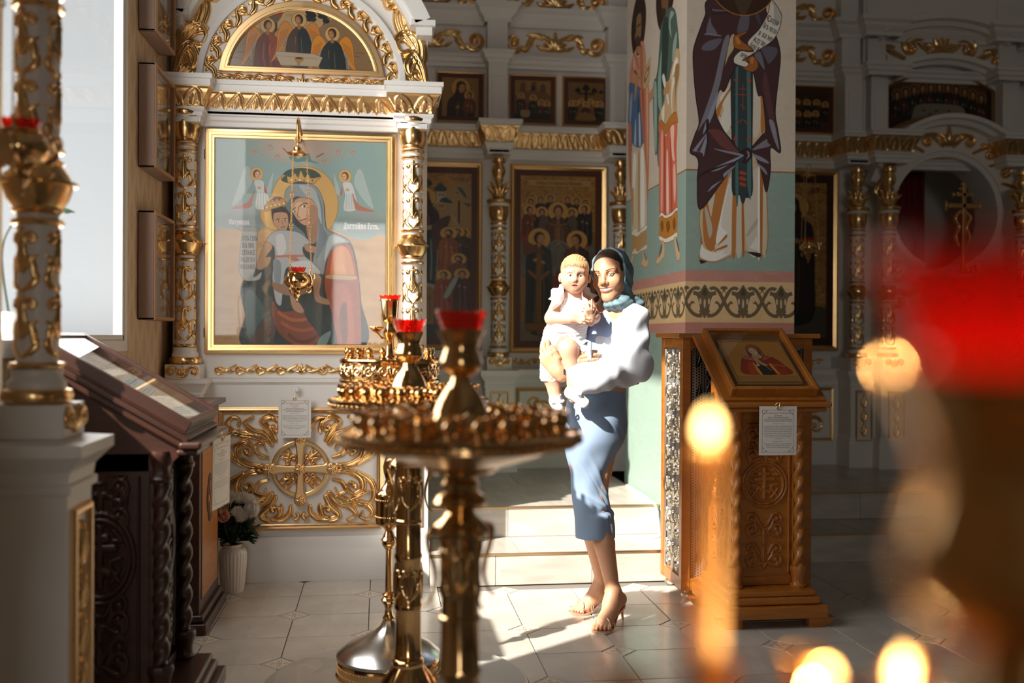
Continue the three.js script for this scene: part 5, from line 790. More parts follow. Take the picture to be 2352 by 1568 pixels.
const frontMural = [
  ['#c9b592', '#a86a30', 1.4, [[8.3,198.9],[24.4,218.3],[25.2,241.1],[20.3,245.7],[19.2,255.2],[42.5,256.0],[44.4,227.4],[44.8,211.2],[44.8,176.7],[31.6,176.8],[25.9,174.5],[15.8,170.6],[7.4,172.8],[9.1,175.7],[8.1,183.3],[9.1,180.9]]],
  ['#b8763a', '', 0, [[9.7,201.3],[14.6,206.6],[20.5,214.4],[23.4,216.3],[19.6,198.2],[15.7,177.7],[10.3,180.9]]],
  ['#cfc5b2', '', 0, [[12.1,205.6],[16.1,209.5],[14.6,198.1],[13.7,195.2]]],
  ['#bcb4a4', '', 0, [[10.5,198.0],[11.7,199.0],[14.7,188.6],[12.9,183.8]]],
  ['#dcd6c8', '', 0, [[22.9,211.6],[25.4,214.5],[25.6,184.0],[24.6,175.5],[18.2,175.1],[16.2,179.1],[18.7,184.9],[21.0,203.0]]],
  ['#efece2', '', 0, [[22.9,210.2],[23.4,210.6],[19.6,191.1],[22.6,186.4],[17.0,180.6],[17.7,188.6]]],
  ['#b06a2c', '', 0, [[16.0,177.7],[22.1,185.2],[22.4,183.5],[16.2,178.2]]],
  ['#b06a2c', '', 0, [[15.8,177.0],[22.4,179.9],[22.6,178.7],[16.7,176.7]]],
  ['#ece8dc', '', 0, [[8.9,179.9],[10.6,177.6],[16.3,175.8],[21.2,176.8],[20.7,174.9],[24.6,175.5],[16.3,171.3],[8.4,173.3]]],
  ['#b8763a', '', 0, [[25.9,207.8],[28.4,207.0],[27.6,176.5],[25.6,175.5]]],
  ['#d0c8b6', '', 0, [[28.4,206.5],[30.6,206.1],[31.1,177.0],[28.1,176.0]]],
  ['#b06a2c', '', 0, [[30.9,206.1],[32.1,206.1],[32.6,176.8],[31.3,176.8]]],
  ['#cfc7b6', '', 0, [[32.4,207.0],[40.2,220.6],[41.0,178.1],[34.5,177.5]]],
  ['#e4dfd2', '', 0, [[35.5,178.5],[39.5,185.2],[40.3,177.1]]],
  ['#b9ae9c', '', 0, [[34.0,186.6],[39.9,194.8],[39.9,191.9],[34.5,184.7]]],
  ['#efece2', '', 0, [[39.9,217.7],[40.9,218.7],[41.1,176.7],[40.1,176.7]]],
  ['#b06a2c', '', 0, [[41.1,220.1],[42.7,217.8],[42.5,176.7],[41.5,176.7]]],
  ['#cdc4b0', '', 0, [[42.8,216.8],[44.3,215.0],[44.5,177.7],[43.1,177.7]]],
  ['#2c1a12', '', 0, [[7.4,171.9],[12.1,170.8],[8.4,169.5]]],
  ['#2c1a12', '', 0, [[34.6,176.3],[41.5,175.7],[41.3,173.8],[39.0,174.0]]],
  ['#e2dccd', '', 0, [[18.6,258.7],[25.2,264.1],[25.1,246.6],[22.0,240.0],[18.7,245.4],[20.5,252.8]]],
  ['#b8763a', '', 0, [[16.2,251.3],[20.5,258.8],[25.2,265.9],[25.5,264.5],[20.5,256.5],[17.7,248.1]]],
  ['#b8763a', '', 0, [[41.1,259.6],[42.8,259.2],[44.1,244.9],[41.7,240.6]]],
  ['#d5ccbb', '', 0, [[36.7,270.0],[40.9,260.9],[40.8,242.5],[36.9,239.6]]],
  ['#26383a', '#10181a', 1.6, [[25.2,283.9],[35.6,284.3],[36.5,227.2],[36.7,208.1],[32.9,205.6],[29.4,207.0],[25.8,208.3],[25.5,226.9]]],
  ['#4d6d6c', '', 0, [[27.2,281.6],[28.4,281.7],[29.1,208.9],[27.4,209.3]]],
  ['#4d6d6c', '', 0, [[32.9,281.9],[35.0,281.9],[36.2,210.0],[34.3,210.0],[33.5,227.1]]],
  ['#2d3d3d', '', 0, [[28.7,281.7],[32.8,281.8],[33.6,210.4],[29.3,210.8]]],
  ['#a8402a', '', 0, [[29.8,219.6],[32.9,219.2],[32.9,217.5],[29.8,218.2]]],
  ['#a8402a', '', 0, [[29.8,216.8],[32.9,216.1],[32.9,214.4],[29.8,215.1]]],
  ['#a8402a', '', 0, [[29.9,213.7],[32.9,212.9],[32.9,211.3],[29.9,212.2]]],
  ['#45282a', '#1c0e10', 1.8, [[12.8,310.8],[10.2,302.5],[7.9,296.4],[4.2,285.7],[3.5,278.8],[4.3,266.5],[5.3,257.4],[7.0,245.0],[4.7,238.1],[2.1,229.3],[5.5,226.7],[6.9,223.0],[6.2,213.4],[7.8,198.7],[18.9,212.3],[29.3,226.9],[30.2,229.2],[24.5,236.4],[20.1,241.8],[16.0,251.3],[18.1,262.4],[20.9,262.1],[24.2,269.5],[28.0,276.1],[32.8,276.3],[36.7,273.3],[39.7,260.9],[42.3,259.6],[44.1,242.6],[41.7,238.8],[36.5,232.2],[37.9,228.5],[41.4,221.2],[44.3,209.2],[45.8,212.5],[46.9,221.4],[46.9,232.5],[52.4,230.3],[51.2,240.9],[49.4,252.0],[51.2,270.6],[52.1,282.2],[50.1,291.4],[44.2,305.0],[40.8,312.2]]],
  ['#6a6672', '', 0, [[12.8,301.2],[13.6,297.6],[16.7,292.4],[10.8,293.1]]],
  ['#7c7a86', '', 0, [[9.8,291.4],[11.0,292.8],[18.9,291.8],[17.4,291.3],[10.8,291.7]]],
  ['#625e68', '', 0, [[8.0,284.5],[11.7,288.3],[19.3,290.0],[15.6,284.4],[10.8,283.2]]],
  ['#7a7782', '', 0, [[20.3,288.7],[23.6,291.1],[20.4,275.8],[18.1,264.7],[13.9,251.2],[9.1,244.2],[6.8,241.4],[14.7,264.6]]],
  ['#8f93a4', '', 0, [[16.7,260.1],[17.4,260.5],[15.3,250.8],[12.9,245.2],[9.2,238.7],[11.0,246.1]]],
  ['#8b8fa2', '', 0, [[4.1,230.5],[11.4,239.7],[12.7,240.7],[10.8,232.1],[9.6,226.9],[8.6,228.8],[3.7,229.6]]],
  ['#5a3634', '', 0, [[5.6,229.6],[11.2,238.8],[7.6,229.2]]],
  ['#6b3c3a', '', 0, [[12.9,240.7],[19.3,240.9],[25.3,234.0],[29.3,229.4],[20.4,231.9]]],
  ['#8a8794', '', 0, [[15.4,231.3],[31.3,228.7],[30.3,227.7],[20.4,229.6]]],
  ['#9498aa', '', 0, [[14.5,220.4],[29.3,227.4],[31.3,227.5],[19.4,220.5],[14.0,219.0]]],
  ['#8a8fa2', '', 0, [[12.1,208.0],[14.6,211.4],[20.5,215.3],[20.9,218.2],[27.3,222.6],[19.5,214.3]]],
  ['#2a1517', '', 0, [[10.9,245.4],[12.4,245.5],[12.0,232.2],[10.6,221.7],[11.5,231.2]]],
  ['#2a1517', '', 0, [[6.2,215.0],[11.1,219.3],[30.3,225.6],[12.1,218.4]]],
  ['#3a2022', '', 0, [[13.1,306.3],[27.9,304.2],[13.6,302.2]]],
  ['#6e6a74', '', 0, [[14.0,306.1],[15.4,305.5],[24.0,305.2],[15.0,304.5]]],
  ['#5f5a64', '', 0, [[29.8,302.5],[34.3,305.9],[33.7,295.3],[27.9,293.6]]],
  ['#4a444c', '', 0, [[36.7,307.4],[39.9,304.3],[40.9,298.4],[38.5,301.5]]],
  ['#5c5660', '', 0, [[41.4,285.5],[45.3,287.0],[50.1,286.3],[49.9,282.6],[45.8,277.8],[43.9,280.5]]],
  ['#6e6a76', '', 0, [[37.6,282.1],[41.0,283.6],[43.4,274.4],[40.0,278.5]]],
  ['#5a3836', '', 0, [[43.9,273.1],[47.4,256.6],[50.4,242.8],[51.4,240.0],[47.5,243.6],[42.5,264.7]]],
  ['#8a8c9c', '', 0, [[46.0,247.3],[49.0,245.5],[51.7,231.7],[48.5,238.1]]],
  ['#7f7d8a', '', 0, [[36.5,231.2],[44.4,237.0],[45.1,235.5],[46.7,233.7],[41.7,232.1]]],
  ['#8b8b99', '', 0, [[36.7,229.1],[42.2,227.3],[45.7,225.0],[45.2,224.1],[39.2,226.3]]],
  ['#8a8a98', '', 0, [[38.0,225.3],[43.7,221.2],[45.0,217.9],[41.2,221.6]]],
  ['#3a2122', '#180c0d', 1.6, [[30.5,229.9],[33.7,231.9],[35.7,231.0],[36.0,227.6],[33.3,224.2],[31.3,224.6],[32.7,227.5]]],
  ['#8c8a97', '', 0, [[33.7,230.4],[34.8,230.0],[35.1,227.6],[33.3,226.1],[34.2,228.1]]],
  ['#b9ab8e', '#5a3a1c', 1, [[24.1,291.2],[26.3,292.6],[26.1,285.3],[23.2,280.5],[21.1,275.4],[22.3,283.3]]],
  ['#9c5c22', '#4a260c', 1, [[26.0,291.2],[27.9,292.7],[31.8,294.3],[33.0,294.3],[32.7,293.4],[29.9,291.9],[29.2,290.5],[31.8,288.3],[37.1,285.7],[37.4,284.6],[33.8,284.2],[28.9,284.7],[26.1,286.2]]],
  ['#d8d2c6', '#2c2420', 1.4, [[46.1,311.8],[48.1,311.2],[52.0,305.8],[52.7,303.1],[51.5,297.0],[47.7,290.3],[40.0,284.9],[35.7,282.0],[32.3,279.5],[34.8,276.9],[32.4,275.4],[26.8,277.0],[25.9,278.8],[26.6,281.1],[29.9,284.0],[33.8,283.7],[37.1,284.3],[33.7,288.8],[40.4,296.5],[45.2,305.5]]],
  ['#b4aea2', '', 0, [[46.4,310.6],[48.1,308.9],[48.6,301.0],[51.3,298.8],[52.6,302.1],[52.0,305.4],[49.0,309.8]]],
  ['#9c5c22', '#4a260c', 1, [[30.7,279.0],[34.7,281.0],[37.6,281.1],[39.6,277.5],[39.1,274.7],[36.7,273.0],[34.3,273.2],[32.9,273.8],[31.2,274.9],[33.8,276.1],[34.3,278.5]]],
  ['#c07c36', '', 0, [[35.7,280.6],[37.1,280.9],[36.7,277.4],[35.2,278.3]]],
  ['#c07c36', '', 0, [[27.0,290.8],[28.4,291.3],[29.9,288.2],[28.0,287.6]]],
];
const muralBase = (c, W, figures, n) => {   // centimetres: x from the left edge, y up from the floor to 360
  const band = (y0, y1, k) => { c.fillStyle = k; c.fillRect(0, 360 - y1, W, y1 - y0); };
  band(0, 133, '#8ea599'); band(133, 138.4, '#b98274'); band(138.4, 160.3, '#dcbb88'); band(160.3, 166.2, '#c08a7c'); band(166.2, 219.6, '#91a69b'); band(219.6, 360, '#cdbfae'); band(219.2, 220, '#94653c');
  for (let i = 0; i < 900; i++) { c.fillStyle = hash2(i, 2) > 0.5 ? 'rgba(255,250,240,.035)' : 'rgba(60,50,40,.03)'; const x = hash2(i, 3) * W, y = hash2(i, 4) * 360; c.fillRect(x, y, 1.5 + hash2(i, 5) * 7, 0.6 + hash2(i, 6) * 3); }
  // chain of lotus cups
  const p = W / n, ol = '#6c5b40', li = '#d8cdb4';
  c.save(); c.translate(0, 360);
  for (let k = -1; k <= n; k++) {
    const x = (k + 0.5) * p, s = p / 21.5, Y = (v) => -v, X = (v) => x + v * s;
    for (const q of [-1, 1]) { for (const [w, col] of [[1.9, ol], [0.5, li]]) { c.beginPath(); c.moveTo(X(q * 1.5), Y(142)); c.bezierCurveTo(X(q * 8), Y(141), X(q * 9.5), Y(148), X(q * 12.5), Y(153)); c.bezierCurveTo(X(q * 14.5), Y(157), X(q * 17), Y(157.5), X(q * 18.5), Y(156)); c.strokeStyle = col; c.lineWidth = w * (col === ol ? 1 : 0.6); if (col === ol) c.stroke(); }
      pp(c, [[X(q * 9.4), Y(147)], [X(q * 7), Y(149.8)], [X(q * 5.6), Y(148.6)], [X(q * 7.2), Y(148.2)], [X(q * 8.2), Y(146)]], ol); pp(c, [[X(q * 12.4), Y(153)], [X(q * 10.2), Y(157.6)], [X(q * 8.6), Y(156.6)], [X(q * 10.6), Y(155.4)]], ol); el(c, X(q * 10.75), Y(157.3), 0.55 * s, 0.6, ol); }
    pp(c, [[X(-6.6), Y(153)], [X(-6), Y(155.4)], [X(-3), Y(155)], [X(0), Y(158.8)], [X(3), Y(155)], [X(6), Y(155.4)], [X(6.6), Y(153)], [X(4.4), Y(152)], [X(2.8), Y(146)], [X(3), Y(143.6)], [X(-3), Y(143.6)], [X(-2.8), Y(146)], [X(-4.4), Y(152)]], ol, li, 0.35);
    pp(c, [[X(0), Y(157)], [X(1.5), Y(154)], [X(0), Y(152.4)], [X(-1.5), Y(154)]], '#4e4230'); for (const [a, b, h] of [[0, 147.5, 3.4], [-2.4, 148.6, 2.4], [2.4, 148.6, 2.4]]) el(c, X(a), Y(b + 1), 0.62 * s, h / 1.4, '#c9b38c');
    pp(c, [[X(-2.6), Y(143.4)], [X(2.6), Y(143.4)], [X(3.4), Y(141.4)], [X(1.4), Y(142.2)], [X(0), Y(140.6)], [X(-1.4), Y(142.2)], [X(-3.4), Y(141.4)]], ol);
  }
  c.restore();
  for (const [f, s, lw, P] of figures) pp(c, P.map(([a, b]) => [a, 360 - b]), f, s, lw * 0.28);
};
const muralLeftTex = canvasTex(1024, 2048, (c) => { c.scale(1024 / 131, 2048 / 360); muralBase(c, 131, leftMural, 5); });
const muralFrontTex = canvasTex(720, 2048, (c) => {
  c.scale(720 / 60.8, 2048 / 360); muralBase(c, 60.8, frontMural, 2.85);
  const y = (v) => 360 - v;
  pp(c, [[27.3, y(312)], [34.5, y(312.4)], [32.7, y(306.3)], [30.7, y(304.4)], [28.8, y(307)]], '#3a2a1c'); el(c, 31, y(325), 20, 22, '#3a1e0c', 0, '#b07a34', 0.5); face(c, 31, y(322), 24, { beard: 1.2, hair: '#4a3826' });
  c.fillStyle = '#a8402a'; for (const [a, b] of [[27.4, 268.3], [34.7, 268.3], [27.1, 236.8], [34.4, 236.7]]) { c.fillRect(a - 0.35, y(b) - 1.7, 0.7, 3.4); c.fillRect(a - 1.2, y(b) - 0.35, 2.4, 0.7); }
  ln(c, [[31.2, y(266)], [31.2, y(252)]], '#a8402a', 0.35); ln(c, [[29.3, y(263.6)], [32.9, y(263.6)]], '#a8402a', 0.4); ln(c, [[26.9, y(260.6)], [35.3, y(260.6)]], '#a8402a', 0.4); ln(c, [[30, y(255.6)], [32.4, y(252.8)]], '#a8402a', 0.4); ln(c, [[27.6, y(244.4)], [29, y(246)], [30, y(246)], [30, y(247)], [32.4, y(247)], [32.4, y(246)], [33.6, y(245.6)], [34.8, y(244)]], '#a8402a', 0.4);
  [['Созда', 48.0, 301.0, 6.6], ['Бг҃ъ чело', 46.2, 296.8, 8.4], ['вѣка ме', 43.8, 292.7, 8.4], ['жду не', 40.4, 289.6, 7.2], ['бом и', 37.6, 286.5, 5.6], ['земл', 32.3, 281.4, 5.2]].forEach(([t, x, v, w], i) => { c.save(); c.translate(x, y(v)); c.rotate(0.44); slavic(c, t, 0, 0, 4.4, '#1a1410', w); c.restore(); if (!i) slavic(c, 'С', 45.4, y(302.3), 5.2, '#8a3020', 2); });
});
{
  const pl = structGroup('pillar'), w = 0.608, d = 1.31, X0 = 1.607, Zf = 5.14, mk = (m) => phy({ map: m, roughness: 0.75, bumpMap: bumpFine, bumpScale: 0.0004 });
  const face2 = (tex, wid, pos, ry, name) => { const g = new THREE.PlaneGeometry(wid, 3.6); const o = part(name, g, mk(tex), pl); o.position.set(...pos); o.rotation.y = ry; };
  // plaster skin: the painted sides of the pillar, and the plain shaft inside and above them
  part('pillar_shaft', [box(w - 0.002, 8.2, d - 0.002, X0 + w / 2, 4.1, -(Zf + d / 2))], plaster, pl);
  face2(muralLeftTex, d, [X0, 1.8, -(Zf + d / 2)], -Math.PI / 2, 'painted_side'); face2(muralFrontTex, w, [X0 + w / 2, 1.8, -Zf], 0, 'painted_front');
}

// ---------- icons in the case ----------
icon('framed_icon', 'large glazed icon of crowned mother and child in wide gilt frame inside the white case', 'icon', [-0.4225, 1.797, -5.42], 0.886, 1.078, mainIconTex, [[0, 0], [0, 0.012], [0.006, 0.012], [0.007, 0.024], [0.018, 0.026], [0.02, 0.034], [0.034, 0.036], [0.037, 0.03], [0.05, 0.029], [0.054, 0.022], [0.054, 0]], { mat: M.gold, glass: 0.021, rough: 0.5, coat: 0.1 });
{
  const t = thing('lunette_icon', 'half-round icon of three winged figures at a table, in gilt arch frame on case crown', 'icon', [-0.42, 2.69, -5.42]);
  const seg = (r, yc, base, n = 40) => { const s = new THREE.Shape(), h = base - yc, a0 = Math.asin(h / r); for (let i = 0; i <= n; i++) { const a = lerp(a0, Math.PI - a0, i / n); i ? s.lineTo(r * Math.cos(a), yc + r * Math.sin(a)) : s.moveTo(r * Math.cos(a), yc + r * Math.sin(a)); } return s; };
  const pan = plate(seg(0.385, -0.04, 0.03), 0.012, 0, 0.004, 4), p = pan.attributes.position, uv = pan.attributes.uv; for (let i = 0; i < p.count; i++) uv.setXY(i, 0.5 + p.getX(i) / 0.77, (p.getY(i) - 0.03) / 0.318);
  part('painted_panel', pan, varnish(lunetteTex, 0.35, 0.4), t);
  const fs = seg(0.436, -0.047, 0.002), ih = seg(0.397, -0.047, 0.026); const inner = new THREE.Path(ih.getPoints().reverse()); fs.holes.push(inner);
  const f2 = seg(0.399, -0.047, 0.024); f2.holes.push(new THREE.Path(seg(0.385, -0.046, 0.034).getPoints().reverse())); const f3 = seg(0.408, -0.047, 0.018); f3.holes.push(new THREE.Path(seg(0.391, -0.047, 0.03).getPoints().reverse()));
  part('frame', [plate(fs, 0.03, 0.004, 0, 4), plate(f2, 0.024, 0.004, 0, 4), plate(f3, 0.034, 0.003, 0, 4)], M.goldMatte, t);
}
// ---------- the icon screen (iconostasis) across the altar ----------
{
  const Z0 = 7.4, t = thing('icon_screen', 'white icon screen with gilt cornice, columns and scrolls on the raised platform behind the pillar', 'icon screen', [0, 0.338, -Z0]);
  const y = (v) => v - 0.338, PX = [-0.1, 0.84, 1.745, 2.68, 3.58, 3.79, 4.88];
  const path = (o, f, hw) => { const P = [[-1, o]]; for (const x of PX.slice(0, 5)) P.push([x - hw, o], [x - hw, f], [x + hw, f], [x + hw, o]); P.length -= 2; P.push([3.66, f], [3.66, f + 0.1], [3.93, f + 0.1], [3.93, o + 0.08], [4.72, o + 0.08], [4.72, f + 0.1], [5.0, f + 0.1], [5.0, o], [6.4, o]); return P; };
  const hole = poly([[-1, y(0.9)], [7, y(0.9)], [7, y(4.6)], [-1, y(4.6)]]), ph = new THREE.Path(); ph.absarc(4.33, y(2.28), 0.43, 0, 2 * Math.PI, true); hole.holes.push(ph);
  part('screen_wall', [plate(hole, 0.1, 0, -0.1, 40), bar(-1, 7, 0, y(1.07), -0.1, 0.16, 0.002)], M.white, t);
  PX.forEach((x) => { const f = x > 3.7 ? 0.46 : 0.37, n = x > 3.7 ? 0.12 : 0.105; for (const q of [bar(x - n, x + n, 0, y(1.0), 0.1, f, 0.003), bar(x - 0.088, x + 0.088, y(1.06), y(1.157), 0, f - 0.03, 0.003), bar(x - 0.075, x + 0.075, y(2.63), y(2.70), 0, f - 0.1, 0.003)]) part('pedestal', q, M.white, t); for (const q of [bar(x - 0.07, x + 0.07, y(2.86), y(3.33), 0, 0.18, 0.003), bar(x - 0.045, x + 0.045, y(2.9), y(3.2), 0.17, 0.187, 0.002), bar(x - 0.075, x + 0.075, y(3.4), y(3.62), 0, 0.13, 0.003), bar(x - 0.07, x + 0.07, y(3.75), y(4.6), 0, 0.1, 0.003)]) part('upper_pilaster', q, M.white, t); });
  part('plinth_moulding', mould([[0, 0], [0.02, 0.001], [0.02, 0.17], [0.008, 0.19], [0.008, 0.215], [0, 0.23]], path(0.16, 0.37, 0.105)), M.white, t);
  part('dado_cap_moulding', mould([[0, y(0.94)], [0.006, y(0.945)], [0.006, y(0.958)], [0, y(0.965)], [0.004, y(0.985)], [0.03, y(1.02)], [0.034, y(1.03)], [0.034, y(1.062)], [-0.1, y(1.065)]], path(0.16, 0.37, 0.105)), M.white, t);
  part('architrave_moulding', mould([[-0.06, y(2.62)], [0, y(2.622)], [0.0, y(2.65)], [0.012, y(2.658)], [0.014, y(2.68)], [0.026, y(2.69)], [0.026, y(2.70)]], path(0.03, 0.27, 0.085)), M.white, t);
  part('gilt_leaf_cornice', reliefMould([[0.01, y(2.70)], [0.012, y(2.72)], [0.03, y(2.755)], [0.052, y(2.79)], [0.056, y(2.812)]], path(0.05, 0.28, 0.085), 0.008, 14, lotus(0.085)), M.goldMatte, t);
  part('cornice_shelf', mould([[0.04, y(2.812)], [0.064, y(2.814)], [0.064, y(2.835)], [0.074, y(2.84)], [0.074, y(2.857)], [-0.3, y(2.86)]], path(0.05, 0.28, 0.085)), M.white, t);
  part('upper_moulding', [mould([[0, y(3.30)], [0.008, y(3.302)], [0.012, y(3.325)], [0.03, y(3.335)], [0.036, y(3.36)], [0.05, y(3.37)], [0.05, y(3.39)], [0, y(3.40)]], path(0.02, 0.17, 0.07)), mould([[0, y(3.61)], [0.01, y(3.615)], [0.01, y(3.64)], [0.04, y(3.67)], [0.05, y(3.69)], [0.05, y(3.70)], [0.075, y(3.72)], [0.075, y(3.745)], [0, y(3.75)]], path(0.02, 0.13, 0.09))], M.white, t);
  // columns
  const dims = { r: 0.047, a0: 0.094, a1: 0.409, b0: 0.585, b1: 0.915, top: 1.1 }, sa = vineShaft(dims.r, 0.315, 0.0042, 2), sb = vineShaft(dims.r, 0.33, 0.0042, 2);
  const fan = (() => { const g = []; for (let k = 0; k < 8; k++) { const a = k / 8 * 6.283; for (const [l, o] of [[0.13, 0], [0.09, 0.4]]) { const pts = [[0.03, 0, 0], [0.042, 0, l * 0.5], [0.05 + o * 0.05, 0, l * 0.8], [0.075 + o * 0.03, 0, l]].map(([r, , h]) => [r * Math.cos(a + o), h, r * Math.sin(a + o)]); g.push(taper(pts, (q) => 0.004 + 0.014 * Math.sin(Math.PI * Math.min(1, q + 0.15)) * (1 - 0.5 * q), 6, 4)); } } return merge(g); })();
  const bal = lathe([[0.03, 0], [0.034, 0.01], [0.03, 0.02], [0.044, 0.05], [0.05, 0.08], [0.044, 0.105], [0.034, 0.12], [0.034, 0.128], [0.05, 0.134], [0.052, 0.142], [0.05, 0.168], [0.044, 0.17]], 20);
  for (const x of PX) { const f = x > 3.7 ? 0.33 : 0.25, c = carvedColumn(t, x, y(1.155), f, M, sa, sb, dims); const a = part('leaf_fan', fan, M.gold, c); a.position.y = 1.14; const b = part('gilt_baluster', bal, M.gold, c); b.position.y = 1.27; part('core_post', lathe([[0.03, 1.1], [0.024, 1.28]], 12), M.gold, c); }
  const orn = (() => { const rl = new Relief(0.172, 0.064, 0.003); for (const s of [-1, 1]) rl.volute(s * 0.05, 0, 0.027, s > 0 ? 1.9 : 1.24, 1.2, s > 0 ? -1 : 1, 0.009, 0.014, [[0, -0.026], [s * 0.018, -0.02], [s * 0.03, 0.016]]); rl.palm(0, -0.02, Math.PI / 2, 0.05, 5, 0.7, 0.016); return rl.flat(); })();
  PX.forEach((x) => { const o = part('pedestal_ornament', orn, M.gold, t); o.position.set(x, y(1.12), (x > 3.7 ? 0.46 : 0.37) - 0.03); });
  const strip = (() => { const rl = new Relief(0.62, 0.06, 0.003); rinceau(rl, -0.3, 0.3, 0, 0.056, 6, 0.012); return rl.flat(); })();
  const band = (() => { const rl = new Relief(0.8, 0.18, 0.0035); for (const s of [-1, 1]) { rl.volute(s * 0.315, 0.0, 0.072, s > 0 ? -2.5 : -0.64, 1.5, s > 0 ? 1 : -1, 0.022, 0.028, [[s * 0.05, 0.03], [s * 0.13, 0.06], [s * 0.19, 0.015], [s * 0.22, -0.05]]); rl.leaf(s * 0.1, 0.03, s > 0 ? 0.6 : 2.54, 0.12, 0.02, -s * 0.9, 0.026, 2); rl.leaf(s * 0.17, 0.02, s > 0 ? -1.2 : -1.94, 0.09, 0.018, s * 0.8, 0.026, 2); rl.leaf(s * 0.04, -0.03, s > 0 ? -0.4 : 3.54, 0.11, 0.018, s * 1.2, 0.026, 2); } rl.palm(0, -0.05, Math.PI / 2, 0.13, 7, 1.2, 0.034); rl.ball(0, 0.075, 0.014, 0.03); return rl.flat(); })();
  const mids = [0.37, 1.29, 2.21, 3.13];
  mids.forEach((x) => { const a = part('lower_scroll_strip', strip, M.gold, t); a.position.set(x, y(1.12), 0.0); const b = part('frieze_acanthus', band, M.gold, t); b.position.set(x, y(3.505), 0.001); const c = part('upper_acanthus', band, M.gold, t); c.position.set(x, y(3.83), 0.001); });
  mids.forEach((x) => {
    part('dado_panel_frame', frameGeo(0.56, 0.36, [[0, 0], [0, 0.008], [0.01, 0.014], [0.02, 0.018], [0.026, 0.012], [0.026, 0]]).translate(x + 0.0, y(0.725), 0.16), M.goldMatte, t);
  });
  { const rl = new Relief(0.56, 0.36, 0.0035); for (const sx of [-1, 1]) for (const sy of [-1, 1]) { rl.volute(sx * 0.16, sy * 0.09, 0.075, sx > 0 ? -sy * 2.5 : Math.PI + sy * 2.5, 1.3, sx * sy, 0.016, 0.02, [[0, sy * 0.02], [sx * 0.06, sy * 0.02]]); rl.leaf(sx * 0.03, sy * 0.04, sx > 0 ? sy * 0.9 : Math.PI - sy * 0.9, 0.13, 0.018, -sx * sy * 0.8, 0.02, 2); } rl.ball(0, 0, 0.04, 0.024); const g = rl.flat(); mids.forEach((x) => { const o = part('dado_carving', g, M.gold, t); o.position.set(x, y(0.725), 0.16); }); }
  { const rl = new Relief(0.1, 0.34, 0.003); for (let i = 0; i < 3; i++) { const b = -0.15 + i * 0.105; for (const q of [-1, 1]) rl.leaf(0, b, 1.57 - q * 0.7, 0.075, 0.012, q * 1.2, 0.012, 1); rl.leaf(0, b, 1.57, 0.11, 0.016, 0, 0.014, 1); } const g = rl.flat(); PX.forEach((x) => { const f = x > 3.7 ? 0.46 : 0.37; part('pedestal_panel', frameGeo(0.105, 0.35, [[0, 0], [0, 0.005], [0.006, 0.011], [0.012, 0.011], [0.016, 0.005], [0.016, 0]]).translate(x, y(0.725), f), M.goldMatte, t); const o = part('pedestal_leaf_carving', g, M.gold, t); o.position.set(x, y(0.725), f); }); }
  // the arch over the royal doors
  const cx = 4.33, cy = y(2.28), ring = (r0, r1, d, z, a0 = -0.2, a1 = Math.PI + 0.2) => { const s = new THREE.Shape(); s.absarc(cx, cy, r1, a0, a1); for (let i = 40; i >= 0; i--) { const a = lerp(a0, a1, i / 40); s.lineTo(cx + r0 * Math.cos(a), cy + r0 * Math.sin(a)); } return plate(s, d, 0.004, z, 40); };
  part('arch_moulding', [ring(0.43, 0.475, 0.2, 0.0, -1.2, Math.PI + 1.2), ring(0.66, 0.70, 0.2, 0.1, 0.5, Math.PI - 0.5), ring(0.70, 0.735, 0.25, 0.1, 0.5, Math.PI - 0.5), ring(0.47, 0.67, 0.12, 0.1, 0.35, Math.PI - 0.35)], M.white, t);
  { const r0 = 0.565, rl = new Relief(1.5, 1.0, 0.004); rl.tx = (u, v) => { const a = Math.PI / 2 - u / r0; return [(r0 + v) * Math.cos(a), (r0 + v) * Math.sin(a) - 0.3]; }; for (const s of [-1, 1]) for (let i = 0; i < 4; i++) { const u = s * (0.10 + i * 0.19); rl.volute(u + s * 0.07, 0.0, 0.055, s > 0 ? 2.4 : 0.74, 1.3, s > 0 ? -1 : 1, 0.016, 0.024, [[u - s * 0.05, -0.06], [u, 0.0]]); rl.leaf(u - s * 0.02, 0.03, s > 0 ? 0.4 : 2.74, 0.12, 0.018, -s, 0.024, 2); } rl.palm(0, -0.05, Math.PI / 2, 0.14, 5, 1, 0.03); part('arch_acanthus', rl.geo((a, b, h) => [cx + a, cy + b + 0.3, h + 0.221]), M.gold, t); }
  { const r0 = 1.2, rl = new Relief(1.4, 0.5, 0.005); rl.tx = (u, v) => { const a = Math.PI / 2 - u / r0; return [(r0 + v) * Math.cos(a), (r0 + v) * Math.sin(a) - 1.15]; }; for (const s of [-1, 1]) for (let i = 0; i < 2; i++) { const u = s * (0.14 + i * 0.26); rl.volute(u + s * 0.10, 0.0, 0.08, s > 0 ? 2.4 : 0.74, 1.3, s > 0 ? -1 : 1, 0.022, 0.028, [[u - s * 0.08, -0.07], [u, 0.0]]); rl.leaf(u - s * 0.02, 0.03, s > 0 ? 0.4 : 2.74, 0.16, 0.022, -s, 0.028, 2); } rl.palm(0, -0.06, Math.PI / 2, 0.17, 7, 1.2, 0.034); part('arched_frieze_acanthus', rl.geo((a, b, h) => [cx + a, b + y(3.55), h + 0.09]), M.gold, t); }
  part('arched_cornice', [bar(3.7, 4.96, y(2.84), y(4.6), 0, 0.085, 0.003)], M.white, t);
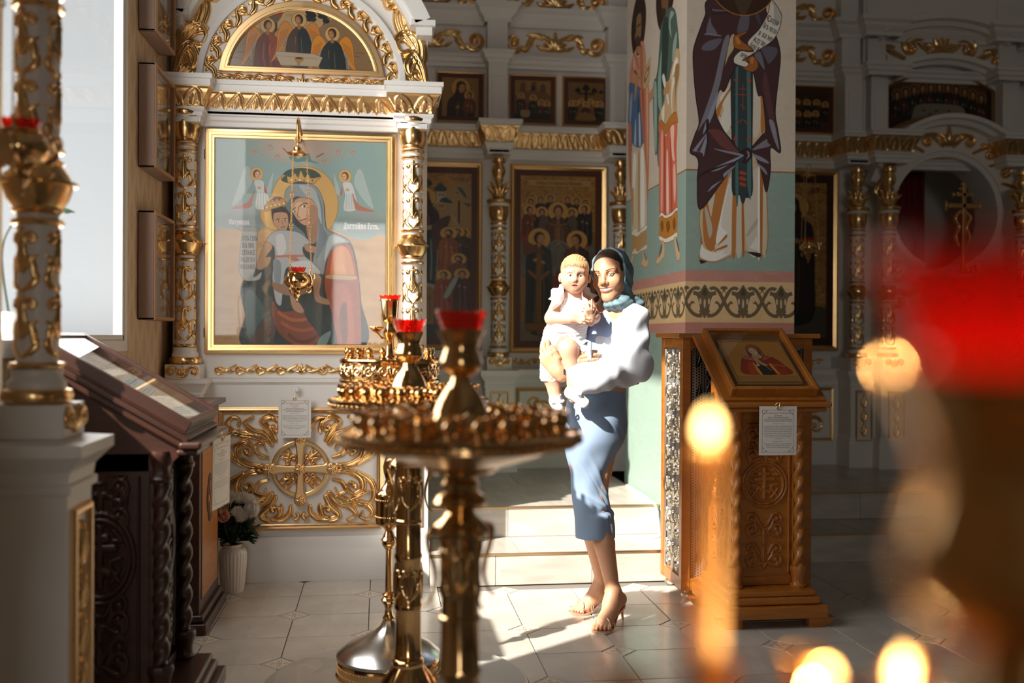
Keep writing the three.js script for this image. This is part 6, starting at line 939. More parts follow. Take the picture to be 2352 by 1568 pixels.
  const arcB = (r, w, yc, d, z) => { const s = new THREE.Shape(), a0 = Math.PI / 2 - 0.55 / r, a1 = Math.PI / 2 + 0.55 / r; s.absarc(cx, yc, r + w, a0, a1); for (let i = 20; i >= 0; i--) { const a = lerp(a0, a1, i / 20); s.lineTo(cx + r * Math.cos(a), yc + r * Math.sin(a)); } return plate(s, d, 0.004, z, 24); };
  part('arched_moulding', [arcB(0.93, 0.035, y(2.5), 0.09, 0.08), arcB(0.965, 0.04, y(2.5), 0.14, 0.08), arcB(1.2, 0.04, y(2.52), 0.12, 0.08), arcB(1.24, 0.05, y(2.52), 0.18, 0.08)], M.white, t);
  // royal doors below the round opening
  { const s = new THREE.Shape(); s.moveTo(cx - 0.44, 0); s.lineTo(cx + 0.44, 0); s.lineTo(cx + 0.44, cy); s.absarc(cx, cy, 0.43, 0, -Math.PI, true); s.lineTo(cx - 0.44, 0); part('royal_doors', plate(s, 0.05, 0.003, -0.02, 30), M.white, t); const rl = new Relief(0.86, 0.5, 0.005); for (const sx of [-1, 1]) { rl.volute(sx * 0.3, 0.13, 0.09, sx > 0 ? -2.4 : -0.74, 1.4, sx, 0.022, 0.026, [[sx * 0.05, -0.15], [sx * 0.15, 0.02]]); rl.volute(sx * 0.28, -0.12, 0.08, sx > 0 ? 2.4 : 0.74, 1.4, -sx, 0.022, 0.026, [[sx * 0.04, 0], [sx * 0.13, -0.03]]); rl.leaf(sx * 0.37, 0.1, 1.57, 0.14, 0.02, sx * 0.4, 0.026, 2); } part('royal_door_carving', rl.geo((a, b, h) => [cx + a, b + y(1.72), h + 0.031]), M.gold, t); }
  { const g = []; const bars = [[0, 0, 0.03, 0.52], [0, 0.10, 0.24, 0.035], [0, 0.185, 0.12, 0.03]]; for (const [x, b, w, h] of bars) g.push(bar(cx + x - w / 2, cx + x + w / 2, y(2.2) + b - h / 2, y(2.2) + b + h / 2, 0.42, 0.445, 0.004)); part('door_cross', g, M.goldMatte, t); const rl = new Relief(0.3, 0.56, 0.004); for (const s of [-1, 1]) { rl.ball(s * 0.135, 0.1, 0.018, 0.02); rl.ball(s * 0.135, 0.125, 0.012, 0.02); rl.ball(s * 0.135, 0.075, 0.012, 0.02); rl.ball(s * 0.075, 0.185, 0.014, 0.02); rl.stroke([[s * 0.02, 0.06], [s * 0.06, 0.01], [s * 0.03, -0.06], [s * 0.055, -0.13], [s * 0.03, -0.2]], 0.012, 0.016, 0); } rl.ball(0, 0.265, 0.016, 0.024); rl.palm(0, 0.22, 1.57, 0.05, 3, 0.8, 0.02); part('cross_foliage', rl.geo((a, b, h) => [cx + a, b + y(2.2), h + 0.42]), M.gold, t); part('cross_stand', lathe([[0.05, y(1.78)], [0.02, y(1.8)], [0.012, y(1.96)]], 14).translate(cx, 0, 0.43), M.goldMatte, t); }
  part('crossbar_shelf', bar(cx - 0.12, cx + 0.12, y(1.76), y(1.79), -0.02, 0.48, 0.003), M.white, t);
}
{
  // dark red curtain behind the doors
  const P = [], I = [], n = 60; for (let i = 0; i <= n; i++) for (let j = 0; j < 2; j++) { const x = 3.7 + i / n * 0.75; P.push(x, j ? 3.2 : 0.4, -7.75 + 0.03 * Math.sin(i * 1.3) + 0.015 * Math.sin(i * 0.55)); } for (let i = 0; i < n; i++) I.push(i * 2, i * 2 + 2, i * 2 + 1, i * 2 + 1, i * 2 + 2, i * 2 + 3);
  const g = rawGeo(P, I), g2 = g.clone(); g2.translate(0, 0, -0.006); { const ix = g2.index.array; for (let i = 0; i < ix.length; i += 3) [ix[i], ix[i + 1]] = [ix[i + 1], ix[i]]; g2.computeVertexNormals(); }
  tag(part('altar_curtain', [g, g2], std({ color: lin(0.16, 0.008, 0.008), roughness: 0.8 })), 'dark red curtain hanging behind the round opening of the altar doors', 'curtain');
}
// icons of the screen
const GI = 'icons of the local tier';
icon('wall_icon', 'tall gilt-framed icon of veiled woman and robed men, nearest the white case', 'icon', [0.36, 1.90, -7.4], 0.69, 1.32, iconVeilTex, fr(0.038, 0.05), { coat: 0.2, group: GI });
icon('wall_icon', 'tall gilt-framed icon of many haloed winged figures behind the baby', 'icon', [1.322, 1.888, -7.4], 0.665, 1.335, iconSynaxisTex, fr(0.038, 0.05), { coat: 0.2, group: GI });
icon('wall_icon', 'dark tall gilt-framed icon of a robed woman to the right of the pillar', 'icon', [3.12, 1.905, -7.36], 0.72, 1.32, iconRightTex, fr(0.04, 0.05), { coat: 0.2, group: GI });
const GS = 'small icons of the upper tier';
[[0.577, 0, 'small square icon of a veiled woman holding a child, nearest the carved case crown'], [1.12, 1, 'small square icon of a birth scene with towers, middle of the upper tier'], [1.525, 2, 'small square icon with dark cross and domes, beside the painted pillar'], [3.30, 3, 'small dark square icon of grouped figures beyond the pillar on the upper tier']].forEach(([x, k, l]) => icon('upper_icon', l, 'icon', [x, 3.078, -7.4], k === 3 ? 0.37 : 0.33, 0.345, smallIcon(k, 3 + k), fr(0.016, 0.03), { coat: 0.2, group: GS }));
icon('upper_icon', 'sliver of small dark icon half hidden behind the far edge of the pillar', 'icon', [2.87, 3.078, -7.4], 0.37, 0.345, smallIcon(3, 9), fr(0.016, 0.03), { coat: 0.2, group: GS });
{
  const t = thing('supper_icon', 'wide dark curved icon of figures round a table above the altar doors', 'icon', [4.33, 2.28, -7.315], 0, GS), s = new THREE.Shape(), sb = new THREE.Shape();
  const mk = (sh, r0, r1, yc1, hw) => { for (let i = 0; i <= 24; i++) { const x = lerp(-hw, hw, i / 24); i ? sh.lineTo(x, Math.sqrt(r0 * r0 - x * x)) : sh.moveTo(x, Math.sqrt(r0 * r0 - x * x)); } for (let i = 24; i >= 0; i--) { const x = lerp(-hw, hw, i / 24); sh.lineTo(x, yc1 + Math.sqrt(r1 * r1 - x * x)); } };
  mk(s, 0.77, 0.85, 0.235, 0.43); mk(sb, 0.74, 0.87, 0.235, 0.46); sb.holes.push(new THREE.Path(s.getPoints().reverse()));
  const g = plate(s, 0.012, 0, 0, 4), p = g.attributes.position, uv = g.attributes.uv; for (let i = 0; i < p.count; i++) uv.setXY(i, 0.5 + p.getX(i) / 0.9, (p.getY(i) - 0.6) / 0.5);
  part('painted_panel', g, varnish(supperTex), t); part('frame', plate(sb, 0.03, 0.004, 0, 4), std({ color: lin(0.3, 0.16, 0.05), metalness: 0.6, roughness: 0.4 }), t);
}

// ---------- lecterns, cabinet, cases ----------
function twistColumn(h, r, turns = 9) {   // barley-sugar column, two strands
  const P = [], I = [], n = 120, k = 20;
  for (let i = 0; i <= n; i++) for (let j = 0; j < k; j++) { const t = i / n, a = j / k * 2 * Math.PI, q = r * (0.80 + 0.2 * Math.sin(a * 2 + t * turns * Math.PI * 2)); P.push(q * Math.cos(a), t * h, q * Math.sin(a)); }
  for (let i = 0; i < n; i++) for (let j = 0; j < k; j++) { const a = i * k + j, b = i * k + (j + 1) % k; I.push(a, a + k, b, b, a + k, b + k); }
  return rawGeo(P, I);
}
const capital = (r) => lathe([[r * 1.15, 0], [r * 1.25, 0.012], [r * 1.0, 0.02], [r * 0.95, 0.04], [r * 1.15, 0.07], [r * 1.3, 0.085], [r * 1.2, 0.1], [r * 0.8, 0.1]], 18);
function carvedWoodPanel(w, h) {   // scrolls, lilies and a round cross medallion
  const rl = new Relief(w, h, 0.0026), H = 0.009;
  for (const s of [-1, 1]) {
    for (const y of [-0.40, -0.20, 0.30, 0.44].map((q) => q * h)) { rl.volute(s * w * 0.23, y, w * 0.13, s > 0 ? -2.2 : -0.94, 1.5, s, w * 0.035, H, [[0, y - h * 0.06], [s * w * 0.05, y - h * 0.03]]); rl.volute(s * w * 0.25, y + h * 0.07, w * 0.1, s > 0 ? 2.4 : 0.74, 1.3, -s, w * 0.03, H, [[0, y + h * 0.02], [s * w * 0.06, y + h * 0.03]]); rl.leaf(s * w * 0.08, y - h * 0.01, 1.57 - s * 0.9, h * 0.09, w * 0.045, s * 1.1, H, 1); rl.leaf(s * w * 0.3, y - h * 0.055, 1.57 + s * 0.6, h * 0.06, w * 0.04, -s, H, 1); }
    rl.stroke([[s * w * 0.47, -h * 0.49], [s * w * 0.47, h * 0.49]], w * 0.02, H * 0.9);
  }
  for (const y of [-0.42, -0.3, 0.33].map((q) => q * h)) rl.leaf(0, y, 1.57, h * 0.1, w * 0.05, 0, H * 1.1, 1);
  const cy = h * 0.10, r = w * 0.42; for (const k of [1, 0.86]) rl.ring(0, cy, r * k, w * 0.028, H * 1.1);
  for (const [a, b, c, d] of [[0, -0.6, 0, 0.66], [-0.42, 0.22, 0.42, 0.22], [-0.2, 0.45, 0.2, 0.45], [-0.24, -0.18, 0.24, -0.34]]) rl.stroke([[a * r, cy + b * r], [c * r, cy + d * r]], w * 0.045, H * 1.1);
  for (const s of [-1, 1]) { rl.stroke([[s * r * 0.55, cy - r * 0.5], [s * r * 0.3, cy - r * 0.1], [s * r * 0.6, cy]], w * 0.025, H); rl.stroke([[s * r * 0.3, cy - r * 0.6], [s * r * 0.6, cy - r * 0.2]], w * 0.02, H); rl.stroke([[s * r * 0.4, cy + r * 0.62], [s * r * 0.62, cy + r * 0.4], [s * r * 0.4, cy + r * 0.4]], w * 0.025, H); }
  return rl.flat();
}
// a lectern in its own axes: front towards +z, W wide, D deep; the desk slopes down towards the front
function lectern(t, m, o) {
  const { W, D, yb, yf, zb, zf, body } = o, g = (a) => a.map((q) => boxUV(q, 1, true));
  part('base', g([bar(-W / 2 - 0.005, W / 2 + 0.005, 0.045, 0.10, -D / 2 - 0.02, D / 2 + 0.035, 0.006), bar(-W / 2 + 0.02, W / 2 - 0.02, 0.10, 0.135, -D / 2, D / 2 + 0.012, 0.012), bar(-W / 2 + 0.035, W / 2 - 0.035, 0.135, 0.16, -D / 2, D / 2 - 0.005, 0.008)]), m, t);
  for (const sx of [-1, 1]) for (const z of [-D / 2 + 0.06, D / 2 - 0.01]) part('foot', boxUV(crease(plate(poly([[-0.07, 0.045], [-0.06, 0.02], [-0.035, 0.004], [-0.03, 0], [0.05, 0], [0.05, 0.045]]), 0.05, 0.004, -0.025).scale(-sx, 1, 1).translate(sx * (W / 2 - 0.03), 0, z)), 1, true), m, t);
  const bw = body.w / 2, bz = body.z, bt = yf - 0.10;
  part('body', g([bar(-bw, bw, 0.15, bt, bz - body.d, bz, 0.003)]), m, t);
  for (const q of [bar(-bw + 0.002, -bw + 0.035, 0.162, bt - 0.002, bz - 0.002, bz + 0.014), bar(bw - 0.035, bw - 0.002, 0.162, bt - 0.002, bz - 0.002, bz + 0.014), bar(-bw + 0.036, bw - 0.036, 0.162, 0.2, bz - 0.002, bz + 0.014), bar(-bw + 0.036, bw - 0.036, bt - 0.06, bt - 0.002, bz - 0.002, bz + 0.014)]) part('rail', g([q]), m, t);
  const pw = body.w - 0.085, ph = bt - 0.28, cg = carvedWoodPanel(pw, ph);
  const c = part('carved_panel', cg, m, t); c.position.set(0, 0.2 + ph / 2 + 0.01, bz + 0.001);
  const c2 = part('side_carved_panel', cg, m, t); c2.position.set(-bw - 0.001, 0.2 + ph / 2 + 0.01, bz - body.d / 2); c2.rotation.y = -Math.PI / 2; c2.scale.x = (body.d - 0.05) / pw;
  for (const sx of [-1, 1]) { const q = part('twisted_column', twistColumn(bt - 0.33, o.tr, 8), m, t); q.position.set(sx * o.tx, 0.245, o.tz); const b = part('column_foot', capital(o.tr * 1.1), m, t); b.position.set(sx * o.tx, 0.155, o.tz); const d = part('column_head', capital(o.tr), m, t); d.position.set(sx * o.tx, bt - 0.095, o.tz); }
  // sloping desk: built flat, then tilted about its front edge
  const L = Math.hypot(zf - zb, yb - yf), a = Math.atan2(yb - yf, zf - zb), desk = new THREE.Group(); desk.name = 'desk'; desk.position.set(0, yf, zf); desk.rotation.x = a; t.add(desk);
  const hw = o.dw / 2, hi = W / 2 + 0.01;
  part('desk_board', g([bar(-hi, hi, -0.066, -0.046, -L - 0.01, 0.02, 0.005), bar(-hi + 0.02, hi - 0.02, -0.092, -0.066, -L, 0.008, 0.008)]), m, desk);
  part('desk_box', g([bar(-hw, hw, -0.046, -0.040, -L, 0), bar(-hw, -hw + 0.022, -0.0405, 0, -L, 0, 0.004), bar(hw - 0.022, hw, -0.0405, 0, -L, 0, 0.004), bar(-hw + 0.0215, hw - 0.0215, -0.0405, -0.0008, -0.022, -0.0008, 0.003), bar(-hw + 0.0215, hw - 0.0215, -0.0405, -0.0008, -L + 0.0008, -L + 0.022, 0.003)]), m, desk);
  part('glass', box(o.dw - 0.04, 0.002, L - 0.04, 0, -0.008, -L / 2), M.glass, desk);
  part('front_moulding', g([bar(-hi - 0.01, hi + 0.01, yf - 0.085, yf - 0.06, zf - 0.04, zf + 0.03, 0.01), bar(-hi + 0.01, hi - 0.01, yf - 0.105, yf - 0.085, zf - 0.05, zf + 0.015, 0.008)]), m, t);
  for (const s of [-1, 1]) part('side_cheek', boxUV(plate(poly([[zf - 0.03, yf - 0.09], [zb + 0.02, yb - 0.115], [zb + 0.02, yf - 0.16], [zf - 0.1, yf - 0.16]]), 0.02, 0.002, 0).rotateY(-Math.PI / 2).translate(s * (bw - 0.01) + 0.01, 0, 0), 1, true), m, t);
  return { L, desk };
}
const lyingPicture = (t, tex, w, h, y, z, m, turn = 0) => { const g = new THREE.PlaneGeometry(w, h).rotateZ(turn).rotateX(-Math.PI / 2).translate(0, y, z); return part('painted_panel', g, m || varnish(tex), t); };
{
  const t = thing('lectern', 'honey brown carved lectern with twisted columns and glazed icon, in front of painted pillar', 'lectern', [1.762, 0, -4.50], 0);
  const { L, desk } = lectern(t, M.woodHoney, { W: 0.47, D: 0.44, yb: 1.352, yf: 1.075, zb: -0.20, zf: 0.22, dw: 0.41, body: { w: 0.335, d: 0.3, z: 0.085 }, tr: 0.027, tx: 0.15, tz: 0.125 });
  part('icon_mount', [bar(-0.183, 0.183, -0.039, -0.028, -L + 0.022, -0.022, 0.002)], std({ color: lin(0.16, 0.075, 0.025), roughness: 0.5 }), desk);
  const ic = thing('lectern_icon', 'gold ground icon of a woman in red mantle with arrows, under the lectern glass', 'icon', [0, 0, 0]);
  desk.updateWorldMatrix(true, false); desk.matrixWorld.decompose(ic.position, ic.quaternion, ic.scale);
  part('board', bar(-0.155, 0.155, -0.0275, -0.017, -L + 0.09, -0.06, 0.003), std({ color: lin(0.36, 0.19, 0.06), roughness: 0.4, metalness: 0.3 }), ic); lyingPicture(ic, lecternIconTex, 0.29, 0.29, -0.0165, -L / 2 - 0.012);
  part('raised_edge', [bar(-0.15, 0.15, -0.017, -0.012, -L + 0.092, -L + 0.1, 0.002), bar(-0.15, 0.15, -0.017, -0.012, -0.075, -0.066, 0.002), bar(-0.155, -0.148, -0.017, -0.012, -L + 0.092, -0.066, 0.002), bar(0.148, 0.155, -0.017, -0.012, -L + 0.092, -0.066, 0.002)], M.goldMatte, ic);
}
{
  const t = thing('dark_lectern', 'dark brown carved lectern with glass desk and twisted columns, below the bright window', 'lectern', [-0.82, 0, -3.465], Math.PI / 2);
  const { L, desk } = lectern(t, M.woodDark, { W: 0.53, D: 0.46, yb: 1.31, yf: 1.03, zb: -0.235, zf: 0.24, dw: 0.53, body: { w: 0.42, d: 0.3, z: 0.1 }, tr: 0.03, tx: 0.19, tz: 0.13 });
  const pics = canvasTex(512, 512, (c) => { c.fillStyle = '#8d8270'; c.fillRect(0, 0, 512, 512); for (const [x, y, w, h, k] of [[20, 20, 210, 150, '#6a5a44'], [250, 30, 230, 170, '#b9b2a4'], [30, 200, 200, 140, '#a8977c'], [250, 220, 220, 110, '#7d8484'], [40, 360, 190, 130, '#5c5348'], [250, 350, 230, 140, '#c1bbb0']]) { c.save(); c.translate(x + w / 2, y + h / 2); c.rotate((hash2(x, y) - 0.5) * 0.3); c.fillStyle = k; c.fillRect(-w / 2, -h / 2, w, h); for (let i = 0; i < 9; i++) { c.fillStyle = 'rgba(40,36,32,.45)'; c.fillRect(-w / 2 + 14, -h / 2 + 14 + i * 13, (w - 30) * (0.5 + 0.5 * hash2(i, x)), 4); } c.restore(); } saint(c, 120, 80, 36, { robe: '#5a4430', mantle: '#3a3a34' }); saint(c, 130, 410, 36, { robe: '#6a3a20', mantle: '#44423a' }); });
  const pr = thing('printed_sheets', 'printed pictures and text sheets lying under the dark lectern glass', 'paper'); desk.updateWorldMatrix(true, false); desk.matrixWorld.decompose(pr.position, pr.quaternion, pr.scale);
  lyingPicture(pr, null, 0.47, L - 0.06, -0.0385, -L / 2, phy({ map: pics, roughness: 0.7 }), 0);
}
{
  // inlaid pedestal between the lectern and the vase
  const t = thing('inlaid_pedestal', 'honey panelled pedestal with dark edges and inlaid cross, beside the flower vase', 'pedestal', [-0.93, 0, -4.73]), g = (a) => a.map((q) => boxUV(q, 1, true)), w = 0.15, d = 0.255;
  part('body', g([bar(-w, w, 0.06, 0.98, -d, d, 0.004)]), M.woodDark, t);
  part('base', g([bar(-w - 0.035, w + 0.035, 0, 0.05, -d - 0.035, d + 0.035, 0.01), bar(-w - 0.02, w + 0.02, 0.05, 0.085, -d - 0.02, d + 0.02, 0.012)]), M.woodDark, t);
  part('honey_panel', g([bar(w - 0.002, w + 0.004, 0.14, 0.94, -d + 0.05, d - 0.05, 0.002)]), M.woodPanel, t); part('honey_panel', g([bar(-w + 0.045, w - 0.045, 0.14, 0.94, d - 0.002, d + 0.004, 0.002)]), M.woodPanel, t);
  part('top', g([bar(-w - 0.03, w + 0.03, 0.975, 1.0, -d - 0.03, d + 0.03, 0.006)]), M.woodDark, t);
  const s = new THREE.Shape(); for (let i = 0; i <= 64; i++) { const a = i / 64 * 6.2832, r = 0.085 * (1 + 0.14 * Math.abs(Math.cos(2 * a))); i ? s.lineTo(r * Math.cos(a) * 0.8, r * Math.sin(a) * 1.15) : s.moveTo(r * 0.8, 0); }
  const c = plate(s, 0.003, 0, 0).rotateY(Math.PI / 2).translate(w + 0.0035, 0.56, 0.02); part('inlay_ground', c, M.woodDark, t);
  const cr = []; for (const k of [0, 1, 2, 3]) cr.push(plate(poly([[0.008, 0.01], [0.018, 0.062], [0, 0.072], [-0.018, 0.062], [-0.008, 0.01]]), 0.002, 0).rotateZ(k * Math.PI / 2).scale(0.85, 1.15, 1).rotateY(Math.PI / 2).translate(w + 0.0065, 0.56, 0.02)); part('inlaid_cross', cr, M.woodPanel, t);
}
{
  // cabinet with pierced silver grilles, standing against the pillar
  const t = thing('grille_cabinet', 'narrow honey wood cabinet with pierced silver grilles, between lectern and pillar', 'cabinet', [1.812, 0, -4.945]), W = 0.337, D = 0.185, g = (a) => a.map((q) => boxUV(q, 1, true)), y0 = 0.05, y1 = 1.30;
  const posts = []; for (const x of [-1, 1]) for (const z of [-1, 1]) posts.push(bar(x > 0 ? W - 0.045 : -W, x > 0 ? W : -W + 0.045, y0, y1, z > 0 ? D - 0.045 : -D, z > 0 ? D : -D + 0.045, 0.004));
  posts.forEach((q) => part('post', g([q]), M.woodHoney, t));
  for (const [a, b] of [[y0 + 0.001, y0 + 0.06], [y1 - 0.05, y1 - 0.001]]) part('rail', g([bar(-W + 0.003, W - 0.003, a, b, -D + 0.003, D - 0.003, 0.002)]), M.woodHoney, t);
  part('top', g([bar(-W - 0.03, W + 0.03, y1, y1 + 0.024, -D - 0.012, D + 0.03, 0.005)]), M.woodHoney, t);
  const mesh = (() => { const tx = dataTex(64, (u, v) => { const a = (u * 8) % 1 - 0.5, b = (v * 8 + (Math.floor(u * 8) % 2) * 0.5) % 1 - 0.5, k = a * a + b * b > 0.09; return k ? 0.72 : 0.1; }); tx.repeat.set(9, 9); return std({ map: tx, metalness: 0.5, roughness: 0.45 }); })();
  part('fine_mesh', [boxUV(box(0.004, y1 - y0 - 0.1, 2 * D - 0.08, -W + 0.022, (y0 + y1) / 2, 0)), boxUV(box(2 * W - 0.08, y1 - y0 - 0.1, 0.004, 0, (y0 + y1) / 2, D - 0.03))], mesh, t);
  const grille = (w) => { const h = y1 - y0 - 0.115, rl = new Relief(w, h, 0.0028), n = 7, p = h / n; for (const s of [-1, 1]) rl.stroke([[s * w * 0.485, -h / 2], [s * w * 0.485, h / 2]], 0.005, 0.007); rl.stroke([[0, -h / 2], [0, h / 2]], 0.005, 0.008); for (let i = 0; i < n; i++) for (const s of [-1, 1]) { const y = -h / 2 + (i + 0.5) * p; rl.volute(s * w * 0.24, y + p * 0.22, w * 0.15, s > 0 ? -2.4 : -0.74, 1.5, s, 0.0075, 0.011, [[s * w * 0.03, y - p * 0.4], [s * w * 0.06, y - p * 0.1]]); rl.volute(s * w * 0.26, y - p * 0.24, w * 0.13, s > 0 ? 2.4 : 0.74, 1.4, -s, 0.0065, 0.01, [[s * w * 0.02, y + p * 0.05], [s * w * 0.12, y - p * 0.02]]); rl.leaf(s * w * 0.44, y, 1.57 + s * 0.5, p * 0.42, 0.01, -s * 0.6, 0.01, 1); rl.ball(0, y, 0.012, 0.014); rl.leaf(0, y + p * 0.05, 1.57, p * 0.4, 0.012, 0, 0.012, 1); } return rl.flat(); };
  const gs = grille(2 * D - 0.092), gf = grille(2 * W - 0.092);
  const a = part('silver_grille', gs, M.silver, t); a.position.set(-W + 0.012, (y0 + y1) / 2, 0); a.rotation.y = -Math.PI / 2;
  const b = part('silver_grille', gf, std({ color: lin(0.10, 0.09, 0.08), metalness: 0.9, roughness: 0.35 }), t, 'blackened scroll grille'); b.position.set(0, (y0 + y1) / 2, D - 0.02);
  for (const x of [-1, 1]) for (const z of [-1, 1]) { const f = part('foot', lathe([[0.012, 0.05], [0.012, 0.035], [0.026, 0.03], [0.028, 0.018], [0.018, 0.0]], 16), M.silver, t); f.position.set(x * (W - 0.04), 0, z * (D - 0.04)); }
}
{
  // glazed picture boxes on the left wall, by the case
  const tex = canvasTex(256, 512, (c) => { c.fillStyle = '#3a2c20'; c.fillRect(0, 0, 256, 512); goldGround(c, 20, 20, 216, 472, 4); saint(c, 128, 150, 70, { robe: '#4a2a1a', mantle: '#24302e', len: 5 }); }), mm = std({ color: lin(0.34, 0.23, 0.18), roughness: 0.55 });
  const G = 'picture boxes on the papered wall';
  [[1.372, 1.877, 'lowest of three brown glazed picture boxes hung one above another by the window'], [2.075, 2.56, 'middle of three brown glazed picture boxes hung one above another by the window'], [2.705, 3.24, 'topmost of three brown glazed picture boxes hung one above another by the window']].forEach(([a, b, l]) => {
    const h = b - a, t = thing('picture_box', l, 'picture', [-1.112, (a + b) / 2, -4.99], Math.PI / 2, G), w = 0.42, d = 0.074;
    part('box_sides', [bar(-w / 2, w / 2, -h / 2, -h / 2 + 0.012, 0, d), bar(-w / 2, w / 2, h / 2 - 0.012, h / 2, 0, d), bar(-w / 2, -w / 2 + 0.012, -h / 2, h / 2, 0, d), bar(w / 2 - 0.012, w / 2, -h / 2, h / 2, 0, d)], mm, t);
    part('frame', frameGeo(w - 0.036, h - 0.036, [[0, -0.01], [0, 0.004], [0.004, 0.008], [0.013, 0.008], [0.018, 0.002], [0.018, -0.004]]).translate(0, 0, d), std({ color: lin(0.38, 0.2, 0.09), roughness: 0.35 }), t);
    part('painted_panel', box(w - 0.03, h - 0.03, 0.006, 0, 0, d - 0.03), varnish(tex), t); part('glass', box(w - 0.032, h - 0.032, 0.002, 0, 0, d - 0.004), M.glass, t);
  });
}
{
  // near icon case, seen from its end
  const t = thing('near_icon_case', 'shadowed white icon case end with gilt carved column, close by the window', 'icon case', [-0.873, 0, -2.69], Math.PI / 2);
  // own axes: x runs towards the camera's side (scene +z), z out of the wall (scene +x)
  part('case_body', [bar(-1.25, 0.07, 0, 2.32, -0.238, -0.11, 0.002)], M.white, t);
  for (const x of [0, -1.18]) for (const q of [bar(-0.105, 0.105, 0, 0.93, -0.11, 0.105, 0.003), bar(-0.09, 0.09, 1.04, 1.125, -0.11, 0.09, 0.003)]) part('pedestal', q.translate(x, 0, 0), M.white, t);
  const P = [[-0.105, -0.11], [-0.105, 0.105], [0.105, 0.105], [0.105, -0.11]];
  part('cap_moulding', mould([[0, 0.90], [0.012, 0.905], [0.012, 0.925], [0.004, 0.93], [0.008, 0.96], [0.04, 0.995], [0.046, 1.0], [0.046, 1.03], [-0.09, 1.05]], P), M.white, t); part('cap_moulding', mould([[0, 0.90], [0.046, 1.0], [0.046, 1.03], [-0.09, 1.05]], P.map(([x, z]) => [x - 1.18, z])), M.white, t);
  part('plinth_moulding', mould([[0, 0], [0.02, 0.001], [0.02, 0.14], [0.006, 0.16], [0, 0.18]], P), M.white, t);
  part('pedestal_panel', frameGeo(0.11, 0.62, [[0, 0], [0, 0.006], [0.008, 0.014], [0.018, 0.014], [0.024, 0.006], [0.024, 0]]).translate(0, 0.53, 0.105), M.goldMatte, t);
  { const rl = new Relief(0.11, 0.6, 0.003); for (let i = 0; i < 5; i++) { const y = -0.28 + i * 0.115; for (const q of [-1, 1]) rl.leaf(0, y, 1.57 - q * 0.7, 0.09, 0.015, q * 1.2, 0.016, 1); rl.leaf(0, y, 1.57, 0.11, 0.016, 0, 0.016, 1); } part('pedestal_leaf_carving', rl.flat(0).translate(0, 0.53, 0.106), M.gold, t); }
  { const rl = new Relief(0.172, 0.074, 0.0025); for (const s of [-1, 1]) rl.volute(s * 0.05, 0, 0.028, s > 0 ? 1.9 : 1.24, 1.2, s > 0 ? -1 : 1, 0.0095, 0.016, [[0, -0.03], [s * 0.018, -0.02], [s * 0.032, 0.016]]); rl.palm(0, -0.025, Math.PI / 2, 0.056, 5, 0.7, 0.018); part('pedestal_ornament', rl.flat().translate(0, 1.085, 0.09), M.gold, t); }
  const dims = { r: 0.05, a0: 0.117, a1: 0.45, b0: 0.66, b1: 1.0, top: 1.18 };
  const va = vineShaft(0.05, 0.333, 0.003, 2), vb = vineShaft(0.05, 0.34, 0.003, 2); for (const x of [0, -1.18]) carvedColumn(t, x, 1.125, 0, M, va, vb, dims);
  part('cornice', [bar(-1.25, 0.09, 2.325, 2.42, -0.23, 0.08, 0.01)], M.white, t);
}

// ---------- candle stands, lamps ----------
const flameMat = std({ color: lin(1, 0.6, 0.2), emissive: lin(1, 0.62, 0.22), emissiveIntensity: 14, roughness: 1 });
const tulip = (r, h) => { const P = [], I = [], n = 36, k = 6; for (let s = 0; s < 2; s++) for (let j = 0; j <= k; j++) for (let i = 0; i < n; i++) { const t = j / k, a = i / n * 6.2832, lobe = 1 + 0.05 * t * Math.cos(a * 12), q = r * (0.74 + 0.26 * Math.pow(t, 1.5)) * lobe - s * 0.003; P.push(q * Math.cos(a), (t * h) + (t === 1 ? 0.003 * Math.cos(a * 12) : 0) + s * 0.002 * (1 - t), q * Math.sin(a)); } const m = (k + 1) * n; for (let s = 0; s < 2; s++) for (let j = 0; j < k; j++) for (let i = 0; i < n; i++) { const a = s * m + j * n + i, b = s * m + j * n + (i + 1) % n; s ? I.push(a, b, a + n, b, b + n, a + n) : I.push(a, a + n, b, b, a + n, b + n); } for (let i = 0; i < n; i++) { const a = k * n + i, b = k * n + (i + 1) % n; I.push(a, m + a, b, b, m + a, m + b); } const c = P.length / 3; P.push(0, 0, 0); for (let i = 0; i < n; i++) I.push(c, i, (i + 1) % n); return rawGeo(P, I); };
const candleCup = lathe([[0.0, 0], [0.015, 0.0], [0.015, 0.005], [0.008, 0.010], [0.009, 0.016], [0.013, 0.022], [0.014, 0.030], [0.010, 0.036], [0.015, 0.046], [0.0125, 0.046], [0.008, 0.032], [0, 0.030]], 14);
function lampHead(t, y, mat = M.brass) {   // vase-shaped holder with a red glass
  part('lamp_holder', lathe([[0.078, y], [0.078, y + 0.008], [0.072, y + 0.022], [0.058, y + 0.034], [0.056, y + 0.042], [0.05, y + 0.06], [0.036, y + 0.084], [0.022, y + 0.100], [0.019, y + 0.112], [0.030, y + 0.118], [0.042, y + 0.13], [0.045, y + 0.142], [0.040, y + 0.158], [0.035, y + 0.172], [0.040, y + 0.19], [0.048, y + 0.205], [0.05, y + 0.212], [0.044, y + 0.212], [0.03, y + 0.19], [0, y + 0.185]], 30), mat, t);
  const g = part('red_glass', tulip(0.053, 0.05), M.redGlass, t); g.position.y = y + 0.2;
}
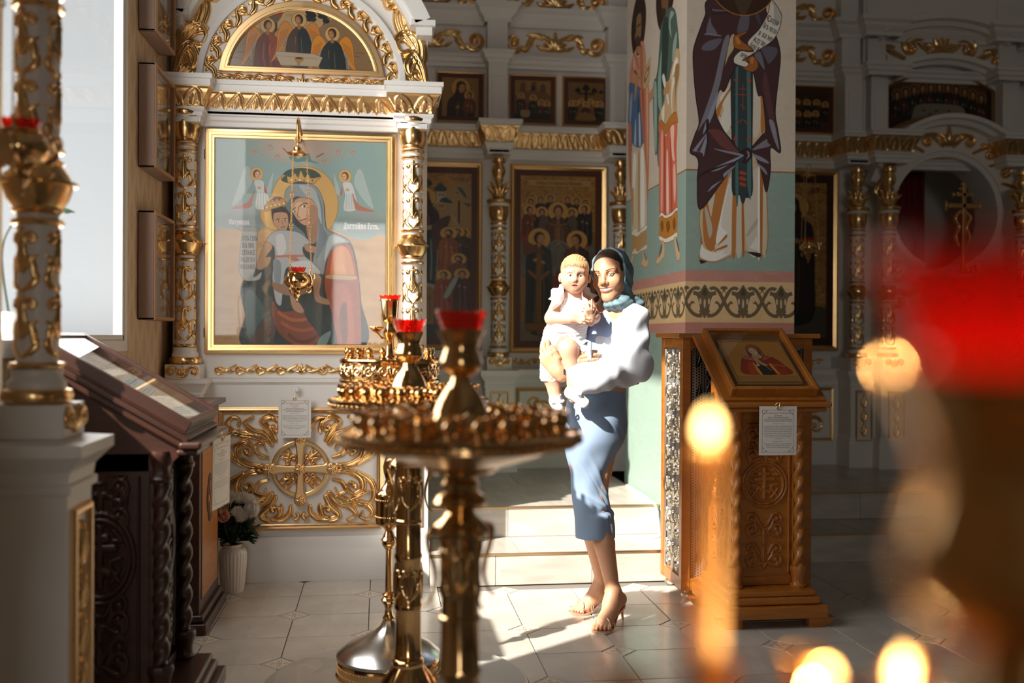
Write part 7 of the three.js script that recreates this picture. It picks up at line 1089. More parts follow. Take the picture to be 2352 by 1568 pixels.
function makeStand(name, label) {
  const t = thing(name, label, 'candle stand', [0, 0, 0], 0, 'gilt candle stands');
  part('base', lathe([[0.17, 0], [0.17, 0.02], [0.155, 0.03], [0.12, 0.045], [0.09, 0.06], [0.06, 0.085]], 32), M.brass, t);
  { const P = [], I = [], n = 40, k = 16; for (let j = 0; j <= k; j++) for (let i = 0; i < n; i++) { const v = j / k, a = i / n * 6.2832, q = 0.045 + 0.045 * Math.sin(Math.PI * Math.pow(v, 0.8)) + 0.007 * Math.cos(a * 8) * Math.sin(Math.PI * v) + 0.003 * Math.cos(a * 24 + v * 9) * Math.sin(Math.PI * v); P.push(q * Math.cos(a), 0.08 + 0.17 * v, q * Math.sin(a)); } for (let j = 0; j < k; j++) for (let i = 0; i < n; i++) { const a = j * n + i, b = j * n + (i + 1) % n; I.push(a, a + n, b, b, a + n, b + n); } part('leafy_knop', rawGeo(P, I), M.brass, t); }
  part('column', lathe([[0.05, 0.245], [0.052, 0.252], [0.05, 0.262], [0.042, 0.268], [0.046, 0.275], [0.042, 0.283], [0.0415, 0.425], [0.045, 0.43], [0.045, 0.44], [0.0415, 0.445], [0.0415, 0.585], [0.045, 0.59], [0.045, 0.60], [0.0415, 0.606], [0.040, 0.70], [0.044, 0.704], [0.044, 0.712], [0.040, 0.716], [0.040, 0.90]], 28), M.brass, t);
  const wrap = (h, y, r, rows) => { const W = 2 * Math.PI * r, rl = new Relief(W, h, 0.003), n = 4, cw = W / n; for (let i = -1; i <= n; i++) for (let j = 0; j < rows; j++) { const x = -W / 2 + (i + 0.5) * cw, b = -h / 2 + (j + 0.1) * h / rows, q = h / rows; for (const s of [-1, 1]) { rl.leaf(x, b, 1.57 - s * 0.9, q * 0.7, 0.008, s * 1.4, 0.006, 1); rl.volute(x + s * cw * 0.26, b + q * 0.65, cw * 0.16, s > 0 ? -2.4 : -0.74, 1.1, s, 0.005, 0.005); } rl.leaf(x, b, 1.57, q * 0.8, 0.009, 0, 0.007, 1); } return part('column_relief', rl.geo((x, yy, hh) => { const a = x / r; return [(r + hh) * Math.sin(a), yy + h / 2 + y, (r + hh) * Math.cos(a)]; }), M.brass, t); };
  wrap(0.135, 0.447, 0.0412, 1); wrap(0.15, 0.735, 0.0398, 1);
  part('upper_stem', lathe([[0.040, 0.88], [0.058, 0.885], [0.062, 0.893], [0.054, 0.908], [0.036, 0.922], [0.029, 0.932], [0.034, 0.938], [0.052, 0.946], [0.057, 0.953], [0.05, 0.966], [0.036, 0.976], [0.040, 0.992], [0.032, 1.002], [0.036, 1.01], [0.07, 1.016], [0.078, 1.022], [0.07, 1.03]], 30), M.brass, t);
  const arm = taper([[0.055, 0.90, 0], [0.075, 0.895, 0], [0.078, 0.87, 0], [0.062, 0.82, 0], [0.06, 0.79, 0], [0.072, 0.757, 0], [0.088, 0.745, 0]], (q) => 0.0085 - 0.006 * q, 8, 5);
  for (let k = 0; k < 4; k++) { const a = part('hanging_scroll', arm, M.brass, t); a.rotation.y = k * Math.PI / 2 + 0.12; }
  part('tray_bowl', lathe([[0.072, 1.026], [0.11, 1.036], [0.17, 1.054], [0.215, 1.072], [0.238, 1.08]], 48), std({ color: lin(0.86, 0.66, 0.46), metalness: 1, roughness: 0.3 }), t);
  part('tray', lathe([[0.236, 1.076], [0.246, 1.074], [0.250, 1.079], [0.248, 1.09], [0.256, 1.094], [0.258, 1.1], [0.25, 1.104], [0.244, 1.10], [0.236, 1.098], [0.08, 1.102], [0, 1.104]], 64, 0.5), M.brass, t);
  const b = []; for (let i = 0; i < 72; i++) { const a = i / 72 * 6.2832; b.push(new THREE.SphereGeometry(0.0055, 8, 6).translate(0.253 * Math.cos(a), 1.086, 0.253 * Math.sin(a))); } part('rim_beads', merge(b), M.brass, t).userData.kind = 'stuff';
  for (const [n, r] of [[24, 0.215], [17, 0.165], [11, 0.118]]) for (let i = 0; i < n; i++) { const a = (i + (n % 2) * 0.5) / n * 6.2832, c = new THREE.Mesh(candleCup, M.brass); c.name = 'candle_cup'; c.position.set(r * Math.cos(a), 1.1, r * Math.sin(a)); c.castShadow = c.receiveShadow = true; t.add(c); }
  lampHead(t, 1.104);
  return t;
}
const stand1 = makeStand('candle_stand', 'gilt candle stand with orange red glass and beaded tray, standing nearest centre front'); stand1.position.set(0.17, 0, -2.10);
const S1 = (px, z) => px;
{ const c = Math.cos(7.5 * R), s = Math.sin(7.5 * R), at = (x, d) => [x * c + d * s, 0, -(d * c - x * s)]; stand1.position.set(...at(-0.107, 2.10)); stand1.rotation.y = 0.35;
  copyOf(stand1, at(-0.33, 3.2), 0.9, 'second gilt candle stand with red glass, directly behind the nearest one on marble slab');
  const n = copyOf(stand1, at(0.177, 0.335), 0.2, 'blurred gilt candle stand with deep red glass, right beside the lens'); n.scale.setScalar(0.982);
  // lit candles on the blurred tray
  const candle = (x, d, h, r, label, y0) => {
    const p = at(x, d), y = y0 || 1.1 * 0.982 + 0.015, t = thing('candle', label, 'candle', [p[0], y, p[2]], 0, 'candles on the blurred tray');
    part('wax', lathe([[r, 0], [r, h - 0.004], [r * 0.8, h], [0.001, h - 0.002]], 14), M.wax, t); part('wick', taper([[0, h - 0.004, 0], [0.0005, h + 0.006, 0], [0.0015, h + 0.010, 0]], [0.0007, 0.0006], 5, 3), M.wick, t);
    const f = part('flame', lathe([[0.0005, 0], [0.0032, 0.002], [0.0044, 0.006], [0.0036, 0.010], [0.0018, 0.014], [0.0004, 0.017]], 14, 3), flameMat, t); f.position.y = h + 0.002; if (y0) f.scale.set(0.45, 0.6, 0.45);
    const l = new THREE.PointLight(new THREE.Color(1, 0.6, 0.25), y0 ? 0.015 : 0.09); l.name = 'candle_light'; l.position.set(0, h + 0.014, 0); l.shadow.radius = 0.25; l.castShadow = true; t.add(l);
  };
  candle(0.109, 0.55, 0.146, 0.0072, 'tall lit wax candle with big glowing flame in front of the carved lectern');
  candle(0.177, 0.335, 0.012, 0.012, 'oil flame burning inside the blurred deep red glass cup', 1.282 * 0.982);
  candle(0.205, 0.52, 0.022, 0.0042, 'short lit candle stub low on blurred tray, nearest the frame corner');
  candle(0.17, 0.53, 0.012, 0.0042, 'lowest candle stub burning at the bottom of the picture');
}
{
  // tall stand on a steel dome, with a revolving drum of candle cups
  const c = Math.cos(7.5 * R), s = Math.sin(7.5 * R), x = -0.466, d = 3.8, t = thing('drum_candle_stand', 'slender gilt stand with candle drum and polished steel dome base, behind the two others', 'candle stand', [x * c + d * s, 0.015, -(d * c - x * s)]);
  const Y = -0.015;
  part('dome_base', lathe([[0.186, 0.058], [0.197, 0.066], [0.197, 0.078], [0.190, 0.084], [0.183, 0.090], [0.16, 0.108], [0.11, 0.132], [0.06, 0.158], [0.032, 0.182], [0.021, 0.205]], 48, 0.5), M.steel, t);
  part('base_band', lathe([[0.20, 0], [0.20, 0.006], [0.193, 0.010], [0.193, 0.05], [0.188, 0.058]], 48, 0.5), M.brass, t);
  const bb = []; for (const y of [0.02, 0.044]) for (let i = 0; i < 90; i++) { const a = i / 90 * 6.2832; bb.push(new THREE.SphereGeometry(0.003, 6, 5).translate(0.194 * Math.cos(a), y, 0.194 * Math.sin(a))); } part('band_beads', merge(bb), M.brass, t).userData.kind = 'stuff';
  part('pole', lathe([[0.021, 0.2], [0.024, 0.212], [0.016, 0.225], [0.014, 0.245], [0.018, 0.262], [0.026, 0.27], [0.030, 0.282], [0.02, 0.292], [0.026, 0.302], [0.014, 0.312], [0.012, 0.47], [0.018, 0.478], [0.026, 0.492], [0.027, 0.506], [0.032, 0.51], [0.027, 0.514], [0.020, 0.53], [0.014, 0.545], [0.022, 0.556], [0.044, 0.566], [0.051, 0.574], [0.0515, 0.585], [0.051, 0.676], [0.053, 0.682], [0.05, 0.69], [0.036, 0.70], [0.02, 0.72], [0.014, 0.74], [0.022, 0.77], [0.024, 0.79], [0.016, 0.82], [0.012, 0.86], [0.012, 1.11], [0.03, 1.112]], 26), M.brass, t);
  const rb = []; for (const y of [0.6, 0.664]) for (let i = 0; i < 34; i++) { const a = i / 34 * 6.2832; rb.push(new THREE.SphereGeometry(0.0032, 6, 5).translate(0.052 * Math.cos(a), y, 0.052 * Math.sin(a))); } part('barrel_beads', merge(rb), M.brass, t).userData.kind = 'stuff';
  part('drum', lathe([[0.0, 1.105], [0.17, 1.108], [0.19, 1.112], [0.192, 1.12], [0.184, 1.126], [0.184, 1.182], [0.188, 1.186], [0.19, 1.194], [0.186, 1.2], [0.17, 1.204], [0, 1.205]], 56, 0.5), M.brass, t);
  { const r = 0.1835, W = 2 * Math.PI * r, rl = new Relief(W, 0.056, 0.003), n = 22, cw = W / n; for (let i = -1; i <= n; i++) { const q = -W / 2 + (i + 0.5) * cw; rl.ring(q, 0, 0.014, 0.004, 0.005); rl.ball(q, 0, 0.007, 0.006); for (const k of [-1, 1]) rl.leaf(q + k * cw * 0.5, -k * 0.02, 1.57 * k, 0.04, 0.006, 0.6, 0.005, 0); } part('drum_relief', rl.geo((a, y, h) => { const b = a / r; return [(r + h) * Math.sin(b), y + 1.155, (r + h) * Math.cos(b)]; }), M.brass, t); }
  for (const [n, r] of [[20, 0.16], [12, 0.11]]) for (let i = 0; i < n; i++) { const a = (i + 0.5) / n * 6.2832, q = new THREE.Mesh(candleCup, M.brass); q.name = 'candle_cup'; q.scale.setScalar(0.85); q.position.set(r * Math.cos(a), 1.203, r * Math.sin(a)); t.add(q); }
  part('lamp_stem', lathe([[0.03, 1.2], [0.016, 1.215], [0.012, 1.27], [0.02, 1.285], [0.026, 1.30], [0.016, 1.32], [0.014, 1.335], [0.026, 1.345], [0.030, 1.37], [0.034, 1.42], [0.039, 1.422], [0.039, 1.426], [0.02, 1.426], [0, 1.40]], 24), M.brass, t);
  const g = part('red_glass', tulip(0.04, 0.03), M.redGlass, t); g.position.y = 1.412;
  part('drip_dish', [lathe([[0.0, 0.0], [0.012, 0.002], [0.03, 0.02], [0.03, 0.022], [0.011, 0.006], [0, 0.004]], 18).translate(-0.05, 1.30, 0.02), tube([[0, 1.285, 0], [-0.03, 1.28, 0.012], [-0.05, 1.30, 0.02]], 0.004, 6)], M.brass, t);
  tag(part('marble_slab', lathe([[0, 0.0], [0.488, 0], [0.492, 0.004], [0.492, 0.010], [0.487, 0.014], [0, 0.0148]], 64, 0.5), phy({ map: dataTex(512, (u, v) => { const k = fbm(u * 3 + fbm(u * 5, v * 5, 7, 3), v * 5, 17, 5), q = Math.abs(k - 0.5) < 0.02 ? 0.05 : 0; return [0.70 + 0.2 * (k - 0.5) - q, 0.685 + 0.2 * (k - 0.5) - q, 0.66 + 0.2 * (k - 0.5) - q]; }), roughness: 0.3, clearcoat: 0.3 })), 'round pale marble slab on the tiles beneath the candle stands', 'slab').position.set(0.06, 0.001, -3.72);
}
// a hanging oil lamp on three chains; origin at the middle of its bowl
function hangingLamp(name, label, pos, len, turn, wide = 1) {
  const t = thing(name, label, 'oil lamp', pos, turn, 'hanging oil lamps'), top = len;
  part('bowl', lathe([[0.0, -0.055], [0.012, -0.052], [0.02, -0.046], [0.034, -0.04], [0.052, -0.03], [0.064, -0.012], [0.066, 0.0], [0.062, 0.014], [0.05, 0.026], [0.046, 0.034], [0.05, 0.038], [0.046, 0.042], [0.036, 0.036], [0, 0.02]], 30), M.brass, t);
  part('finial', lathe([[0.0015, -0.112], [0.006, -0.102], [0.004, -0.094], [0.013, -0.084], [0.02, -0.072], [0.014, -0.062], [0.022, -0.052], [0.016, -0.044]], 18), M.brass, t);
  const g = part('red_glass', tulip(0.044, 0.044), M.redGlass, t); g.position.y = 0.022;
  const wing = merge([taper([[0.05, -0.035, 0], [0.075, -0.015, 0], [0.072, 0.02, 0], [0.062, 0.04, 0], [0.07, 0.06, 0]], (q) => 0.009 * (1 - 0.6 * q), 7, 5), taper([[0.07, 0.0, 0], [0.088, 0.014, 0], [0.084, 0.036, 0], [0.072, 0.03, 0]], (q) => 0.006 * (1 - 0.6 * q), 6, 4), taper([[0.06, -0.03, 0], [0.07, -0.05, 0], [0.055, -0.062, 0], [0.045, -0.05, 0]], (q) => 0.006 * (1 - 0.5 * q), 6, 4), new THREE.SphereGeometry(0.005, 8, 6).translate(0.071, 0.064, 0)]);
  const r1 = 0.045 * wide;
  for (let k = 0; k < 3; k++) {
    const a = k * 2.0944 + 0.3, w = part('winged_bracket', wing, M.brass, t); w.rotation.y = -a;
    const A = V(0.071 * Math.cos(a), 0.066, 0.071 * Math.sin(a)), B = V(r1 * Math.cos(a), top - 0.055, r1 * Math.sin(a)), L = A.distanceTo(B), n = Math.round(L / 0.0105), lk = new THREE.TorusGeometry(0.0046, 0.0012, 5, 10), dir = B.clone().sub(A).normalize(), q0 = new THREE.Quaternion().setFromUnitVectors(V(0, 1, 0), dir), geos = [];
    for (let i = 0; i < n; i++) { const m = new THREE.Matrix4().makeRotationY(i % 2 ? 1.57 : 0); m.scale(V(0.8, 1.35, 1)); const q = lk.clone().applyMatrix4(m); q.applyQuaternion(q0).translate(...A.clone().lerp(B, (i + 0.5) / n).toArray()); geos.push(q); }
    for (const f of [0.36, 0.63]) { const q = new THREE.TorusGeometry(0.009, 0.0022, 6, 12).applyQuaternion(q0).translate(...A.clone().lerp(B, f).toArray()); geos.push(q); const q2 = new THREE.TorusGeometry(0.009, 0.0022, 6, 12).rotateY(1.57).applyQuaternion(q0).translate(...A.clone().lerp(B, f + 0.04).toArray()); geos.push(q2); }
    part('chain', merge(geos), M.brass, t).userData.kind = 'stuff';
  }
  part('chain_cap', lathe([[0.05 * wide, top - 0.058], [0.052 * wide, top - 0.052], [0.03 * wide, top - 0.044], [0.02, top - 0.036], [0.022, top - 0.026], [0.012, top - 0.018], [0.004, top - 0.014], [0.004, top]], 22), M.goldMatte, t);
  part('ring', new THREE.TorusGeometry(0.014, 0.0028, 8, 20).translate(0, top + 0.012, 0), M.brass, t);
  return t;
}
const lampA = hangingLamp('hanging_lamp', 'gilt oil lamp with red glass on three chains in front of the large icon', [-0.424, 1.583, -5.17], 0.70, 0.4);
{
  const t = thing('lamp_hook', 'ornate gilt hook above the large icon from which the red lamp hangs', 'hook', [-0.424, 2.36, -5.39]);
  part('wall_plate', (() => { const rl = new Relief(0.12, 0.08, 0.0022); rl.palm(0, 0, 0, 0.055, 5, 1.0, 0.012); rl.palm(0, 0, Math.PI, 0.055, 5, 1.0, 0.012); rl.ball(0, 0, 0.015, 0.016); return rl.flat(); })().translate(0.02, 0, -0.06 + 0.03), M.brass, t);
  part('hook', [taper([[0, 0, -0.03], [0, 0.02, 0.06], [0, 0.05, 0.14], [0, 0.055, 0.19], [0, 0.02, 0.225], [0, -0.04, 0.23], [0, -0.075, 0.215]], (q) => 0.008 - 0.003 * q, 8, 6), taper([[0, -0.02, 0.0], [0, -0.05, 0.08], [0, -0.02, 0.15], [0, 0.03, 0.17]], (q) => 0.007 - 0.003 * q, 7, 6), taper([[0, -0.03, 0.2], [0, -0.06, 0.19], [0, -0.05, 0.16]], [0.006, 0.004], 6, 5)], M.brass, t);
}
hangingLamp('hanging_lamp', 'dim gilt oil lamp hanging before the dark icon beyond the pillar', [3.01, 1.95, -6.75], 0.56, 0.1);
hangingLamp('hanging_lamp', 'shadowed oil lamp with bright red glass in front of the near gilt column', [-0.835, 1.735, -2.46], 0.9, 0.9, 0.9);

// ---------- notices, vase with flowers, cable ----------
function notice(name, label, pos, turn, w, h, title, sub, hookMat, lines) {
  const tex = canvasTex(512, 660, (c) => {
    c.fillStyle = '#e4e0da'; c.fillRect(0, 0, 512, 660); c.strokeStyle = '#6a5444'; c.lineWidth = 4; c.strokeRect(44, 52, 424, 566);
    c.fillStyle = '#e4e0da'; for (const [x, y, a, b] of [[44, 52, 1, 1], [468, 52, -1, 1], [44, 618, 1, -1], [468, 618, -1, -1]]) { c.fillRect(x - 8 * a - (a < 0 ? 70 : 0) + (a < 0 ? 0 : 0), y - 8 * b - (b < 0 ? 70 : 0), 78, 78); for (const f of [0, 1]) { c.save(); c.translate(x, y); c.scale(a, b); if (f) c.transform(0, 1, 1, 0, 0, 0); c.lineWidth = 6; c.beginPath(); c.moveTo(0, 0); c.bezierCurveTo(30, -6, 50, 0, 52, 14); c.bezierCurveTo(54, 26, 40, 28, 38, 20); c.moveTo(52, 14); c.bezierCurveTo(60, 18, 66, 8, 72, 0); c.stroke(); c.restore(); } }
    let y = 92; const put = (s, px, col, b, dy, wmax = 390) => { c.font = (b ? 'bold ' : '') + px + 'px serif'; slavic(c, s, 256, y, px, col, c.measureText(s).width > wmax ? wmax : 0, b); y += dy; };
    title.forEach((s) => put(s, 22, '#b0492f', true, 28)); y += 6; sub.forEach((s) => put(s, 19, '#2a2624', true, 24)); y += 12;
    put('Тропарь, глас 4', 19, '#b0492f', false, 34); lines[0].forEach((s) => put(s, 18, '#2a2624', false, 24)); y += 14; put('Кондак, глас 4', 19, '#b0492f', false, 32); lines[1].forEach((s) => put(s, 18, '#2a2624', false, 24));
  });
  const t = thing(name, label, 'notice', pos, turn), g = new THREE.PlaneGeometry(w, h, 8, 8), p = g.attributes.position; for (let i = 0; i < p.count; i++) p.setZ(i, 0.004 * Math.sin(p.getX(i) / w * 2.4 + 0.6) + 0.003 * (p.getY(i) / h)); g.computeVertexNormals();
  const bk = g.clone(), ix = bk.index.array; for (let i = 0; i < ix.length; i += 3) [ix[i], ix[i + 1]] = [ix[i + 1], ix[i]]; bk.translate(0, 0, -0.0012); bk.computeVertexNormals();
  part('sheet', [g, bk], phy({ map: tex, roughness: 0.45, clearcoat: 0.2, clearcoatRoughness: 0.3 }), t);
  part('eyelet', new THREE.TorusGeometry(0.008, 0.0024, 8, 18).translate(0, h / 2 - 0.006, 0.005), M.goldMatte, t);
  part('hook', hookMat === M.white ? [lathe([[0.001, 0.006], [0.018, 0.006], [0.019, 0.003], [0.019, 0]], 24).rotateX(Math.PI / 2).translate(0, h / 2 + 0.045, -0.012), taper([[0, h / 2 + 0.04, -0.004], [0, h / 2 + 0.01, 0.004], [0, h / 2 - 0.004, 0.012], [0, h / 2 - 0.002, 0.02]], [0.0045, 0.003], 7, 5)] : [taper([[-0.012, h / 2 + 0.004, 0], [-0.006, h / 2 + 0.014, 0.004], [0.004, h / 2 + 0.016, 0.008], [0.002, h / 2 - 0.004, 0.012]], [0.0022, 0.002], 6, 5)], hookMat, t);
  return t;
}
const LA = ['Приидите, вернии, ко дерзновению притецем', 'Царицы Богородицы и умильно воззовем к Ней:', 'милости богатыя щедроты Твоя низпосли,', 'любовь от тяжких обстояний, мир и радость', 'подавающи душам нашим.'];
notice('notice', 'white printed sheet on a white hook above the carved cross panel', [-0.447, 0.872, -5.335], 0.02, 0.168, 0.212, ['Икона Богородицы «Достойно есть»', '(Милующая)'], ['24 июня', 'Перед этой иконой молятся', 'о счастье в браке, при житейских бедах,', 'в начале и окончании дела'], M.white, [LA, ['Достойно есть яко воистину блажити Тя,', 'Богородице Дево, Чистая и Пречистая,', 'похвала всех верных.']]);
notice('notice', 'white printed sheet hooked on the front of the honey lectern', [1.752, 0.89, -4.235], 0.0, 0.172, 0.218, ['Икона Богородицы «Семистрельная»'], ['26 августа', 'Перед этой иконой молятся', 'о смягчении сердец, обретении душевных и', 'телесных страданий, о защите от врагов'], M.goldMatte, [['Умягчи наша злая сердца, Богородице, и напасти', 'ненавидящих нас угаси, и всякую тесноту души', 'нашея разреши, на Твой бо святый образ взирающе,', 'Твоим состраданием и милосердованием о нас', 'умиляемся и раны Твоя лобызаем, стрел же наших,', 'Тя терзающих, ужасаемся. Не даждь нам, Мати', 'Благосердая, в жестокосердии нашем', 'погибнути.'], ['Избранней Деве Марии, превысшей всех', 'дщерей земли, Матери Сына Божия,', 'приносим Тебе умиленное пение.']]);
notice('notice', 'white printed sheet seen edgeways, hooked on the dark lectern front', [-0.545, 0.83, -3.54], Math.PI / 2 - 0.12, 0.19, 0.24, ['Икона святого мученика'], ['17 декабря', 'Перед этой иконой молятся', 'об исцелении'], M.goldMatte, [LA, LA.slice(1, 4)]);
{
  const vx = -0.742, vz = -5.20, n = 96, k = 30, P = [], I = [], pr = (v) => v < 0.9 ? 0.05 + 0.024 * Math.sin(Math.PI * Math.pow(v, 0.75) * 0.62) : lerp(0.071, 0.045, (v - 0.9) / 0.1);
  const prof = [[0.052, 0], [0.056, 0.006], [0.060, 0.04], [0.066, 0.10], [0.0705, 0.16], [0.071, 0.19], [0.067, 0.208], [0.056, 0.222], [0.046, 0.229], [0.043, 0.236], [0.045, 0.242], [0.040, 0.242], [0.038, 0.22]], c = new THREE.SplineCurve(prof.map((q) => new THREE.Vector2(...q)));
  for (let j = 0; j <= k; j++) { const q = c.getPoint(j / k); for (let i = 0; i < n; i++) { const a = i / n * 6.2832, f = 1 - 0.055 * Math.pow(Math.abs(Math.sin(a * 12)), 3) * clamp((0.215 - q.y) / 0.02, 0, 1) * clamp(q.y / 0.012, 0, 1); P.push(q.x * f * Math.cos(a), q.y, q.x * f * Math.sin(a)); } }
  for (let j = 0; j < k; j++) for (let i = 0; i < n; i++) { const a = j * n + i, b = j * n + (i + 1) % n; I.push(a, a + n, b, b, a + n, b + n); }
  const t = thing('flower_vase', 'white ribbed ceramic vase on the tiles before the icon case, holding flowers', 'vase', [vx, 0, vz]);
  part('ribbed_body', rawGeo(P, I), phy({ color: lin(0.78, 0.73, 0.66), roughness: 0.25, clearcoat: 0.6, clearcoatRoughness: 0.1 }), t); part('bottom', lathe([[0, 0.002], [0.052, 0.002]], 24), M.white, t); part('gilt_lip', new THREE.TorusGeometry(0.0435, 0.0022, 6, 32).rotateX(Math.PI / 2).translate(0, 0.242, 0), M.goldMatte, t);
  const green = phy({ color: lin(0.018, 0.036, 0.016), roughness: 0.5 }), leafM = phy({ color: lin(0.014, 0.03, 0.016), roughness: 0.42, transmission: 0.0 }), whiteP = phy({ color: lin(0.80, 0.76, 0.68), roughness: 0.7, transmission: 0.3, thickness: 0 }), pink = phy({ color: lin(0.78, 0.36, 0.25), roughness: 0.6, transmission: 0.25, thickness: 0 });
  const petal = (l, w, cup, curl) => { const Q = [], J = [], a = 6, b = 4; for (let i = 0; i <= a; i++) for (let j = 0; j <= b; j++) { const u = i / a, v = j / b * 2 - 1, ww = w * Math.pow(Math.sin(Math.PI * (0.1 + 0.8 * u)), 0.7); Q.push(v * ww, u * l * (1 - 0.1 * v * v), cup * (1 - v * v) * -w * Math.sin(Math.PI * u) + curl * u * u * l); } for (let i = 0; i < a; i++) for (let j = 0; j < b; j++) { const q = i * (b + 1) + j; J.push(q, q + 1, q + b + 1, q + 1, q + b + 2, q + b + 1); } return rawGeo(Q, J); };
  const leafG = merge([petal(0.1, 0.024, 0.3, 0.3), petal(0.1, 0.024, 0.3, 0.3).rotateY(Math.PI).translate(0, 0, -0.001)]);
  const place = (o, to) => { const from = V(vx, 0.235, vz), tip = V(...to).add(V(vx, 0, vz)); o.position.copy(tip); return from.sub(tip); };
  const stem = (t2, d, seed) => { part('stem', taper([[0, 0, 0], [d.x * 0.3, d.y * 0.45 - 0.01, d.z * 0.3], [d.x * 0.85, d.y * 0.9, d.z * 0.85], [d.x * 1.0, d.y - 0.12, d.z]], [0.0028, 0.0035], 6, 5), green, t2); const r = rng(seed); for (let k2 = 0; k2 < 3; k2++) { const f = 0.25 + 0.24 * k2 + 0.1 * r(), m = part('leaf', leafG, leafM, t2); m.position.set(d.x * f, d.y * f, d.z * f); m.rotation.set(-0.5 + r() * 2.2, r() * 6.28, 0.4 - r() * 0.8, 'YXZ'); m.scale.setScalar(0.6 + 0.5 * r()); } };
  const mum = (() => { const g = []; for (let ring = 0; ring < 6; ring++) { const m = [6, 9, 13, 16, 19, 20][ring], el2 = 1.45 - ring * 0.27; for (let i = 0; i < m; i++) { const l = 0.026 + ring * 0.0035 + 0.004 * hash2(i, ring), p = petal(l, 0.0052, 0.9, 0.35 - ring * 0.12); p.rotateX(Math.PI / 2 - el2).rotateY(i / m * 6.2832 + ring * 0.5 + 0.15 * hash2(ring, i)); g.push(p); } } return merge(g); })();
  const mums = [[-0.072, 0.437, 0.03, 'broad white chrysanthemum at the paper side of the bouquet'], [-0.018, 0.472, 0.0, 'topmost white chrysanthemum in the vase bouquet'], [0.04, 0.462, -0.02, 'white chrysanthemum behind the topmost blooms of the bouquet'], [0.03, 0.41, 0.055, 'small white chrysanthemum just below the top of the bouquet'], [0.052, 0.385, 0.05, 'lowest white chrysanthemum above the dark leaves'], [-0.095, 0.385, 0.03, 'white chrysanthemum half hidden beneath the paper corner'], [0.075, 0.452, -0.03, 'white chrysanthemum tucked behind the long white rose']];
  mums.forEach(([a, b, c2, l], i) => { const t2 = thing('chrysanthemum', l, 'flower', [0, 0, 0], 0, 'flowers in the vase'), d = place(t2, [a, b, c2]), m = part('bloom', mum, whiteP, t2); m.rotation.set(0.5 + 0.3 * hash2(i, 1), i, -a * 4); m.scale.setScalar(i === 3 || i === 4 ? 0.85 : 1.05); stem(t2, d, i + 5); });
  const roseG = (n2, l) => { const g = []; for (let i = 0; i < n2; i++) { const q = i / n2, p = petal(l * (0.8 + 0.25 * q), l * (0.28 + 0.22 * q), 0.9, -0.05 - 0.22 * q * q); p.translate(0, 0, 0.002 + 0.014 * q).rotateX(0.10 + 0.30 * q).rotateY(i * 2.4); g.push(p); } return merge(g); };
  { const t2 = thing('rose', 'pink rose with curled petals in front of the white chrysanthemums', 'flower', [0, 0, 0], 0, 'flowers in the vase'), d = place(t2, [-0.033, 0.378, 0.075]), m = part('bloom', roseG(15, 0.056), pink, t2); m.rotation.set(0.35, 0.4, 0.08); stem(t2, d, 31); }
  { const t2 = thing('rose', 'large white rose with long petals at the wall side of the bouquet', 'flower', [0, 0, 0], 0, 'flowers in the vase'), d = place(t2, [0.088, 0.39, 0.03]), m = part('bloom', roseG(16, 0.078), whiteP, t2); m.rotation.set(0.4, 1, -0.55); stem(t2, d, 37); }
  { const t2 = thing('foliage_sprig', 'dark green leaf sprigs hanging over the rim of the white vase', 'leaves', [vx, 0.25, vz], 0, 'flowers in the vase'), r = rng(77); for (let i = 0; i < 26; i++) { const m = part('leaf', leafG, leafM, t2), a = r() * 6.2832, q = 0.015 + r() * 0.06; m.position.set(q * Math.cos(a), r() * 0.09, q * Math.sin(a)); m.rotation.set(0.6 + r() * 1.8, a + 1.57, 0, 'YXZ'); m.scale.setScalar(0.7 + r() * 0.55); } const big = part('leaf', leafG, leafM, t2); big.position.set(0.03, 0.09, 0.03); big.rotation.set(1.0, 1.5, -1.2, 'YXZ'); big.scale.setScalar(1.25); }
  // plant on the window sill, all but a leaf tip behind the near column
  const pt = thing('sill_plant', 'green leaf tip of a plant showing beside the near gilt column against the window', 'plant', [WX + 0.06, 1.66, -3.05]); const lf = part('leaf', leafG, phy({ color: lin(0.05, 0.12, 0.05), roughness: 0.5 }), pt); lf.position.set(0.02, 0, 0); lf.rotation.set(1.2, 2.4, 0, 'YXZ'); lf.scale.setScalar(1.6); part('stem', taper([[0, -0.36, 0.02], [-0.02, -0.1, 0.03], [0.02, 0.0, 0]], [0.004, 0.003], 6, 5), green, pt); part('pot', lathe([[0.03, -0.375], [0.04, -0.30], [0.044, -0.295], [0.038, -0.295]], 18), M.white, pt);
}
tag(part('white_cable', tube([[1.585, 0.344, -6.3], [1.585, 0.344, -5.9], [1.57, 0.344, -5.66], [1.575, 0.33, -5.58], [1.588, 0.26, -5.575], [1.59, 0.19, -5.565], [1.575, 0.172, -5.5], [1.52, 0.172, -5.46], [1.44, 0.172, -5.47]], 0.006, 8, false, 70), phy({ color: lin(0.8, 0.78, 0.74), roughness: 0.4 })), 'white cable running down the altar steps along the pillar foot', 'cable');

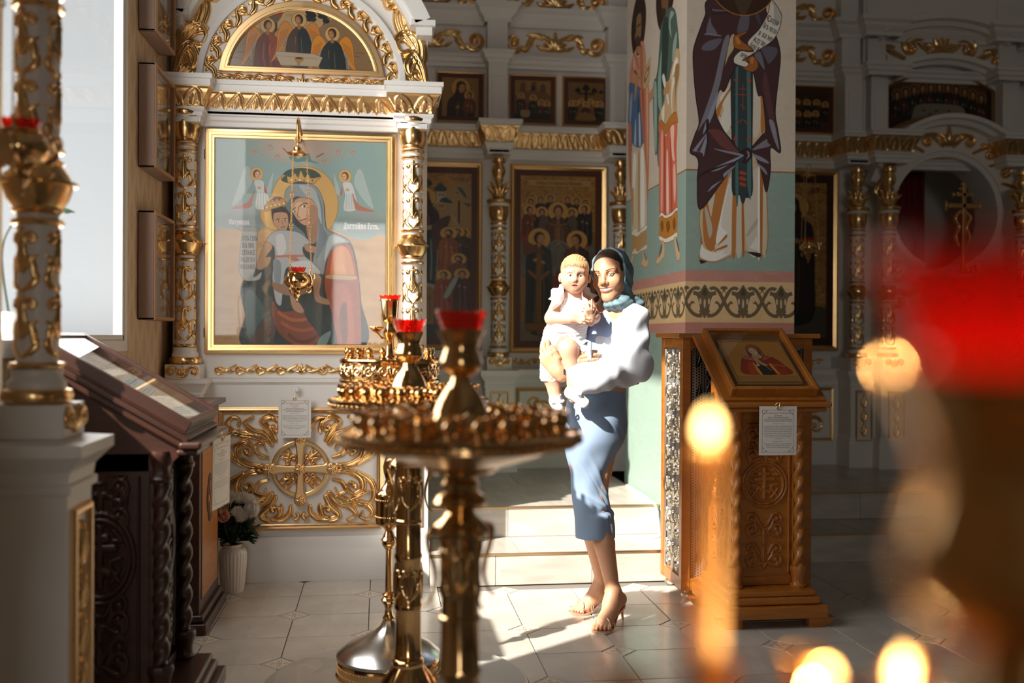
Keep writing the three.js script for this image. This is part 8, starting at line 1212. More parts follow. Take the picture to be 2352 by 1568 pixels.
// ---------- woman with a baby: bodies grown from joints with smooth-minimum fields ----------
const smin = (a, b, k) => { const h = Math.max(k - Math.abs(a - b), 0) / k; return Math.min(a, b) - h * h * k / 4; };
const cap = (x, y, z, q) => { const dx = q[4] - q[0], dy = q[5] - q[1], dz = q[6] - q[2], px = x - q[0], py = y - q[1], pz = z - q[2], l = dx * dx + dy * dy + dz * dz, t = l > 1e-12 ? clamp((px * dx + py * dy + pz * dz) / l, 0, 1) : 0; return Math.hypot(px - dx * t, py - dy * t, pz - dz * t) - (q[3] + (q[7] - q[3]) * t); };
const ell = (x, y, z, cx, cy, cz, a, b, c) => { const u = (x - cx) / a, v = (y - cy) / b, w = (z - cz) / c, k = Math.hypot(u, v, w), g = Math.hypot(u / a, v / b, w / c); return g < 1e-9 ? -Math.min(a, b, c) : k * (k - 1) / g; };
const C = (a, ra, b, rb, k = 0.02) => [a[0], a[1], a[2], ra, b[0], b[1], b[2], rb, k];
const limbs = (L) => (x, y, z) => { let d = 1; for (const q of L) d = smin(d, cap(x, y, z, q), q[8]); return d; };
function skin(f, lo, hi, cell) {   // surface nets: one vertex per crossed cell, normals from the field
  const nx = Math.ceil((hi[0] - lo[0]) / cell) + 1, ny = Math.ceil((hi[1] - lo[1]) / cell) + 1, nz = Math.ceil((hi[2] - lo[2]) / cell) + 1, F = new Float32Array(nx * ny * nz), id = new Int32Array(nx * ny * nz).fill(-1), P = [], N = [], I = [];
  const at = (i, j, k) => (k * ny + j) * nx + i;
  // coarse pass first, fine values only near the surface
  const S = 4, far = cell * S * 1.9;
  for (let k = 0; k < nz; k += S) for (let j = 0; j < ny; j += S) for (let i = 0; i < nx; i += S) {
    const c = f(lo[0] + (i + S / 2) * cell, lo[1] + (j + S / 2) * cell, lo[2] + (k + S / 2) * cell), full = Math.abs(c) < far;
    for (let c2 = k; c2 < Math.min(nz, k + S); c2++) for (let b = j; b < Math.min(ny, j + S); b++) for (let a = i; a < Math.min(nx, i + S); a++) F[at(a, b, c2)] = full ? f(lo[0] + a * cell, lo[1] + b * cell, lo[2] + c2 * cell) : c;
  }
  for (let k = 0; k < nz - 1; k++) for (let j = 0; j < ny - 1; j++) for (let i = 0; i < nx - 1; i++) {
    let m = 0, sx = 0, sy = 0, sz = 0, n = 0; const v = [];
    for (let c = 0; c < 8; c++) { const q = F[at(i + (c & 1), j + (c >> 1 & 1), k + (c >> 2))]; v.push(q); if (q < 0) m |= 1 << c; }
    if (m === 0 || m === 255) continue;
    for (const [a, b] of [[0, 1], [2, 3], [4, 5], [6, 7], [0, 2], [1, 3], [4, 6], [5, 7], [0, 4], [1, 5], [2, 6], [3, 7]]) { if ((v[a] < 0) === (v[b] < 0)) continue; const t = v[a] / (v[a] - v[b]); sx += (a & 1) + t * ((b & 1) - (a & 1)); sy += (a >> 1 & 1) + t * ((b >> 1 & 1) - (a >> 1 & 1)); sz += (a >> 2) + t * ((b >> 2) - (a >> 2)); n++; }
    id[at(i, j, k)] = P.length / 3; const x = lo[0] + (i + sx / n) * cell, y = lo[1] + (j + sy / n) * cell, z = lo[2] + (k + sz / n) * cell, e = cell * 0.6; P.push(x, y, z);
    const gx = f(x + e, y, z) - f(x - e, y, z), gy = f(x, y + e, z) - f(x, y - e, z), gz = f(x, y, z + e) - f(x, y, z - e), l = Math.hypot(gx, gy, gz) || 1; N.push(gx / l, gy / l, gz / l);
  }
  const quad = (a, b, c, d, flip) => { if (a < 0 || b < 0 || c < 0 || d < 0) return; flip ? I.push(a, c, b, a, d, c) : I.push(a, b, c, a, c, d); };
  for (let k = 1; k < nz - 1; k++) for (let j = 1; j < ny - 1; j++) for (let i = 1; i < nx - 1; i++) {
    const s = F[at(i, j, k)] < 0;
    if (s !== F[at(i + 1, j, k)] < 0) quad(id[at(i, j - 1, k - 1)], id[at(i, j, k - 1)], id[at(i, j, k)], id[at(i, j - 1, k)], !s);
    if (s !== F[at(i, j + 1, k)] < 0) quad(id[at(i - 1, j, k - 1)], id[at(i - 1, j, k)], id[at(i, j, k)], id[at(i, j, k - 1)], !s);
    if (s !== F[at(i, j, k + 1)] < 0) quad(id[at(i - 1, j - 1, k)], id[at(i, j - 1, k)], id[at(i, j, k)], id[at(i - 1, j, k)], !s);
  }
  const g = new THREE.BufferGeometry(); g.setAttribute('position', new THREE.BufferAttribute(Float32Array.from(P), 3)); g.setAttribute('normal', new THREE.BufferAttribute(Float32Array.from(N), 3)); g.setAttribute('uv', new THREE.BufferAttribute(new Float32Array(P.length / 3 * 2), 2)); g.setIndex(new THREE.BufferAttribute(Uint32Array.from(I), 1));
  return g;
}
const plainUV = (g) => { const u = g.attributes.uv; for (let i = 0; i < u.count; i++) u.setXY(i, 0.5, 0.02); return g; };
const faceUV = (g, w, h, y0) => { const u = g.attributes.uv, p = g.attributes.position; for (let i = 0; i < u.count; i++) { const z = p.getZ(i); u.setXY(i, z > 0.0 ? clamp(0.5 + p.getX(i) / w, 0.02, 0.98) : 0.03, z > 0.0 ? clamp(0.08 + (p.getY(i) - y0) / h * 0.92, 0.05, 0.99) : 0.04); } return g; };
// a hand in its own axes: y from wrist to fingertips, x to the thumb side, z out of the back of the hand
function handLimbs(s, mat, curls, thumb, spread = 0.12) {
  const L = [], tp = (p) => { const v = V(...p).multiplyScalar(s).applyMatrix4(mat); return [v.x, v.y, v.z]; }, add = (a, ra, b, rb, k) => L.push(C(tp(a), ra * s, tp(b), rb * s, k * s));
  for (const x of [-0.027, -0.009, 0.009, 0.027]) add([x * 0.62, 0.006, 0], 0.016, [x, 0.078, 0.001], 0.0115, 0.014);
  add([0, -0.03, 0], 0.0235, [0, 0.012, 0], 0.021, 0.02);
  [[0.029, 0.078, 0.04, 0.025, 0.021, 0.0092], [0.0095, 0.083, 0.045, 0.028, 0.022, 0.0095], [-0.010, 0.079, 0.042, 0.026, 0.021, 0.0090], [-0.028, 0.070, 0.033, 0.02, 0.018, 0.0080]].forEach(([x, y, l1, l2, l3, r], i) => {
    let a = 0, p = [x, y, 0], d = (x / 0.029) * spread; const c = curls[i];
    [l1, l2, l3].forEach((l, j) => { a += c[j]; const q = [p[0] + Math.sin(d) * l * Math.cos(a), p[1] + Math.cos(d) * l * Math.cos(a), p[2] - Math.sin(a) * l]; add(p, r * (1.08 - j * 0.1), q, r * (0.98 - j * 0.1), 0.004); p = q; });
  });
  let p = [0.022, 0.018, -0.006]; thumb.forEach((q, j) => { add(p, [0.016, 0.0115, 0.0105][j], q, [0.012, 0.0108, 0.0085][j], j ? 0.004 : 0.016); p = q; });
  return L;
}
const basis = (o, along, back) => { const y = V(...along).normalize(), z = V(...back), x = V().crossVectors(y, z).normalize(); z.crossVectors(x, y); return new THREE.Matrix4().makeBasis(x, y, z).setPosition(...o); };
function around(L, m) { const lo = [9, 9, 9], hi = [-9, -9, -9]; for (const q of L) for (const o of [0, 4]) for (let i = 0; i < 3; i++) { lo[i] = Math.min(lo[i], q[o + i] - q[o + 3] - m); hi[i] = Math.max(hi[i], q[o + i] + q[o + 3] + m); } return [lo, hi]; }
// heads ------------------------------------------------------------------
function headField(o) {
  const s2 = [-1, 1];
  return (x, y, z) => {
    const ax = Math.abs(x);
    let d = ell(x, y, z, 0, o.cy, o.cz, o.cw, o.ch, o.cd);
    d = smin(d, ell(x, y, z, 0, o.fy, o.fz, o.fw, o.fh, o.fd), 0.03);
    d = smin(d, cap(ax, y, z, o.jaw), 0.03);
    d = smin(d, Math.hypot(x, y - o.chin[1], z - o.chin[2]) - o.chin[3], 0.028);
    d = smin(d, Math.hypot(ax - o.cheek[0], y - o.cheek[1], z - o.cheek[2]) - o.cheek[3], 0.022);
    d = smin(d, cap(ax, y, z, o.brow), 0.016);
    const e = Math.hypot(ax - o.eye[0], (y - o.eye[1]) * 1.15, z - o.eye[2] - 0.014) - o.socket; { const h = Math.max(0.012 - Math.abs(d + e), 0) / 0.012; d = Math.max(d, -e) + h * h * 0.003; }
    d = smin(d, Math.hypot(ax - o.eye[0], y - o.eye[1], z - o.eye[2]) - o.eyeR, 0.004);
    d = smin(d, cap(x, y, z, o.nose), 0.012); d = smin(d, Math.hypot(x, y - o.tip[1], z - o.tip[2]) - o.tip[3], 0.008); d = smin(d, Math.hypot(ax - o.ala[0], y - o.ala[1], z - o.ala[2]) - o.ala[3], 0.007);
    const n = Math.hypot(ax - o.ala[0] * 0.62, y - o.ala[1] + o.ala[3] * 0.75, z - o.tip[2] + 0.004) - 0.0034 * o.k; d = Math.max(d, -n);
    const mx = x / o.mw, my = o.my + o.smile * mx * mx, mz = o.mz - o.mcurve * mx * mx;
    if (Math.abs(mx) < 1.25) {
      d = smin(d, Math.hypot((y - my - o.lipU) * 1.0, z - mz) - 0.0058 * o.k * (1.1 - 0.5 * mx * mx), 0.006);
      d = smin(d, Math.hypot((y - my + o.lipL) * 1.0, z - mz + 0.001) - 0.0068 * o.k * (1.1 - 0.6 * mx * mx), 0.006);
      const sl = Math.hypot((y - my) / 1, (z - mz - 0.006)) - o.open * (1.05 - mx * mx * 0.9); if (Math.abs(mx) < 1.05) d = Math.max(d, -sl);
    }
    if (o.ear) { const er = Math.hypot((ax - o.ear[0]) / 0.55, (y - o.ear[1]) / 1.25, (z - o.ear[2])) - o.ear[3], ei = Math.hypot((ax - o.ear[0] - 0.008) / 0.5, (y - o.ear[1]) / 1.2, (z - o.ear[2] - 0.008)) - o.ear[3] * 0.62; d = smin(d, Math.max(er * 0.7, -ei * 0.6), 0.006); }
    return d;
  };
}
const WH = { k: 1, cy: 0.035, cz: -0.012, cw: 0.0725, ch: 0.087, cd: 0.092, fy: -0.028, fz: 0.022, fw: 0.0605, fh: 0.080, fd: 0.064, jaw: [0.046, -0.052, 0.0, 0.017, 0.012, -0.094, 0.05, 0.015], chin: [0, -0.094, 0.058, 0.0165], cheek: [0.037, -0.027, 0.055, 0.0255], brow: [0.012, 0.026, 0.078, 0.009, 0.044, 0.026, 0.064, 0.009], eye: [0.031, 0.006, 0.0705], socket: 0.0135, eyeR: 0.0128, nose: [0, 0.012, 0.083, 0.0075, 0, -0.02, 0.097, 0.009], tip: [0, -0.025, 0.099, 0.0108], ala: [0.0115, -0.029, 0.089, 0.0085], mw: 0.030, my: -0.0565, smile: 0.0075, mz: 0.0815, mcurve: 0.011, lipU: 0.0062, lipL: 0.0068, open: 0.0046 };
const BH = { k: 0.72, cy: 0.03, cz: -0.014, cw: 0.063, ch: 0.066, cd: 0.074, fy: -0.016, fz: 0.014, fw: 0.0515, fh: 0.054, fd: 0.054, jaw: [0.034, -0.04, 0.004, 0.02, 0.012, -0.056, 0.034, 0.017], chin: [0, -0.059, 0.046, 0.0115], cheek: [0.029, -0.029, 0.041, 0.0235], brow: [0.01, 0.02, 0.058, 0.008, 0.034, 0.02, 0.05, 0.008], eye: [0.0225, 0.0, 0.052], socket: 0.0098, eyeR: 0.0105, nose: [0, 0.004, 0.061, 0.005, 0, -0.018, 0.068, 0.0065], tip: [0, -0.022, 0.0695, 0.0075], ala: [0.0075, -0.0245, 0.064, 0.0056], mw: 0.0155, my: -0.0445, smile: -0.002, mz: 0.0612, mcurve: 0.006, lipU: 0.0040, lipL: 0.0046, open: 0.0034, ear: [0.0655, -0.010, -0.004, 0.0165] };
const skinTex = (baby) => canvasTex(1024, 1024, (c) => {
  const base = baby ? '#d3a085' : '#cf9876';
  c.fillStyle = base; c.fillRect(0, 0, 1024, 1024);
  for (let i = 0; i < 2600; i++) { c.fillStyle = hash2(i, 3) > 0.5 ? 'rgba(255,225,205,.05)' : 'rgba(150,80,60,.045)'; el(c, hash2(i, 1) * 1024, hash2(i, 2) * 1024, 2 + 5 * hash2(i, 4), 2 + 4 * hash2(i, 5), c.fillStyle); }
  const W = baby ? 0.16 : 0.18, H = baby ? 0.19 : 0.25, y0 = baby ? -0.085 : -0.125, X = (x) => (0.5 + x / W) * 1024, Y = (y) => 1024 - (0.08 + (y - y0) / H * 0.92) * 1024, sx = 1024 / W, sy = 942 / H, o = baby ? BH : WH;
  const blot = (x, y, a, b, col, n = 8) => { for (let q = n; q > 0; q--) el(c, X(x), Y(y), a * sx * q / n, b * sy * q / n, col); };
  for (const s of [-1, 1]) blot(s * o.cheek[0], o.cheek[1] - 0.004, 0.02 * (baby ? 0.9 : 1), 0.017, baby ? 'rgba(226,120,100,.035)' : 'rgba(205,90,70,.04)');
  blot(0, o.tip[1], 0.011 * o.k, 0.008 * o.k, 'rgba(205,90,70,.04)');
  for (const s of [-1, 1]) {
    const ex = s * o.eye[0], ey = o.eye[1], w = (baby ? 0.0108 : 0.0142), h = baby ? 0.0046 : 0.0047, lk = baby ? 0.0004 : 0.0016;
    const al = (k) => [[X(ex - w * k), Y(ey - (s < 0 ? -0.0006 : 0.0006))], [X(ex - w * 0.45), Y(ey + h * k * 0.85)], [X(ex), Y(ey + h * k)], [X(ex + w * 0.5), Y(ey + h * k * 0.8)], [X(ex + w * k), Y(ey + (s > 0 ? 0.001 : -0.0006))], [X(ex + w * 0.4), Y(ey - h * 0.8 * k)], [X(ex - w * 0.4), Y(ey - h * 0.8 * k)]];
    pp(c, al(1.12), baby ? '#a8705e' : '#7a4838'); pp(c, al(1.0), '#e9e4de');
    c.save(); c.beginPath(); al(1.0).forEach((p, i) => i ? c.lineTo(...p) : c.moveTo(...p)); c.closePath(); c.clip();
    const ir = baby ? 0.0054 : 0.0056; el(c, X(ex + lk), Y(ey + 0.0006), ir * sx, ir * sy, baby ? '#3c4a5e' : '#55646e'); el(c, X(ex + lk), Y(ey + 0.0006), ir * 0.78 * sx, ir * 0.78 * sy, baby ? '#50637c' : '#70828a'); el(c, X(ex + lk), Y(ey + 0.0006), ir * 0.42 * sx, ir * 0.42 * sy, '#0c0a0a'); c.restore();
    ln(c, [[X(ex - w * 1.02), Y(ey - (s < 0 ? -0.001 : 0.0012))], [X(ex - w * 0.5), Y(ey + h * 0.86)], [X(ex), Y(ey + h * 1.04)], [X(ex + w * 0.55), Y(ey + h * 0.8)], [X(ex + w * 1.05), Y(ey + (s > 0 ? 0.002 : -0.001))]], baby ? '#5c3a2c' : '#1e120d', baby ? 5 : 9);
    if (!baby) { ln(c, [[X(ex + s * w * 0.9), Y(ey + 0.0005)], [X(ex + s * w * 1.25), Y(ey + 0.0035)]], '#1e120d', 7); ln(c, [[X(ex - w * 0.8), Y(ey + h * 1.55)], [X(ex), Y(ey + h * 1.9)], [X(ex + w * 0.9), Y(ey + h * 1.45)]], 'rgba(110,60,44,.8)', 5); ln(c, [[X(ex - w * 0.9), Y(ey - h * 0.5)], [X(ex), Y(ey - h * 0.95)], [X(ex + w * 0.9), Y(ey - h * 0.35)]], 'rgba(80,44,32,.9)', 4); }
    const bx = (t) => s * lerp(baby ? 0.008 : 0.0135, baby ? 0.033 : 0.049, t), by = (t) => (baby ? 0.0155 : 0.0245) + (baby ? 0.004 : 0.0065) * Math.sin(t * 2.2) - (baby ? 0.001 : 0.0015) * t;
    for (let i = 0; i < (baby ? 40 : 90); i++) { const t = i / (baby ? 40 : 90), q = (hash2(i, s + 5) - 0.5) * (baby ? 0.002 : 0.0042) * (1 - 0.55 * t); ln(c, [[X(bx(t)), Y(by(t) + q - 0.0008)], [X(bx(t) + s * 0.0035), Y(by(t) + q + 0.0012)]], baby ? 'rgba(190,140,105,.55)' : 'rgba(64,38,26,.8)', baby ? 3 : 4); }
  }
  // lips
  const m = (t, dy) => [X(t * o.mw), Y(o.my + o.smile * t * t + dy)], arc = (f) => Array.from({ length: 13 }, (_, i) => { const t = i / 6 - 1; return m(t, f(t)); });
  const up = (t) => (baby ? 0.0068 : 0.0088) * (1 - t * t) * (1 - 0.25 * Math.exp(-t * t * 30)), dn = (t) => -(baby ? 0.0085 : 0.0105) * (1 - t * t);
  pp(c, [...arc(up), ...arc(dn).reverse()], baby ? '#cf7466' : '#b8665a', '', 1, false);
  if (baby) pp(c, [...arc((t) => 0.0022 * (1 - t * t)), ...arc((t) => -0.0034 * (1 - t * t)).reverse()], '#5a2420', '', 1, false);
  else { pp(c, [...arc((t) => 0.0034 * (1 - t * t * 0.9)), ...arc((t) => -0.0052 * (1 - t * t)).reverse()], '#5e2a24', '', 1, false); pp(c, [...arc((t) => 0.0031 * (1 - t * t)).slice(1, -1), ...arc((t) => -0.0046 * (1 - t * t * 1.05)).slice(1, -1).reverse()], '#f2ece4', '', 1, false); for (let i = -4; i <= 4; i++) { const t = i / 5 + 0.1; ln(c, [m(t, 0.002), m(t, -0.0035)], 'rgba(180,160,150,.55)', 2); } for (const s of [-1, 1]) ln(c, [[X(s * 0.018), Y(-0.030)], [X(s * 0.031), Y(-0.042)], [X(s * 0.036), Y(-0.056)]], 'rgba(150,86,64,.28)', 7); }
  for (const s of [-1, 1]) el(c, X(s * o.ala[0] * 0.6), Y(o.ala[1] - o.ala[3] * 0.62), 0.0036 * o.k * sx, 0.002 * o.k * sy, baby ? '#8a4a3c' : '#6a3428');
});
const skinMat = (baby) => phy({ map: skinTex(baby), roughness: 0.48, clearcoat: 0.05, clearcoatRoughness: 0.5, bumpMap: bumpFine, bumpScale: 0.00015, sheen: 0.2, sheenRoughness: 0.5, sheenColor: lin(0.6, 0.3, 0.2) });
const cloth = (r, g, b, o = {}) => phy({ color: lin(r, g, b), roughness: 0.85, sheen: 0.25, sheenRoughness: 0.6, sheenColor: lin(0.5, 0.5, 0.5), bumpMap: bumpFine, bumpScale: 0.0003, ...o });
const PB = [1.0, 0, -4.43], PT = -12.7 * R;
{
  const t = thing('person', 'smiling woman in blue headscarf, white blouse and blue skirt, holding the baby', 'person', PB, PT);
  // head pose
  const hm = new THREE.Matrix4().compose(V(0.031, 1.574, 0.035), new THREE.Quaternion().setFromEuler(new THREE.Euler(0.02, -0.36, 0.12, 'ZYX')), V(1, 1, 1)), hinv = hm.clone().invert();
  const head = faceUV(skin(headField(WH), [-0.09, -0.125, -0.115], [0.09, 0.135, 0.125], 0.0022), 0.18, 0.25, -0.125).applyMatrix4(hm);
  // left hand (camera right arm) under the baby, right hand across
  const lh = handLimbs(0.98, basis([-0.197, 1.150, 0.205], [-0.62, 0.78, -0.05], [-0.35, -0.25, 0.9]), [[0.35, 0.5, 0.4], [0.45, 0.5, 0.4], [0.5, 0.55, 0.4], [0.55, 0.6, 0.4]], [[0.045, 0.045, -0.004], [0.052, 0.078, -0.004], [0.052, 0.103, -0.006]]);
  const rh = handLimbs(0.95, basis([-0.178, 1.196, 0.195], [0.94, 0.30, 0.12], [-0.1, 0.45, 0.9]), [[0.15, 0.2, 0.15], [0.15, 0.22, 0.2], [0.2, 0.25, 0.2], [0.25, 0.3, 0.2]], [[0.04, 0.045, -0.004], [0.044, 0.073, -0.006], [0.042, 0.095, -0.01]], 0.06);
  const body = [
    C([0.04, 1.50, 0.015], 0.052, [0.045, 1.40, 0.0], 0.056, 0.03), C([-0.075, 1.385, -0.085], 0.045, [0.13, 1.385, 0.04], 0.047, 0.05), C([0.03, 1.36, -0.01], 0.098, [0.03, 1.15, 0.0], 0.092, 0.06), C([0.0, 1.05, 0.0], 0.1, [-0.02, 0.93, 0.0], 0.115, 0.05),
    C([0.135, 1.38, 0.045], 0.045, [0.115, 1.16, 0.125], 0.037, 0.03), C([0.115, 1.16, 0.125], 0.036, [-0.185, 1.147, 0.203], 0.0245, 0.02), C([-0.075, 1.385, -0.085], 0.042, [-0.215, 1.19, -0.06], 0.035, 0.03), C([-0.215, 1.19, -0.06], 0.035, [-0.195, 1.188, 0.17], 0.0245, 0.02),
    C([0.02, 0.9, 0.02], 0.07, [-0.03, 0.56, 0.012], 0.044, 0.03), C([-0.085, 0.9, -0.01], 0.07, [-0.075, 0.56, -0.018], 0.044, 0.02),
    C([-0.03, 0.56, 0.012], 0.044, [0.01, 0.37, 0.012], 0.046, 0.02), C([0.01, 0.37, 0.012], 0.048, [0.052, 0.15, 0.0], 0.030, 0.015), C([-0.075, 0.56, -0.018], 0.044, [-0.045, 0.40, -0.06], 0.044, 0.02), C([-0.045, 0.40, -0.06], 0.045, [0.0, 0.15, -0.195], 0.029, 0.015),
  ];
  // feet: heel raised, toes flat
  const feet = (a, heel, ball, toe, side) => { const L = [C(a, 0.031, [lerp(a[0], ball[0], 0.25), 0.105, lerp(a[2], ball[2], 0.25)], 0.032, 0.02), C([heel[0], heel[1] + 0.012, heel[2]], 0.027, a, 0.031, 0.025), C([heel[0], heel[1], heel[2]], 0.024, ball, 0.026, 0.03), C([lerp(a[0], ball[0], 0.25), 0.10, lerp(a[2], ball[2], 0.25)], 0.032, ball, 0.024, 0.03)]; const d = V(toe[0] - ball[0], 0, toe[2] - ball[2]).normalize(), s = V(-d.z, 0, d.x); for (let k = -1; k <= 1; k++) L.push(C([lerp(heel[0], ball[0], 0.6), 0.07, lerp(heel[2], ball[2], 0.6)], 0.024, [ball[0] + s.x * k * 0.02, ball[1] - 0.002, ball[2] + s.z * k * 0.02], 0.0185, 0.02)); [0, 1, 2, 3, 4].forEach((k) => { const o = (k - 1.9) * 0.0165 * side, l = [0.052, 0.052, 0.047, 0.041, 0.033][k], r = [0.0115, 0.0078, 0.0076, 0.0073, 0.0072][k], b0 = [ball[0] + s.x * o * 0.9, ball[1] - 0.004, ball[2] + s.z * o * 0.9], m = [b0[0] + d.x * l * 0.55 + s.x * o * 0.08, 0.028, b0[2] + d.z * l * 0.55 + s.z * o * 0.08], e = [b0[0] + d.x * l + s.x * o * 0.1, 0.0175, b0[2] + d.z * l + s.z * o * 0.1]; L.push(C(b0, r * 1.25, m, r, 0.006), C(m, r, e, r * 0.92, 0.003)); }); return L; };
  const ff = feet([0.052, 0.15, 0.0], [0.083, 0.098, -0.035], [0.012, 0.034, 0.098], [-0.008, 0.02, 0.15], -1), fb = feet([0.0, 0.15, -0.195], [0.03, 0.098, -0.215], [-0.078, 0.034, -0.165], [-0.125, 0.02, -0.145], -1);
  const all = limbs(body), hl = limbs([...lh, body[5]]), hr = limbs([...rh, body[7]]), fF = limbs([...ff, body[11]]), fB = limbs([...fb, body[13]]);
  const G = [skin(all, [-0.27, 0.175, -0.26], [0.21, 1.54, 0.26], 0.010)];
  for (const [L, f] of [[lh, hl], [rh, hr], [ff, fF], [fb, fB]]) { const [lo, hi] = around(L, 0.006); G.push(skin((x, y, z) => f(x, y, z), lo, hi, 0.003)); }
  part('body', [head, ...G.map(plainUV)], skinMat(false), t, 'tanned skin with a broad smile and blue grey eyes');
  // hair, parted back from the forehead
  const hair = skin((x, y, z) => Math.max(ell(x, y, z, 0, 0.036, -0.014, 0.0755, 0.0905, 0.096) + 0.0006 * Math.sin(x * 900 + 160 * y), Math.min(z - 0.034 + 0.3 * Math.max(0, -y - 0.02), 0.0865 - 7.5 * x * x - y), -0.04 - y), [-0.09, -0.05, -0.12], [0.09, 0.14, 0.1], 0.003).applyMatrix4(hm);
  part('hair', hair, phy({ color: lin(0.035, 0.018, 0.011), roughness: 0.38, sheen: 0.4, sheenColor: lin(0.4, 0.25, 0.15) }), t);
  // headscarf: over the crown, round the neck
  const sc = (x, y, z) => {
    let d = ell(x, y, z, 0, 0.030, -0.028, 0.089, 0.104, 0.108);
    d = smin(d, cap(x, y, z, [0, 0.0, -0.05, 0.075, 0.015, -0.11, -0.02, 0.066]), 0.04);
    let cut = Math.min(z - 0.014 + 0.25 * Math.max(0, y - 0.05) + 0.42 * Math.min(0, y + 0.02) * 1.0, 0.5);
    d = Math.max(d, cut);
    const wrap = ell(x, y, z, 0.014, -0.128, 0.002, 0.074, 0.033, 0.076); d = smin(d, wrap, 0.018);
    d = smin(d, cap(x, y, z, [0.05, -0.11, -0.045, 0.03, 0.10, -0.135, -0.07, 0.022]), 0.02);
    const f = Math.sin(90 * y + 120 * x - 80 * z + 3 * Math.sin(40 * x)) * 0.0026 + Math.sin(170 * (x * 0.5 + z) - 90 * y) * 0.0009 + Math.sin(210 * (y + 0.4 * z)) * 0.0008 * (y < -0.08 ? 1.8 : 0.7);
    return d + f;
  };
  part('headscarf', skin(sc, [-0.12, -0.185, -0.15], [0.15, 0.15, 0.1], 0.0036).applyMatrix4(hm), cloth(0.145, 0.235, 0.275, { roughness: 0.7 }), t);
  // blouse
  const bl = limbs([C([-0.07, 1.385, -0.08], 0.062, [0.13, 1.385, 0.045], 0.062, 0.05), C([0.035, 1.36, -0.015], 0.115, [0.045, 1.13, -0.005], 0.112, 0.06), C([0.10, 1.22, -0.03], 0.085, [0.07, 1.12, -0.02], 0.08, 0.05), C([0.135, 1.375, 0.045], 0.066, [0.125, 1.19, 0.115], 0.083, 0.05), C([0.125, 1.18, 0.115], 0.082, [0.01, 1.145, 0.185], 0.07, 0.03), C([0.01, 1.145, 0.185], 0.068, [-0.115, 1.128, 0.207], 0.050, 0.02), C([-0.04, 1.10, 0.2], 0.035, [-0.09, 1.085, 0.208], 0.03, 0.03), C([-0.07, 1.38, -0.08], 0.06, [-0.2, 1.22, -0.06], 0.06, 0.04), C([-0.02, 1.28, 0.1], 0.03, [0.02, 1.18, 0.12], 0.03, 0.05)]);
  const blouse = skin((x, y, z) => {
    let d = bl(x, y, z);
    const s = 9, w1 = n3(x * 20, y * 11, z * 20) * 0.032, e = Math.exp(-((x - 0.06) ** 2 + (y - 1.16) ** 2 + (z - 0.17) ** 2) / 0.010), w2 = Math.sin(70 * (x * 0.9 + y * 0.7) + 5 * n3(x * 12, y * 12, z * 12)) * 0.008 * e, w3 = Math.sin(48 * (y * 0.8 - x * 0.75) + 7 * n3(x * 9, y * 9, z * 9)) * 0.0045;
    d += w1 + w2 + w3;
    d = Math.max(d, -(Math.hypot(x - 0.015, (y - 1.455) * 0.9, z - 0.085) - 0.078));
    d = Math.max(d, 1.075 + 0.10 * Math.max(0, x - 0.02) - 0.16 * Math.max(0, 0.05 - Math.abs(x - 0.09)) - y + (z > 0.12 ? -0.1 : 0));
    d = Math.max(d, -(x + 0.145 + 0.35 * (y - 1.12)));
    d = Math.max(d, -(cap(x, y, z, [-0.2, 1.146, 0.205, 0.034, -0.11, 1.138, 0.204, 0.038])));
    return d;
  }, [-0.27, 1.03, -0.19], [0.25, 1.48, 0.31], 0.0055);
  const blM = cloth(0.66, 0.69, 0.78, { roughness: 0.75 });
  part('blouse', blouse, blM, t);
  { const kx = -0.076, ky = 1.245, kz = 0.19; part('blouse_knot', [taper([[kx + 0.07, ky - 0.06, kz - 0.05], [kx + 0.03, ky - 0.03, kz], [kx, ky + 0.005, kz + 0.012]], (q) => 0.022 - 0.006 * q, 10, 6), new THREE.SphereGeometry(0.021, 14, 10).scale(1.1, 0.9, 0.9).translate(kx, ky + 0.006, kz + 0.012), taper([[kx, ky + 0.01, kz + 0.014], [kx - 0.012, ky + 0.03, kz + 0.024], [kx + 0.016, ky + 0.036, kz + 0.024], [kx + 0.018, ky - 0.01, kz + 0.026], [kx + 0.022, ky - 0.05, kz + 0.024]], (q) => 0.012 - 0.003 * q, 9, 6)], blM, t); }
  part('top', skin(limbs([C([0.02, 1.345, 0.005], 0.097, [-0.02, 1.2, 0.03], 0.10, 0.03), C([-0.03, 1.30, 0.06], 0.05, [-0.06, 1.2, 0.1], 0.06, 0.05)]), [-0.16, 1.1, -0.12], [0.14, 1.415, 0.18], 0.008), cloth(0.30, 0.40, 0.62), t, 'pale blue top under the blouse');
  // skirt
  {
    const K = [[1.135, 0.02, 0.083, 0.0], [1.09, 0.0, 0.105, 0.0], [1.04, -0.024, 0.13, 0.005], [0.93, -0.031, 0.142, 0.01], [0.84, -0.036, 0.138, 0.012], [0.76, -0.05, 0.112, 0.012], [0.69, -0.056, 0.091, 0.01], [0.62, -0.056, 0.085, 0.0], [0.54, -0.048, 0.084, -0.005], [0.46, -0.034, 0.090, -0.01], [0.392, -0.029, 0.090, -0.01]], n = 110, k = 96, P = [], I = [], pick = (y, j) => { let i = 0; while (i < K.length - 2 && K[i + 1][0] > y) i++; const a = K[Math.max(0, i - 1)], b = K[i], c = K[i + 1], d = K[Math.min(K.length - 1, i + 2)], u = (b[0] - y) / (b[0] - c[0]); return 0.5 * (2 * b[j] + (c[j] - a[j]) * u + (2 * a[j] - 5 * b[j] + 4 * c[j] - d[j]) * u * u + (3 * b[j] - a[j] - 3 * c[j] + d[j]) * u * u * u); };
    const crease2 = (a, y, y0, sl, a0, w, h) => { const q = a - a0; return h * Math.exp(-(((y - y0 - sl * q) / w) ** 2) - (q / 0.75) ** 2); };
